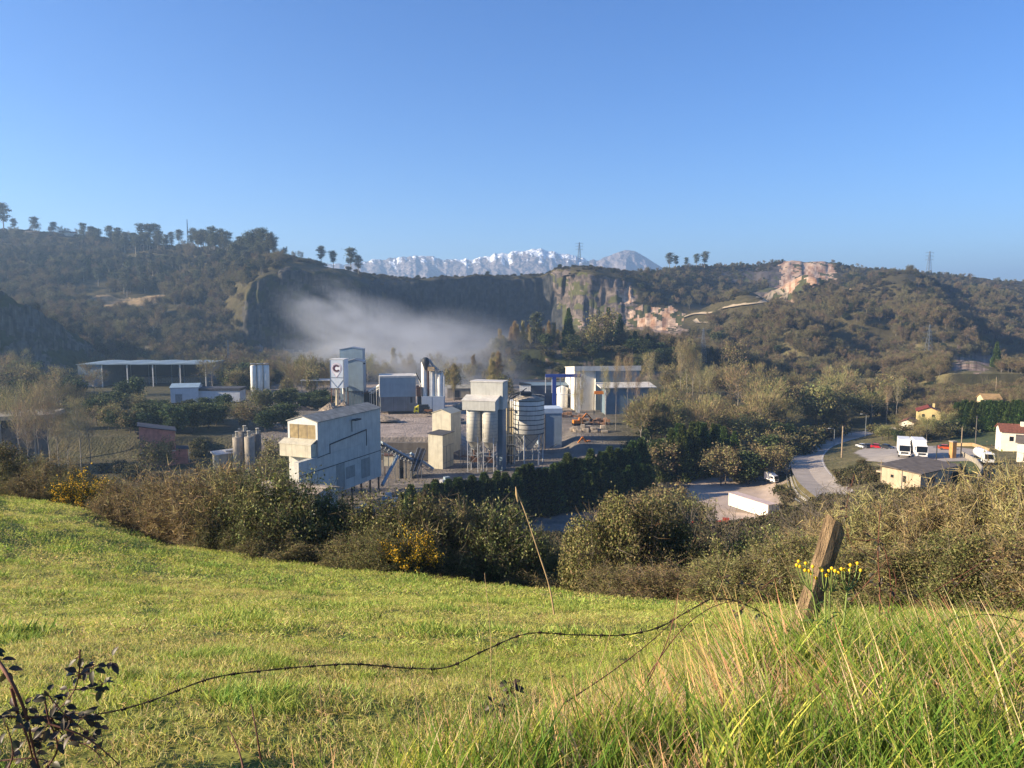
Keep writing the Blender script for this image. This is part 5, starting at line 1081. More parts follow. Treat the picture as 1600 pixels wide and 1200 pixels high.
# valley wood on the right
for px, Y, h in ((946, 285, 20), (962, 286, 23), (980, 292, 23), (996, 295, 17), (1012, 330, 22), (1062, 340, 27), (1072, 342, 27), (1082, 340, 24), (1092, 345, 22), (1106, 350, 18), (908, 262, 20), (900, 268, 15), (1400, 330, 17), (1385, 335, 14)):
    tree('tallbare', put(px, Y), h/20*1.08, 'tall pale bare poplar rising from the valley wood', 'pale poplars of the valley wood', .5 if px < 1000 else .75)
for i in range(120):
    px = 930+rv.random()**.85*470; Y = rv.uniform(262, 430)
    if px > 1230 and Y < 330: Y = rv.uniform(335, 430)
    if px < 1040: Y = rv.uniform(262, 290); px = 1000+rv.random()*60
    k = rv.choice(['budding', 'budding', 'broadleaf', 'bare', 'bare']); tree(k, put(px, Y), rv.uniform(.85, 1.45)*(1.15 if k != 'broadleaf' else 1)*(.78 if px < 1130 else 1), {'budding': 'olive budding tree in the valley wood', 'broadleaf': 'dark evergreen tree in the valley wood', 'bare': 'brown bare-twigged tree in the valley wood'}[k], 'trees of the valley wood', 1.15)
for i in range(16):
    px = rv.uniform(985, 1240); Y = rv.uniform(208, 250); tree(rv.choice(['budding', 'shrub', 'broadleaf']), put(px, Y), rv.uniform(.7, 1.1), 'small tree along the shaded hedge before the road bend', 'small trees before the road bend', 1.2)
for px, Y, s in ((1165, 240, 1), (1180, 238, 1.1), (1195, 240, 1.2), (1208, 245, 1.2), (1222, 248, 1.3), (1236, 252, 1.3), (1246, 262, 1.2), (1256, 272, 1.2), (1266, 282, 1.1), (1278, 292, 1.1), (1292, 300, 1.0), (1306, 306, 1.0)):
    tree('shrub', put(px, Y), 1.5*s, 'grey-green hedge shrub along the outer edge of the road', 'hedge shrubs along the road', 1.1)
# settlement shrubs
for i in range(46):
    px, Y = rv.choice([(rv.uniform(1360, 1500), rv.uniform(256, 292)), (rv.uniform(1380, 1500), rv.uniform(258, 275)), (rv.uniform(1370, 1470), rv.uniform(300, 330)), (rv.uniform(1255, 1330), rv.uniform(332, 350)), (rv.uniform(1470, 1620), rv.uniform(330, 400))])
    k = rv.choice(['shrub', 'broadleaf', 'budding', 'bare']); tree(k, put(px, Y), rv.uniform(.4, .75)*(2 if k == 'shrub' else 1), 'bush or small tree in the overgrown strip between yard and cottages', 'overgrown strip between yard and cottages', 1.25)
for i in range(24):
    px, Y = rv.choice([(rv.uniform(1310, 1370), rv.uniform(168, 190)), (rv.uniform(1345, 1385), rv.uniform(150, 170)), (rv.uniform(1222, 1240), rv.uniform(172, 195)), (rv.uniform(1490, 1560), rv.uniform(150, 170))])
    tree('shrub', put(px, Y), rv.uniform(.4, .75), 'low scrub on the verge between the road and the tan shed', 'scrub on the road verge')
# plateau bank shrubs, seen one by one
for i in range(60):
    px = rv.uniform(770, 1065); Y = rv.uniform(474, 499); tree(rv.choice(['shrub', 'broadleaf', 'shrub']), put(px, Y), rv.uniform(.7, 1.2), 'dark shrub clothing the bank behind the gantry and white hall', 'shrubs on the bank behind the plant', 1.3)
# shrubs around the foot of the plant
for i in range(40):
    px, Y = rv.choice([(rv.uniform(100, 440), rv.uniform(200, 230)), (rv.uniform(400, 450), rv.uniform(195, 225)), (rv.uniform(300, 450), rv.uniform(236, 255)), (rv.uniform(-60, 210), rv.uniform(190, 245))])
    tree('shrub' if px < 180 else rv.choice(['shrub', 'shrub', 'budding']), put(px, Y), rv.uniform(.6, 1.1), 'scrubby bush on the waste ground in front of the brick building', 'bushes on the waste ground')
for i in range(42):
    px, Y = rv.choice([(rv.uniform(-80, 215), rv.uniform(250, 400)), (rv.uniform(-80, 150), rv.uniform(380, 460)), (rv.uniform(-80, 180), rv.uniform(300, 352)), (rv.uniform(330, 385), rv.uniform(385, 440))])
    tree(rv.choice(['budding', 'bare', 'broadleaf', 'broadleaf']), put(px, Y), rv.uniform(.8, 1.5), 'tree of the dark thicket between the bare poplars and the open shed', 'thicket between the poplars and the open shed', 1.25)
for i in range(30):
    px = rv.choice([rv.uniform(560, 800), rv.uniform(700, 800)]); Y = rv.uniform(425, 475) if px < 700 else rv.uniform(350, 460); tree(rv.choice(['bare', 'bare', 'budding', 'poplar']), put(px, Y), rv.uniform(.8, 1.4), 'dusty bare tree in the mist behind the plant', 'dusty trees behind the plant', .9)
for i in range(40):
    px, Y = rv.choice([(rv.uniform(1318, 1375), rv.uniform(165, 205)), (rv.uniform(1375, 1400), rv.uniform(160, 185))])
    tree('shrub', put(px, Y), rv.uniform(.25, .45), 'dry scrub beside the bend of the road', 'dry scrub beside the road bend')
for px, Y, s_ in ((1022, 150, .9), (1040, 146, 1.0), (1056, 150, .9), (1070, 142, .8), (1100, 128, .6), (1010, 135, .8), (1035, 128, .8), (985, 140, .8), (960, 135, .8)):
    tree('budding', put(px, Y), s_, 'olive young tree on the slope between the ivy mound and the lower yard', 'young trees above the lower yard', 1.0)
# ---- scattered stuff by instancing
def scatter(name, meshes, pts, scl, rot, pid, label, tiltr=None):
    c = bpy.data.collections.new(name+'_kinds')
    for i, m_ in enumerate(meshes):
        o = bpy.data.objects.new('%s_kind_%02d' % (name, i), m_); c.objects.link(o)
    me = bpy.data.meshes.new(name); me.vertices.add(len(pts)); me.vertices.foreach_set('co', np.asarray(pts, np.float32).ravel())
    a = me.attributes.new('scl', 'FLOAT', 'POINT'); a.data.foreach_set('value', np.asarray(scl, np.float32))
    a = me.attributes.new('rot', 'FLOAT_VECTOR', 'POINT'); rr_ = np.zeros((len(pts), 3), np.float32); rr_[:, 2] = rot
    if tiltr is not None: rr_[:, :2] = tiltr
    a.data.foreach_set('vector', rr_.ravel())
    a = me.attributes.new('pid', 'INT', 'POINT'); a.data.foreach_set('value', np.asarray(pid, np.int32))
    ng = bpy.data.node_groups.new(name, 'GeometryNodeTree'); ng.interface.new_socket('Geometry', in_out='INPUT', socket_type='NodeSocketGeometry'); ng.interface.new_socket('Geometry', in_out='OUTPUT', socket_type='NodeSocketGeometry')
    N = ng.nodes; L = ng.links; gi = N.new('NodeGroupInput'); go = N.new('NodeGroupOutput'); ip = N.new('GeometryNodeInstanceOnPoints'); ci = N.new('GeometryNodeCollectionInfo')
    ci.inputs['Collection'].default_value = c; ci.inputs['Separate Children'].default_value = True; ci.inputs['Reset Children'].default_value = True
    def na(nm, ty):
        n = N.new('GeometryNodeInputNamedAttribute'); n.data_type = ty; n.inputs['Name'].default_value = nm; return n.outputs['Attribute']
    L.new(gi.outputs[0], ip.inputs['Points']); L.new(ci.outputs[0], ip.inputs['Instance']); ip.inputs['Pick Instance'].default_value = True
    L.new(na('pid', 'INT'), ip.inputs['Instance Index']); L.new(na('scl', 'FLOAT'), ip.inputs['Scale'])
    e2r = N.new('FunctionNodeEulerToRotation'); L.new(na('rot', 'FLOAT_VECTOR'), e2r.inputs[0]); L.new(e2r.outputs[0], ip.inputs['Rotation']); L.new(ip.outputs[0], go.inputs[0])
    o = link(name, me); md = o.modifiers.new('scatter', 'NODES'); md.node_group = ng
    return tag(o, label, kind='stuff')
def region_pts(n, pxr, Yr, seed, keep=None):
    r = np.random.default_rng(seed); out = []
    px = r.uniform(*pxr, n); Y = np.sqrt(r.uniform(Yr[0]**2, Yr[1]**2, n)); x = (px-800)/F*Y
    for i in range(n):
        h = BVH.ray_cast(Vector((x[i], Y[i], 600)), Vector((0, 0, -1)))
        if h[0] is None: continue
        out.append((x[i], Y[i], h[0].z, h[1].z))
    o = np.array(out); qx, qy = proj(o[:, 0], o[:, 1], o[:, 2]); m = o[:, 3] > .32
    if keep is not None: m &= keep(qx, qy, o)
    return o[m][:, :3]
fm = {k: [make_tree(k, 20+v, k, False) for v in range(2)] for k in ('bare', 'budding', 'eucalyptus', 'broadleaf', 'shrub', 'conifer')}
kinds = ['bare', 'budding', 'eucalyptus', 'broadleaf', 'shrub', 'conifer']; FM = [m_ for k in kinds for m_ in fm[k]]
hz_ = {'bare': 10, 'budding': 8.5, 'eucalyptus': 22, 'broadleaf': 8, 'shrub': 3, 'conifer': 12}
def wood(name, P_, wts, seed, label, hs=None):
    r = np.random.default_rng(seed); n = len(P_); w = np.array(wts, float)
    if w.ndim == 1: w = np.tile(w, (n, 1))
    w = w/w.sum(1, keepdims=True); k = (r.random((n, 1)) > np.cumsum(w, 1)).sum(1); k = np.minimum(k, 5)
    base = np.array([1.0, 1.1, .75, 1.0, 1.2, .9])[k]; s = base*r.uniform(.65, 1.25, n)*(1 if hs is None else hs)
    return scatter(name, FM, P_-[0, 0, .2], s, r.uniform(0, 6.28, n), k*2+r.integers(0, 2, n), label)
notrock = [(374, 520), (388, 470), (400, 436), (450, 408), (520, 418), (600, 434), (870, 428), (880, 414), (1000, 440), (1000, 480), (1110, 532), (1060, 545), (860, 545), (480, 590), (385, 590)]
def keepL(qx, qy, o):
    d = fbm(o[:, 0]/60, o[:, 1]/60, 71)
    return ~inpoly(qx, qy, notrock) & ((d > .34) | ((qx > 325) & (qx < 400))) & ~inpoly(qx, qy, [(130, 458), (255, 458), (255, 475), (190, 484), (130, 478)]) & ~((o[:, 1] < 640) & (qx < 215) & (qy > 455) & (qy < 575) & (d < .62))
pl = np.concatenate([region_pts(7500, (-100, 560), (500, 1230), 3, keepL), region_pts(3500, (-650, -100), (400, 1200), 31, lambda qx, qy, o: qx < 5000)]); qx, qy = proj(*pl.T)
up = ss(455, 425, qy)[:, None]; crest = ss(402, 392, qy-(qx-0)*.055)[:, None]; W_l = np.array([[.5, .5, .0, .12, .6, .02]])*(1-up)+np.array([[.1, .15, .22, .40, .55, .10]])*up*(1-crest)+np.array([[.1, 0, 0, 0, 1.2, 0]])*up*crest
wood('hillside_woodland', pl, W_l, 5, 'mixed wood covering the left hillside')
def keepR(qx, qy, o):
    d = fbm(o[:, 0]/55, o[:, 1]/55, 72)
    bare_ = inpoly(qx, qy, [(1200, 425), (1240, 400), (1295, 402), (1312, 440), (1250, 446), (1225, 470), (1150, 482), (1150, 466), (1200, 450)]) | inpoly(qx, qy, [(980, 480), (1060, 476), (1105, 500), (1110, 530), (1000, 545)]) | inpoly(qx, qy, [(1050, 575), (1150, 570), (1210, 592), (1205, 615), (1080, 612)]) | inpoly(qx, qy, [(1480, 562), (1560, 562), (1560, 588), (1480, 588)])
    trk = (np.abs(qy-np.interp(qx, [1060, 1095, 1130, 1168, 1200, 1226], [498, 491, 484, 477, 471, 465])) < 11) & (qx < 1240)
    return ~inpoly(qx, qy, notrock) & ~bare_ & ~trk & (d > .36) & ((o[:, 1] > 500) | (qx > 1380))
pr_ = np.concatenate([region_pts(19000, (990, 1760), (415, 1330), 4, keepR), region_pts(3600, (1385, 1760), (322, 560), 41, keepR)]); qx, qy = proj(*pr_.T)
hi = ss(500, 455, qy)[:, None]; W_r = np.array([[.7, .6, .0, .14, .3, .03]])*(1-hi)+np.array([[.05, .06, .0, .06, 1.3, .0]])*hi
wood('hillside_scrub', pr_, W_r, 6, 'leafless wood and scrub covering the right hillside', hs=np.where(pr_[:, 1] > 1080, .5, np.where(pr_[:, 1] < 520, .5, .74)))
pq = region_pts(2600, (560, 1160), (860, 1250), 8, lambda qx, qy, o: (qy < 447) | ((qx > 990) & (qy < 480)) & ~inpoly(qx, qy, [(1060, 430), (1150, 412), (1225, 412), (1225, 470), (1160, 480), (1060, 500)]))
wood('rim_scrub', pq, [.0, .0, .0, .03, 1, 0], 9, 'low scrub along the rim of the quarry', hs=.6)
pb_ = region_pts(900, (760, 1180), (500, 700), 12, lambda qx, qy, o: fbm(o[:, 0]/30, o[:, 1]/30, 73) > .42)
wood('plateau_thicket', pb_, [.4, .6, 0, .3, .6, .02], 13, 'bushy thicket spread over the plateau behind the plant')
pv_ = region_pts(1900, (150, 800), (445, 680), 14, lambda qx, qy, o: (fbm(o[:, 0]/25, o[:, 1]/25, 74) > .48) & ~((qx > 120) & (qx < 335) & (o[:, 1] < 470)))
wood('quarry_floor_scrub', pv_, [.5, .5, 0, .3, .9, 0], 15, 'scattered scrub and young trees on the quarry floor', hs=.8)
ps_ = region_pts(9000, (-900, 2500), (60, 150), 16, lambda qx, qy, o: (qx < 1250) | (o[:, 1] < 138))
wood('slope_undergrowth', ps_, [0, 0, 0, 0, 1.3, 0], 17, 'bramble undergrowth on the slope falling to the valley', hs=.42)
# ================================================================ BUSHES AT THE MEADOW EDGE
def bush_mesh(kind, v, flowers=False):
    """a bush about 4 m wide and 3 m tall, seen from 20-45 m; twigs a centimetre thick"""
    r = np.random.default_rng(900+hash_(kind)+v*31); segs = []; ends = []
    W, H = 2.0, 3.0
    for k in range(38):
        a = r.random()*6.28; rad = W*math.sqrt(r.random())*.9; top = H*(1-.55*(rad/W)**2)*(.75+.35*r.random()); e = np.array([rad*math.cos(a), rad*math.sin(a), top]); b0 = np.array([rad*.35*math.cos(a), rad*.35*math.sin(a), -.4])
        m_ = b0+(e-b0)*.55+r.normal(size=3)*.18+[0, 0, .2]; segs += [(b0, m_, .035, .022), (m_, e, .022, .006)]
        for j in range(16):
            u = .2+.8*r.random(); q = (b0+(m_-b0)*u*1.6) if u < .6 else (m_+(e-m_)*(u-.6)*2.4); d = unit(r.normal(size=3)+[math.cos(a)*.7, math.sin(a)*.7, .5]); L = .3+.6*r.random(); segs.append((q, q+d*L, .010, .004)); ends.append((q, q+d*L))
        ends += [(m_, e)]*4
    E = np.array(ends); bat = []
    def along(n): i = r.integers(0, len(E), n); u = r.random((n, 1)); return E[i, 0]+(E[i, 1]-E[i, 0])*u
    nt = {'thorn': 11000, 'olive': 7000, 'ivy': 2500, 'gorse': 5000, 'bramble': 8000}[kind]
    b = along(nt); out = unit(b-np.array([0, 0, .6])); out[:, 2] = np.abs(out[:, 2])*.6+.15; d = unit(out*.7+r.normal(size=(nt, 3))*.75)
    tc_ = {'thorn': ((.25, .205, .10), (.34, .30, .13)), 'olive': ((.13, .11, .06), (.12, .14, .05)), 'ivy': ((.12, .10, .06), (.16, .13, .07)), 'gorse': ((.05, .065, .025), (.09, .09, .03)), 'bramble': ((.20, .155, .08), (.27, .23, .11))}[kind]
    V, f = blades(b, d, .14+.34*r.random(nt), .009+.010*r.random(nt), r=r, bend=r.normal(size=(nt, 3))*.05, seg=1); bat.append((V, f, 0, vary(tc_[0], nt, r, .25, tc_[1], .4)))
    nl = {'thorn': 5200, 'olive': 11000, 'ivy': 30000, 'gorse': 9000, 'bramble': 9500}[kind]
    c = along(nl)+r.normal(size=(nl, 3))*.16
    if kind == 'ivy':
        dd = unit(r.normal(size=(nl, 3))); dd[:, 2] = np.abs(dd[:, 2]); sh = dd*np.array([W, W, H])*(.82+.2*r.random((nl, 1)))*(1+.12*np.sin(dd[:, :1]*9+v)); m_ = r.random(nl) < .75; c[m_] = sh[m_]
    lc = {'thorn': ((.20, .17, .065), (.24, .23, .07)), 'olive': ((.13, .145, .045), (.26, .25, .11)), 'ivy': ((.13, .135, .045), (.24, .20, .09)), 'gorse': ((.045, .07, .02), (.08, .10, .03)), 'bramble': ((.18, .155, .06), (.14, .16, .05))}[kind]
    sz = {'thorn': .035, 'olive': .05, 'ivy': .042, 'gorse': .04, 'bramble': .05}[kind]
    V, f = leaves(c, sz*(.7+.7*r.random(nl)), r); bat.append((V, f, 1, vary(lc[0], nl, r, .3, lc[1], .3)))
    lo = c[r.random(nl) < .25].copy(); lo[:, 2] *= .35; V, f = leaves(lo, sz*1.3, r); bat.append((V, f, 1, vary(lc[0], len(lo), r, .3)))
    tb = tubes(segs, 4); fo = fastmesh('foliage', bat, [TWIG, LEAF]); st = fastmesh('stems', [(tb[0], tb[1], 0, None)], [BARK]); fl = None
    if flowers:
        n = 3000; c = along(n*3); c = c[(c[:, 2] > 1.2)][:n]; c = c+r.normal(size=c.shape)*.08; V, f = leaves(c, .05+.03*r.random(len(c)), r, 1.2)
        fl = fastmesh('flowers', [(V, f, 0, vary((.85, .52, .02), len(c), r, .12))], [mat('gorse_yellow', (0, 0, 0), .6, .05, 2, attr='Col', trans=.25)])
    return fo, st, fl
BM_ = {k: [bush_mesh(k, v, k == 'gorse') for v in range(n)] for k, n in (('thorn', 3), ('olive', 2), ('ivy', 2), ('gorse', 1), ('bramble', 2))}
def bush(kind, px, Y, w, h, label, group=None, v=None, tree_=False, dz=0):
    fo, st, fl = BM_[kind][rv.randrange(len(BM_[kind])) if v is None else v]; p = put(px, Y); p.z += dz
    t = empty({'thorn': 'thorn_bush', 'olive': 'leafy_bush', 'ivy': 'ivy_mound', 'gorse': 'gorse_bush', 'bramble': 'bramble_thicket'}[kind], p, rv.uniform(0, 6.28), label, 'bush', group); h *= (1.0 if 530 < px < 900 and h > 3 else .84) if px > 30 else .72; t.scale = (w/4, w/4*rv.uniform(.85, 1.1), h/3)
    link('foliage', fo, t); link('stems', st, t)
    if fl: link('flowers', fl, t)
    return t
EG = 'bushes lining the lower edge of the meadow'
for px, Y, w, h, k, lab in (
    (-64, 44, 6, 4.4, 'olive', 'dark bush rising beyond the left frame edge'), (-2, 43, 4.6, 4.2, 'ivy', 'dark leafy bush at the left frame edge above the meadow'),
    (42, 42, 4.4, 3.2, 'thorn', 'low brown bush right of the dark leafy bush'), (80, 40.5, 4.6, 3.3, 'thorn', 'rounded straw-brown bush left of the gorse'), (108, 39.8, 3.2, 2.4, 'thorn', 'brown bush touching the left of the gorse'),
    (132, 38.8, 3.0, 2.9, 'gorse', 'gorse bush covered in yellow flowers at the top left of the meadow'), (160, 38.8, 3.0, 3.0, 'gorse', 'smaller yellow gorse beside the large one'),
    (188, 37.4, 3.6, 3.2, 'bramble', 'reddish-brown bramble right of the yellow gorse'), (214, 36.2, 4.2, 3.9, 'thorn', 'brown twiggy bush between gorse and the largest thorn bush'), (238, 41, 5.2, 4.2, 'olive', 'greenish bush behind the brown twiggy one'),
    (275, 34.5, 4.6, 4.4, 'thorn', 'left lobe of the largest brown thorn bush'), (325, 33.5, 5.2, 4.9, 'thorn', 'highest part of the largest brown thorn bush'), (375, 33, 5.0, 4.9, 'thorn', 'middle lobe of the largest brown thorn bush'), (420, 32.5, 4.8, 4.9, 'olive', 'olive-leaved bush joining the largest thorn bush'),
    (462, 32.5, 5.0, 5.0, 'olive', 'pale-leaved bush below the corner of the grey hall'), (505, 33, 4.8, 4.6, 'olive', 'dark leafy bush at the foot of the stilts'), (545, 33, 4.6, 3.8, 'olive', 'small green bush below the yard beside the grey hall'), (350, 31.5, 3.4, 1.6, 'bramble', 'low bramble skirt under the largest thorn bush'), (430, 30.5, 3.6, 1.7, 'bramble', 'low dark bramble at the meadow edge under the olive bush'),
    (590, 31.5, 4.4, 3.7, 'olive', 'mid-size leafy bush below the start of the conifer hedge'), (558, 29.5, 3.2, 2.0, 'bramble', 'reddish bramble mound left of the sparse gorse'), (600, 28.6, 3.0, 2.0, 'bramble', 'rusty bramble mound under the sparse gorse'), (642, 28.6, 2.6, 2.5, 'gorse', 'sparse gorse with a few yellow sprays in the middle of the edge'),
    (640, 31, 4.6, 4.1, 'olive', 'shaded bush right behind the sparse gorse'), (690, 31, 4.6, 3.8, 'thorn', 'pale flecked thorn bush right of the sparse gorse'), (735, 32, 4.6, 4.2, 'olive', 'pale-leaved bush in front of the long conifer hedge'), (785, 31, 4.4, 4.3, 'olive', 'bushy pale-leaved shrub above the dark gap'), (835, 33, 4.2, 3.9, 'thorn', 'brown bush left of the ivy-covered mound'), (870, 35, 3.6, 4.4, 'olive', 'upright shrub behind the left flank of the ivy mound'),
    (700, 30, 3.2, 2.0, 'ivy', 'dark low leafy mound in shade at the meadow edge'), (822, 29.5, 3.2, 1.8, 'bramble', 'shaded bramble just left of the ivy mound'),
    (955, 28.0, 4.4, 5.3, 'ivy', 'large rounded ivy-covered mound right of the shaded gap'), (1003, 28.5, 5.0, 5.5, 'ivy', 'second dome of the large ivy-covered mound'), (1056, 28.5, 4.4, 4.3, 'ivy', 'right flank of the ivy-covered mound'), (1088, 28, 2.6, 2.9, 'ivy', 'bright green low bush right of the ivy mound'), (1120, 29, 3.4, 3.0, 'olive', 'low olive bush below the bare little tree'),
    (960, 25, 3.2, 1.5, 'bramble', 'brown bramble fringe below the ivy mound'), (1020, 24, 3.2, 1.5, 'bramble', 'brown bramble fringe right below the ivy mound'), (1080, 23.5, 3.2, 1.5, 'bramble', 'brown bramble fringe under the bright green bush'), (1140, 23, 3.4, 1.8, 'bramble', 'reddish bramble where the meadow narrows'),
    (1160, 27, 4.0, 3.5, 'olive', 'feathery olive bush left of the fence post'), (1205, 28, 4.2, 3.9, 'olive', 'green feathery bush behind the dry stems'), (1215, 22, 3.4, 2.2, 'bramble', 'leafless bramble left of the fence post'), (1262, 22, 3.2, 2.6, 'bramble', 'bramble directly behind the fence post'), (1265, 27, 3.6, 3.8, 'thorn', 'brown thorn bush behind the fence post top'),
    (1320, 25, 4.0, 4.2, 'thorn', 'brown thorn bush right of the fence post'), (1375, 24, 4.0, 4.3, 'thorn', 'tan thorn bush below the road scrub'), (1430, 23, 4.0, 4.4, 'thorn', 'tan thorn bush below the tan shed'), (1485, 22, 4.0, 4.7, 'thorn', 'tall tan thorn bush below the trucks'), (1540, 21.5, 4.0, 4.9, 'thorn', 'very tall tan thorn bush below the tank truck'), (1595, 21, 4.2, 5.0, 'thorn', 'very tall tan thorn bush cut by the right frame edge'), (1655, 20, 4.2, 5.0, 'thorn', 'thorn bush just beyond the right frame edge'),
    (1330, 19.5, 3.2, 2.0, 'bramble', 'dark bramble low behind the yellow flowers'), (1390, 19, 3.2, 2.1, 'bramble', 'dark bramble behind the tall grass'), (1450, 18.5, 3.2, 2.2, 'bramble', 'leafy bramble behind the tall grass, below the shed'), (1510, 18, 3.2, 2.3, 'ivy', 'green-leaved bramble low at the right'), (1570, 17.5, 3.2, 2.3, 'bramble', 'mixed bramble low near the right frame edge'), (1630, 17, 3.2, 2.3, 'bramble', 'bramble at the right frame edge')):
    bush(k, px, Y, w, h, lab, EG)
# small bare tree and a few bare saplings
def fine_tree(px, Y, h, label, seed, spread=.35, name='bare_sapling'):
    r = np.random.default_rng(seed); p = put(px, Y); t = empty(name, p, r.random()*6, label, 'tree')
    segs = []; tw = []
    def grow(q, d, L, rad, lev):
        e = q+d*L; m_ = q+d*L*.5+r.normal(size=3)*L*.06; segs.extend([(q, m_, rad, rad*.8), (m_, e, rad*.8, rad*.55)])
        if lev == 0:
            tw.append((q, e)); return
        for k in range(3 if lev > 1 else 4):
            dd = unit(d+r.normal(size=3)*(.42+.08*(4-lev))+[0, 0, .12]); u = .45+.55*r.random() if k else 1; grow(q+d*L*u, dd, L*(.62+.2*r.random()), rad*.55, lev-1)
    for k in range(4):
        a = k*1.57+r.random(); grow(np.array([0, 0, -.2]), unit(np.array([math.cos(a)*spread, math.sin(a)*spread, 1])), h*.36, .05*h/4, 4)
    T = np.array(tw); n = 2200; i = r.integers(0, len(T), n); b = T[i, 0]+(T[i, 1]-T[i, 0])*r.random((n, 1)); V, f = blades(b, unit(T[i, 1]-T[i, 0]+r.normal(size=(n, 3))*.2), .08+.15*r.random(n), .008, r=r)
    link('twigs', fastmesh('twigs', [(V, f, 0, vary((.17, .15, .06), n, r, .2))], [TWIG]), t); tb = tubes(segs, 5); link('trunk', fastmesh('trunk', [(tb[0], tb[1], 0, None)], [BARK]), t)
fine_tree(1072, 30, 6.1, 'small spreading bare tree between the ivy mound and the lower yard', 3, .5); fine_tree(1302, 29, 6.0, 'thin bare sapling rising behind the fence post into the road view', 5, .35)
fine_tree(1345, 30, 6.2, 'second thin bare sapling right of the fence post', 6, .4); fine_tree(1225, 33, 5.6, 'low bare sapling by the white container', 8, .5); fine_tree(70, 60, 9.5, 'leaning bare sapling above the left bushes', 9, .3); fine_tree(105, 60, 8.5, 'bare sapling above the gorse', 12, .4); fine_tree(780, 36, 5.5, 'thin bare sapling in front of the long conifer hedge', 10, .35); fine_tree(890, 37, 5.6, 'bare sapling left of the ivy mound', 14, .45)
# ================================================================ MEADOW GRASS
GRASS = mat('grass_blades', (0, 0, 0), .6, .15, .5, attr='Col', trans=.45, spec=.3, objrand=.12)
def tuft(seed, n, rad, h, w, c1, c2, fr, lean=.6, seg=1, curve=.3):
    r = np.random.default_rng(seed); a = r.random(n)*6.28; q = rad*np.sqrt(r.random(n)); b = np.stack([q*np.cos(a), q*np.sin(a), -.01+0*q], 1)
    d = unit(np.stack([r.normal(size=n)*lean, r.normal(size=n)*lean, np.ones(n)], 1)); L = h*(.45+.75*r.random(n)); bd = np.stack([r.normal(size=n), r.normal(size=n), -np.abs(r.normal(size=n))*.6], 1)*(L*curve)[:, None]
    V, f = blades(b, d, L, w*(.7+.6*r.random(n)), r=r, seg=seg, bend=bd, tip=.12); return fastmesh('tuft', [(V, f, 0, vary(c1, n, r, .22, c2, fr))], [GRASS])
YG = (.40, .44, .095); DG = (.22, .30, .05); DRY = (.62, .50, .22)
near_t = [tuft(1, 44, .10, .05, .0045, YG, DRY, .16, .8, 2), tuft(2, 40, .10, .06, .005, (.32, .38, .06), DRY, .08, .7, 2), tuft(3, 44, .09, .07, .0055, DG, YG, .35, .6, 2), tuft(4, 34, .10, .045, .004, (.46, .44, .10), DRY, .4, .9, 2)]
mid_t = [tuft(5, 60, .22, .06, .009, YG, DRY, .16, .8), tuft(6, 54, .22, .07, .010, (.32, .38, .06), DRY, .08, .7), tuft(7, 60, .20, .08, .011, DG, YG, .3, .5), tuft(8, 50, .22, .055, .009, (.46, .44, .10), DRY, .4, .9)]
far_t = [tuft(9, 90, .5, .07, .018, YG, DRY, .16, .9), tuft(10, 90, .5, .08, .020, (.32, .38, .06), DRY, .08, .8), tuft(11, 90, .42, .085, .022, DG, YG, .3, .6), tuft(12, 80, .5, .06, .018, (.46, .44, .10), DRY, .4, 1.0)]
def meadow(n, Yr, seed, base, smin):
    r = np.random.default_rng(seed); Y = np.sqrt(r.uniform(Yr[0]**2, Yr[1]**2, n)); px = r.uniform(-1200, 3300, n) if Yr[1] < 8 else r.uniform(-420, 2000, n); x = (px-800)/F*Y; P_ = []
    for i in range(n):
        z = BVH.ray_cast(Vector((x[i], Y[i], 50)), Vector((0, 0, -1)))[0]; P_.append((x[i], Y[i], z.z))
    P_ = np.array(P_); ed = np.interp(px, [-400, 0, 120, 250, 600, 800, 950, 1200, 1600], [50, 42, 38, 33, 28, 26, 24, 22, 22])+1.0; k = P_[:, 1] < ed; P_ = P_[k]
    cl = fbm(P_[:, 0]/1.1, P_[:, 1]/.8, 80); c2 = fbm(P_[:, 0]/4.5, P_[:, 1]/3.5, 81); q = r.random(len(P_))
    t = np.where(cl > .64, 2, np.where(c2 > .56, np.where(q < .6, 3, 0), np.where(q < .45, 0, np.where(q < .85, 1, 3))))
    sc_ = (.75+.5*r.random(len(P_)))*(.75+.55*np.clip(cl-.35, 0, .5)*2); return P_, sc_, r.uniform(0, 6.28, len(P_)), base+t
a = meadow(20000, (1.0, 7), 21, 0, 1); b = meadow(13000, (6.5, 17), 22, 4, 1); c = meadow(17000, (16, 48), 23, 8, 1)
GP = [np.concatenate([x[i] for x in (a, b, c)]) for i in range(4)]
scatter('meadow_grass', near_t+mid_t+far_t, GP[0], GP[1], GP[2], GP[3], 'short sunlit yellow-green meadow grass')
# fringe of dry grass under the bushes
rg = np.random.default_rng(5)
dry_f = [tuft(30+i, 40, .25, .28, .012, (.26, .19, .09), (.14, .13, .05), .35, .5, 2) for i in range(2)]
fp = []
for px in np.arange(-100, 1250, 3.2):
    e = np.interp(px, [-400, 0, 120, 250, 600, 800, 950, 1200, 1600], [50, 42, 38, 33, 28, 26, 24, 22, 22])+rg.normal()*.35+.2; p = put(px, e); fp.append(tuple(p))
scatter('edge_grass', dry_f, fp, rg.uniform(.35, .9, len(fp)), rg.uniform(0, 6, len(fp)), rg.integers(0, 2, len(fp)), 'dry grass fringe at the foot of the bushes')
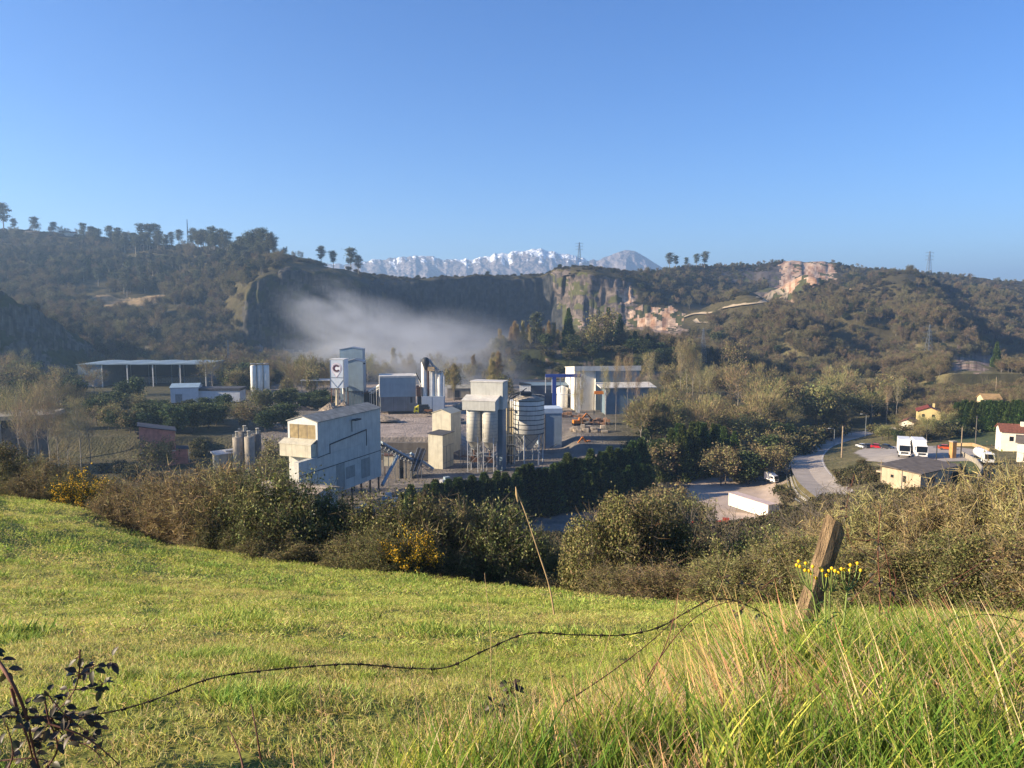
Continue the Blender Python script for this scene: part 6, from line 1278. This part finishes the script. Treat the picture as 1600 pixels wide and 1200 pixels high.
# ---- tall grass on the near bank
def tall(seed, n, rad, h, w, c1, c2, fr, lean, curve, wind=.05):
    r = np.random.default_rng(seed); a = r.random(n)*6.28; q = rad*np.sqrt(r.random(n)); b = np.stack([q*np.cos(a), q*np.sin(a), -.02+0*q], 1)
    d = unit(np.stack([r.normal(size=n)*lean+wind, r.normal(size=n)*lean, np.ones(n)], 1)); L = h*(.4+.65*r.random(n)); h *= .82; bd = np.stack([r.normal(size=n)+.2, r.normal(size=n), -np.abs(r.normal(size=n))*.7], 1)*(L*curve)[:, None]
    V, f = blades(b, d, L, w*(.6+.7*r.random(n)), r=r, seg=5, bend=bd, tip=.05); return fastmesh('tall_tuft', [(V, f, 0, vary(c1, n, r, .2, c2, fr))], [GRASS])
G1 = (.19, .28, .04); G2 = (.48, .50, .09); D1 = (.72, .55, .30); D2 = (.50, .34, .16)
tl = [tall(41, 24, .11, .48, .011, G1, G2, .35, .2, .22), tall(42, 22, .12, .42, .012, G2, G1, .3, .24, .25), tall(43, 24, .10, .54, .0105, G1, D1, .2, .18, .2), tall(44, 22, .12, .48, .0085, D1, D2, .35, .45, .5), tall(45, 20, .13, .40, .009, D1, G2, .2, .6, .6), tall(46, 20, .13, .36, .010, G2, D1, .25, .4, .4)]
tp, ts, ti = [], [], []
rg = np.random.default_rng(77)
for i in range(11500):
    Y = math.sqrt(rg.uniform(1.15**2, 6.4**2)); px = rg.uniform(350, 3400); x = (px-800)/F*Y; h = BVH.ray_cast(Vector((x, Y, 9)), Vector((0, 0, -1)))[0]; qx, qy = proj(x, Y, h.z)
    lim = np.interp(qx, [350, 500, 700, 900, 1000, 1100, 1180, 1250, 2300], [1330, 1235, 1160, 1110, 1075, 1040, 1005, 975, 975])+fbm(qx/60, qy/60+3, 90)*30-15
    if qy < lim or (qx > 1180 and Y > 5.6): continue
    e = (qy-lim)/70; dryz = fbm(x*2.2, Y*2.2, 91); s_ = min(1, .55+.35*e)
    if rg.random() < max(0, .88-.6*min(e, 1)) or dryz > .50: k = rg.choice([3, 4, 4, 3, 5])
    else: k = rg.choice([0, 0, 1, 2, 5])
    tp.append((x, Y, h.z)); ts.append(s_*rg.uniform(.7, 1.12)*(1.0 if px > 1150 else .8)*(.8 if k in (3, 4) else 1)*(1.08 if px > 1150 and Y > 3.2 else 1)); ti.append(k)
for i in range(46):
    px, Y = rg.uniform(1195, 1335), rg.uniform(3.6, 4.05); x = (px-800)/F*Y; h = BVH.ray_cast(Vector((x, Y, 9)), Vector((0, 0, -1)))[0]
    tp.append((x, Y, h.z)); ts.append(rg.uniform(.85, 1.1)); ti.append(rg.choice([0, 5, 2, 3, 3, 4]))
scatter('tall_grass', tl, tp, ts, rg.uniform(-.6, .6, len(tp)), ti, 'tall green and straw-coloured grass on the near bank')
# ================================================================ FENCE POST, BARBED WIRE, STEMS, FLOWERS
WOOD = mat('weathered_split_wood', lin('#a58c6c'), .9, .35, 3, bump=1.2, bscale=18, stretch=(5, 5, .5), col2=lin('#5a4836'))
pt = P(1306, 818, 4.2); pbm = P(1249, 1000, 4.25); ax = (pt-pbm); ax_n = ax.normalized(); pbm = pbm-ax_n*.35
t = empty('fence_post', pbm, 0, 'leaning split wooden fence post with a jagged sunlit top', 'fence post'); ax = pt-pbm
r = np.random.default_rng(3); n, k = 9, 26; V = []; fc_, fs_ = math.cos(-.42), math.sin(-.42)
sd2 = ax_n.cross(Vector((0, 1, 0))).normalized(); fd = ax_n.cross(sd2)
prof = [(-.055, -.028), (-.048, .03), (-.01, .042), (.045, .035), (.06, .01), (.052, -.03), (.02, -.042), (-.015, -.034), (-.04, -.045)]
for j in range(k):
    u = j/(k-1)
    for i, (a_, b_) in enumerate(prof):
        g_ = 1+.10*(vn(i*1.7, u*5, 5)-.5)+.06*(vn(i*3.1, u*22, 6)-.5); top = (.05*vn(i*1.3, 3, 8)-(.07 if i in (3, 4, 5) else 0)) if j == k-1 else 0
        a2, b2 = 1.08*(a_*fc_-b_*fs_), 1.08*(a_*fs_+b_*fc_); V.append(ax*u+sd2*(-a2*g_*(1.05-.12*u))+fd*(b2*g_)+ax_n*top)
fcs = [(j*n+i, j*n+(i+1) % n, (j+1)*n+(i+1) % n, (j+1)*n+i) for j in range(k-1) for i in range(n)]+[tuple(range((k-1)*n, k*n))]
MB().add(V, fcs).build('shaft', WOOD, t)
STPL = MB().bar(ax*.80+fd*-.05-sd2*.03, ax*.80+fd*-.05+sd2*.03, .006).build('staple', RUST, t)
WIRE = mat('rusty_wire', lin('#3a2f2b'), .7, .3, 8, metal=.4)
def catmull(pts, m=12):
    pts = [Vector(p) for p in pts]; o = []
    for k in range(len(pts)-1):
        p0, p1, p2, p3 = pts[max(k-1, 0)], pts[k], pts[k+1], pts[min(k+2, len(pts)-1)]
        for i in range(m): u = i/m; o.append(.5*((2*p1)+(p2-p0)*u+(2*p0-5*p1+4*p2-p3)*u*u+(3*p1-p0-3*p2+p3)*u**3))
    return o+[pts[-1]]
def barbed(ptspx, label, seed):
    P_ = catmull([P(a, b, Y) for a, b, Y in ptspx], 24); o = P_[0].copy(); t = empty('barbed_wire', o, 0, label, 'barbed wire'); Q = [p-o for p in P_]
    # resample evenly
    D = [0]; 
    for a, b in zip(Q[:-1], Q[1:]): D.append(D[-1]+(b-a).length)
    L = D[-1]; m = int(L/.012); R_ = []; j = 0
    for i in range(m+1):
        s = L*i/m
        while j < len(D)-2 and D[j+1] < s: j += 1
        R_.append(Q[j].lerp(Q[j+1], (s-D[j])/(D[j+1]-D[j]+1e-9)))
    mb = MB()
    for ph in (0, math.pi):
        mb.tube([p+Vector((0, math.cos(i*.45+ph)*.0022, math.sin(i*.45+ph)*.0022)) for i, p in enumerate(R_)], .0019, 5)
    mb.build('strand', WIRE, t); rr = random.Random(seed); s = .06
    while s < L:
        p = R_[min(m, int(s/L*m))]; q = R_[min(m, int(s/L*m)+1)]; d = (q-p).normalized() if (q-p).length > 1e-6 else Vector((1, 0, 0)); u = d.cross(Vector((0, 1, 0))).normalized(); w_ = d.cross(u); bb = MB()
        cps = [p+d*(.002*(k-5))+u*math.cos(k*1.2)*.0066+w_*math.sin(k*1.2)*.0066 for k in range(11)]; bb.tube(cps, .0026, 4)
        for e in range(2):
            a = rr.uniform(0, 6.28); v = (u*math.cos(a)+w_*math.sin(a)+d*rr.uniform(-.5, .5)).normalized(); bb.tube([p-v*.020, p+v*.020], [.0011, .0012], 4)
        bb.build('barb', WIRE, t); s += rr.uniform(.10, .125)
barbed([(-60, 1120, 2.9), (60, 1120, 3.0), (150, 1116, 3.05), (230, 1097, 3.1), (330, 1060, 3.2), (420, 1047, 3.3), (500, 1040, 3.35), (560, 1038, 3.4), (640, 1044, 3.5), (700, 1042, 3.5), (760, 1015, 3.6), (825, 990, 3.7), (900, 992, 3.75), (975, 992, 3.8), (1030, 980, 3.9), (1075, 955, 4.0), (1110, 936, 4.1)], 'slack barbed wire strand sagging across the meadow', 1)
barbed([(1110, 936, 4.1), (1145, 938, 4.1), (1185, 955, 4.15), (1230, 985, 4.2), (1256, 1005, 4.2)], 'short barbed wire end running down to the fence post', 2)
barbed([(1256, 1005, 4.2), (1340, 1000, 4.3), (1430, 985, 4.4), (1540, 960, 4.5), (1660, 990, 4.6)], 'barbed wire half buried in the tall grass right of the post', 3)
# dry stems
STEM = mat('dry_stem', lin('#b59a72'), .9, .2, 6); RSTEM = mat('reddish_bramble_stem', lin('#6b4436'), .7, .25, 6); GSTEM = mat('green_stem', (.20, .26, .07), .7, .15, 6, trans=.1)
def stem(pts, r0, r1, name, label, cat, m_, par=None):
    Q = catmull([P(a, b, Y) for a, b, Y in pts], 8); o = Q[0].copy(); mb = MB(); n = len(Q); mb.tube([q-o for q in Q], [r0+(r1-r0)*i/(n-1) for i in range(n)], 5); ob = mb.build(name, m_); ob.location = o; return tag(ob, label, cat), Q
t_, Q = stem([(866, 960, 5.0), (858, 915, 5.0), (842, 865, 5.0), (822, 805, 5.0), (809, 772, 5.0)], .006, .003, 'dry_grass_stalk', 'single tall leaning dry stalk crossing the dark bushes', 'stalk', STEM)
ob = MB().tube([Q[-1]-Vector((0, 0, .05)), Q[-1]+Vector((-.006, 0, .0)), Q[-1]+Vector((-.014, 0, .05))], [.005, .011, .002], 6).build('seed_head', STEM); ob.parent = t_; ob.location = -t_.location
for i, (x0, y0, x1, y1, Y) in enumerate(((765, 1120, 757, 895, 3.4), (1010, 1110, 990, 1000, 3.0), (905, 1100, 955, 985, 3.2), (1165, 1010, 1120, 890, 4.5), (1030, 1090, 1060, 925, 3.4), (1265, 970, 1190, 820, 6), (1560, 1000, 1530, 900, 5), (1590, 1170, 1575, 1000, 2.6), (1500, 1100, 1470, 985, 3), (655, 1180, 640, 1050, 2.6), (500, 1190, 492, 1020, 2.7), (1350, 960, 1290, 870, 5.5), (1425, 970, 1395, 860, 6), (1105, 960, 1140, 860, 7))):
    stem([(x0, y0, Y), ((x0+x1)/2+6, (y0+y1)/2, Y), (x1, y1, Y)], .0022, .0009, 'dry_grass_stalk', 'thin dry stalk standing above the near grass', 'stalk', STEM)[0]['group'] = 'thin dry stalks above the near grass'
for i, (pts, lab) in enumerate(((((965, 1130, 3.2), (1010, 1060, 3.3), (1060, 990, 3.4), (1110, 950, 3.6), (1165, 935, 3.8)), 'reddish bramble shoot arching up to the wire'), (((1000, 1090, 3.2), (1030, 1030, 3.3), (1048, 985, 3.4), (1060, 925, 3.4)), 'straight reddish shoot crossing the wire'), (((880, 1100, 3.0), (955, 1050, 3.2), (1020, 1000, 3.4), (1078, 945, 3.6)), 'thin reddish shoot leaning right below the wire'), (((380, 1200, 2.3), (372, 1170, 2.35), (356, 1135, 2.4)), 'short dark twig at the bottom left of centre'), (((408, 1190, 2.5), (400, 1140, 2.5), (392, 1100, 2.55)), 'upright thin twig at the bottom left of centre'))):
    stem(pts, .0035, .0015, 'bramble_shoot', lab, 'shoot', RSTEM)
# dark bramble silhouettes with leaves
LD = mat('bramble_leaf', (.045, .055, .025), .5, .25, 12, trans=.2, col2=(.06, .03, .03)); LR = mat('red_leaf', (.28, .07, .03), .5, .2, 12, trans=.3)
def leaf(mb, p, d, up, L, W):
    s = d.cross(up).normalized(); u = s.cross(d); n = 5; V = []
    for i in range(n+1):
        t = i/n; w_ = W*math.sin(math.pi*min(1, t*.95+.03))**.7*(1-.35*t); c_ = p+d*(L*t)-u*(L*.25*t*t); V += [c_-s*w_+u*w_*.45, c_, c_+s*w_+u*w_*.45]
    mb.add(V, [(3*i, 3*i+1, 3*i+4, 3*i+3) for i in range(n)]+[(3*i+1, 3*i+2, 3*i+5, 3*i+4) for i in range(n)], True)
def bramble(name, label, stems_, Y, seed, nl, ls, base, m_=LD):
    rr = random.Random(seed); o = P(*base, Y); t = empty(name, o, 0, label, 'bramble'); sm = MB(); lf = MB()
    for pts, r0 in stems_:
        Q = catmull([P(a, b, Y+dy)-o for a, b, dy in pts], 8); n = len(Q); sm.tube(Q, [r0*(1-.7*i/n) for i in range(n)], 6)
        for i in range(n-1):
            for k in range(2):
                d = Vector((rr.gauss(0, 1), rr.gauss(0, 1), rr.gauss(0, 1))).normalized(); sm.tube([Q[i], Q[i]+d*.008], [.0012, .0002], 4, False)
            if rr.random() < nl:
                for k in range(rr.choice([1, 3, 3])):
                    d = Vector((rr.gauss(0, 1), rr.gauss(0, .7), rr.gauss(-.2, .7))).normalized(); q = Q[i]+d*.015; sm.tube([Q[i], q], [.0012, .0009], 4, False); leaf(lf, q, d, Vector((rr.gauss(0, .4), -.6, 1)).normalized(), ls*rr.uniform(.6, 1.2), ls*.3*rr.uniform(.8, 1.2))
    sm.build('stems', RSTEM if m_ is LD else m_, t); lf.build('leaves', LD, t); return t
bramble('bramble_plant', 'dark leafy bramble tangle in the lower left corner', [
    ([(-20, 1010, .1), (15, 1060, 0), (40, 1115, 0), (52, 1170, 0), (70, 1230, 0)], .008), ([(18, 1075, 0), (30, 1120, 0), (45, 1160, 0), (60, 1230, .1)], .006), ([(-30, 1118, 0), (40, 1120, 0), (110, 1120, .05), (150, 1125, .1)], .004), ([(125, 1015, .1), (118, 1075, .1), (75, 1130, .05), (60, 1180, 0)], .003),
    ([(60, 1215, 0), (90, 1170, 0), (75, 1120, 0), (72, 1085, 0), (100, 1115, 0), (130, 1140, .1)], .004), ([(75, 1130, 0), (130, 1150, 0), (170, 1180, .05), (215, 1225, .1)], .004), ([(108, 1078, .1), (140, 1076, .1), (160, 1070, .1), (155, 1062, .1)], .0025), ([(120, 1055, .1), (150, 1040, .1), (175, 1030, .15)], .002), ([(80, 1120, 0), (100, 1150, .1), (150, 1175, .1), (190, 1240, .1)], .003), ([(0, 1225, -.1), (20, 1180, -.1), (10, 1130, -.1)], .004), ([(100, 1115, .1), (130, 1118, .1), (155, 1140, .1), (160, 1160, .1)], .002), ([(-10, 1190, 0), (50, 1185, 0), (100, 1195, .05)], .003)], 2.5, 5, .30, .038, (60, 1200))
bramble('bramble_plant', 'dark leafless bramble silhouette just right of the fence post', [
    ([(1372, 1010, 0), (1375, 930, 0), (1372, 860, 0), (1376, 790, 0)], .006), ([(1380, 1000, 0), (1392, 920, 0), (1378, 850, 0), (1345, 845, 0), (1318, 838, 0)], .004), ([(1376, 880, 0), (1350, 862, 0), (1330, 850, 0), (1322, 800, 0), (1335, 740, 0)], .003), ([(1375, 905, 0), (1420, 930, .1), (1460, 960, .1)], .004), ([(1330, 940, 0), (1360, 905, 0), (1395, 865, 0)], .003), ([(1392, 960, 0), (1400, 910, 0), (1388, 870, 0)], .003)], 4.6, 9, .22, .035, (1372, 1000), )
bramble('bramble_plant', 'small dark withered plant at the bottom centre', [([(785, 1200, 0), (790, 1140, 0), (800, 1085, 0), (795, 1060, 0)], .003), ([(790, 1140, 0), (775, 1110, 0), (770, 1090, 0)], .002)], 3.0, 12, .5, .035, (785, 1200))
bramble('bramble_plant', 'dark twigs with shrivelled leaves left of the fence post', [([(1150, 960, 0), (1180, 930, 0), (1210, 905, 0), (1250, 900, 0)], .003), ([(1195, 985, 0), (1190, 965, 0), (1185, 950, 0)], .003), ([(1120, 900, 0), (1170, 912, 0), (1200, 880, 0)], .002)], 4.5, 14, .3, .035, (1150, 960))
bramble('bramble_plant', 'bare dark bramble strands in front of the tan bushes at the right', [([(1450, 985, 0), (1480, 930, .1), (1530, 890, .2), (1600, 880, .3)], .003), ([(1400, 960, 0), (1500, 900, 0), (1560, 870, 0), (1660, 880, 0)], .0025), ([(1520, 970, 0), (1560, 930, 0), (1640, 920, 0)], .003)], 5.2, 15, .25, .035, (1450, 985))
t = tag(MB().add([(0, 0, 0)], []).build('unused', STEM)) if False else None
# yellow ragwort
o = P(1300, 1080, 3.6); rag = empty('yellow_wildflower', o, 0, 'tall green-stemmed wildflower with a spray of yellow heads before the post', 'flower'); heads = [(1248, 878), (1245, 884), (1259, 881), (1250, 886), (1258, 892), (1264, 893), (1270, 886), (1268, 897), (1282, 889), (1285, 892), (1300, 889), (1295, 893), (1292, 900), (1310, 896), (1315, 890), (1320, 891), (1329, 884), (1328, 892), (1340, 881), (1275, 904), (1290, 901), (1305, 893), (1345, 892)]
rr = random.Random(2); sm = MB(); FY = mat('ragwort_yellow', (.86, .55, .02), .5, .1, 6, trans=.15); forks = {}
for bx, top in (((1290, 1000), 1285), ((1275, 965), 1258), ((1318, 985), 1325), ((1296, 945), 1300)):
    a = P(1297+(bx[0]-1297)*.15, 1090, 3.6)-o; b_ = P(bx[0], bx[1]-10, 3.6)-o; c_ = P((bx[0]+top)/2+2, 925, 3.6)-o; sm.tube(catmull([a, b_, c_], 8), .0045, 6); forks[top] = c_
for i, (hx, hy) in enumerate(heads):
    q = P(hx, hy, 3.6+rr.uniform(-.06, .06))-o; k = min(forks, key=lambda f: abs(f-hx)); c_ = forks[k]; sm.tube(catmull([c_, c_.lerp(q, .55)+Vector(((q-c_).x*.12, 0, -.01)), q], 6), [.0028]*6+[.0028]*6+[.0022], 5)
    fl = MB(); R0 = .0125*rr.uniform(.8, 1.1)
    for k in range(11):
        a = k*.571; d = Vector((math.cos(a), math.sin(a)*.8, .35)).normalized(); s = Vector((-math.sin(a), math.cos(a), 0)); fl.add([q+s*.0015, q+d*R0*.6+s*.0042, q+d*R0*1.25, q+d*R0*.6-s*.0042, q-s*.0015], [(0, 1, 2, 3, 4)])
    fl.lathe([(.001, q.z-.006), (.007, q.z-.002), (.0085, q.z+.004), (.005, q.z+.010), (.0005, q.z+.0115)], (q.x, q.y), 10); fl.build('flower_head', FY, rag)
sm.build('stems', GSTEM, rag); lf = MB()
for i in range(26):
    y = rr.uniform(915, 1060); k = rr.choice(list(forks)); p = P(1297+(k-1297)*(1080-y)/170, y, 3.6)-o; d = Vector((rr.choice([-1, 1])*rr.uniform(.5, 1), rr.uniform(-.5, .5), rr.uniform(.1, .6))).normalized(); leaf(lf, p, d, Vector((0, -.3, 1)).normalized(), rr.uniform(.03, .06), .006)
lf.build('leaves', mat('ragwort_leaf', (.11, .18, .05), .6, .2, 10, trans=.25), rag)
# ================================================================ LIGHT, SKY, AIR, CAMERA
SUN_DIR = Vector((-.985, -.17, 0)).normalized(); SUN_EL = math.radians(20)
sd = Vector((SUN_DIR.x*math.cos(SUN_EL), SUN_DIR.y*math.cos(SUN_EL), math.sin(SUN_EL)))
sl = bpy.data.lights.new('sun', 'SUN'); sl.energy = 5.0; sl.angle = math.radians(.53); sl.color = (1, .83, .60)
so = bpy.data.objects.new('sun', sl); COL.objects.link(so); so.rotation_euler = sd.to_track_quat('Z', 'Y').to_euler(); so.location = (-200, -40, 300)
w = bpy.data.worlds.new('World'); scn.world = w; w.use_nodes = True; N = w.node_tree.nodes; L = w.node_tree.links
sky = N.new('ShaderNodeTexSky'); sky.sky_type = 'NISHITA'; sky.sun_disc = False; sky.sun_elevation = SUN_EL
sky.sun_rotation = math.atan2(sd.x, sd.y); sky.air_density = 1.0; sky.dust_density = .3; sky.ozone_density = 2.0; sky.altitude = 300
sat = N.new('ShaderNodeHueSaturation'); sat.inputs['Saturation'].default_value = 1.22; L.new(sky.outputs[0], sat.inputs['Color'])
tin = N.new('ShaderNodeMix'); tin.data_type = 'RGBA'; tin.blend_type = 'MULTIPLY'; tin.inputs[0].default_value = 1; tin.inputs['B'].default_value = (.61, .79, 1.14, 1); L.new(sat.outputs[0], tin.inputs['A'])
bg = N['Background']; L.new(tin.outputs['Result'], bg.inputs[0]); bg.inputs[1].default_value = .064
def volume_mat(name, dens, col, noise=None):
    m = bpy.data.materials.new(name); m.use_nodes = True; N = m.node_tree.nodes; L = m.node_tree.links; N.remove(N['Principled BSDF'])
    pv = N.new('ShaderNodeVolumePrincipled'); pv.inputs['Density'].default_value = dens; pv.inputs['Color'].default_value = (*col, 1); pv.inputs['Anisotropy'].default_value = .25
    L.new(pv.outputs[0], N['Material Output'].inputs['Volume'])
    if noise: noise(m, pv)
    return m
hz = MB().box(-9000, 9000, -60, 11000, -110, 480).build('haze', volume_mat('haze_air', .00018, (.42, .66, 1.0)))
tag(hz, 'thin blue morning haze filling the valley', kind='stuff')
def puffs(m, pv):
    N = m.node_tree.nodes; L = m.node_tree.links; tc = N.new('ShaderNodeTexCoord')
    n = N.new('ShaderNodeTexNoise'); n.inputs['Scale'].default_value = 1.7; n.inputs['Detail'].default_value = 4.0; n.inputs['Roughness'].default_value = .6; n.inputs['Distortion'].default_value = .4
    L.new(tc.outputs['Object'], n.inputs[0])
    ln = N.new('ShaderNodeVectorMath'); ln.operation = 'LENGTH'; L.new(tc.outputs['Object'], ln.inputs[0])
    fall = N.new('ShaderNodeMapRange'); fall.interpolation_type = 'SMOOTHSTEP'; fall.inputs[1].default_value = 1.0; fall.inputs[2].default_value = .15; fall.inputs[3].default_value = 0; fall.inputs[4].default_value = 1; L.new(ln.outputs['Value'], fall.inputs[0])
    nn = N.new('ShaderNodeMapRange'); nn.inputs[1].default_value = .40; nn.inputs[2].default_value = .72; L.new(n.outputs[0], nn.inputs[0])
    mu = N.new('ShaderNodeMath'); mu.operation = 'MULTIPLY'; L.new(fall.outputs[0], mu.inputs[0]); L.new(nn.outputs[0], mu.inputs[1])
    m2 = N.new('ShaderNodeMath'); m2.operation = 'MULTIPLY'; m2.inputs[1].default_value = DUST; L.new(mu.outputs[0], m2.inputs[0]); L.new(m2.outputs[0], pv.inputs['Density'])
DUST = .038
ico = MB().lathe([(0.001, -1), (.38, -.92), (.71, -.7), (.92, -.38), (1, 0), (.92, .38), (.71, .7), (.38, .92), (.001, 1)], n=16)
d1 = ico.build('dust_cloud', volume_mat('dust_air', .01, (.82, .89, 1.0), puffs)); d1.location = P(640, 558, 525); d1.scale = (112, 105, 40)
tag(d1, 'pale dust cloud drifting over the quarry floor behind the plant', kind='stuff')
d2 = d1.copy(); COL.objects.link(d2); d2.location = P(565, 510, 620); d2.scale = (80, 70, 36); d2.rotation_euler = (0, .35, .6)
d3 = d1.copy(); COL.objects.link(d3); d3.location = P(705, 590, 430); d3.scale = (80, 60, 20); d3.rotation_euler = (0, -.15, 1.9)
tag(d3, 'low dust veil drifting right in front of the plateau trees', kind='stuff')
tag(d2, 'dust plume rising in front of the shaded quarry cliff', kind='stuff')
cam = bpy.data.cameras.new('camera'); co = bpy.data.objects.new('camera', cam); COL.objects.link(co); scn.camera = co
cam.sensor_width = 36; cam.lens = 36*F/1600; cam.clip_end = 30000; cam.clip_start = .05; co.rotation_euler = (math.pi/2-TH, 0, 0)
scn.view_settings.view_transform = 'Standard'; scn.view_settings.look = 'None'; scn.view_settings.exposure = 1.5; scn.view_settings.gamma = 1
cy = scn.cycles; cy.max_bounces = 4; cy.diffuse_bounces = 2; cy.glossy_bounces = 2; cy.transmission_bounces = 2; cy.transparent_max_bounces = 8; cy.volume_bounces = 0; cy.volume_step_rate = 1.0; cy.use_denoising = True; cy.sample_clamp_indirect = 5
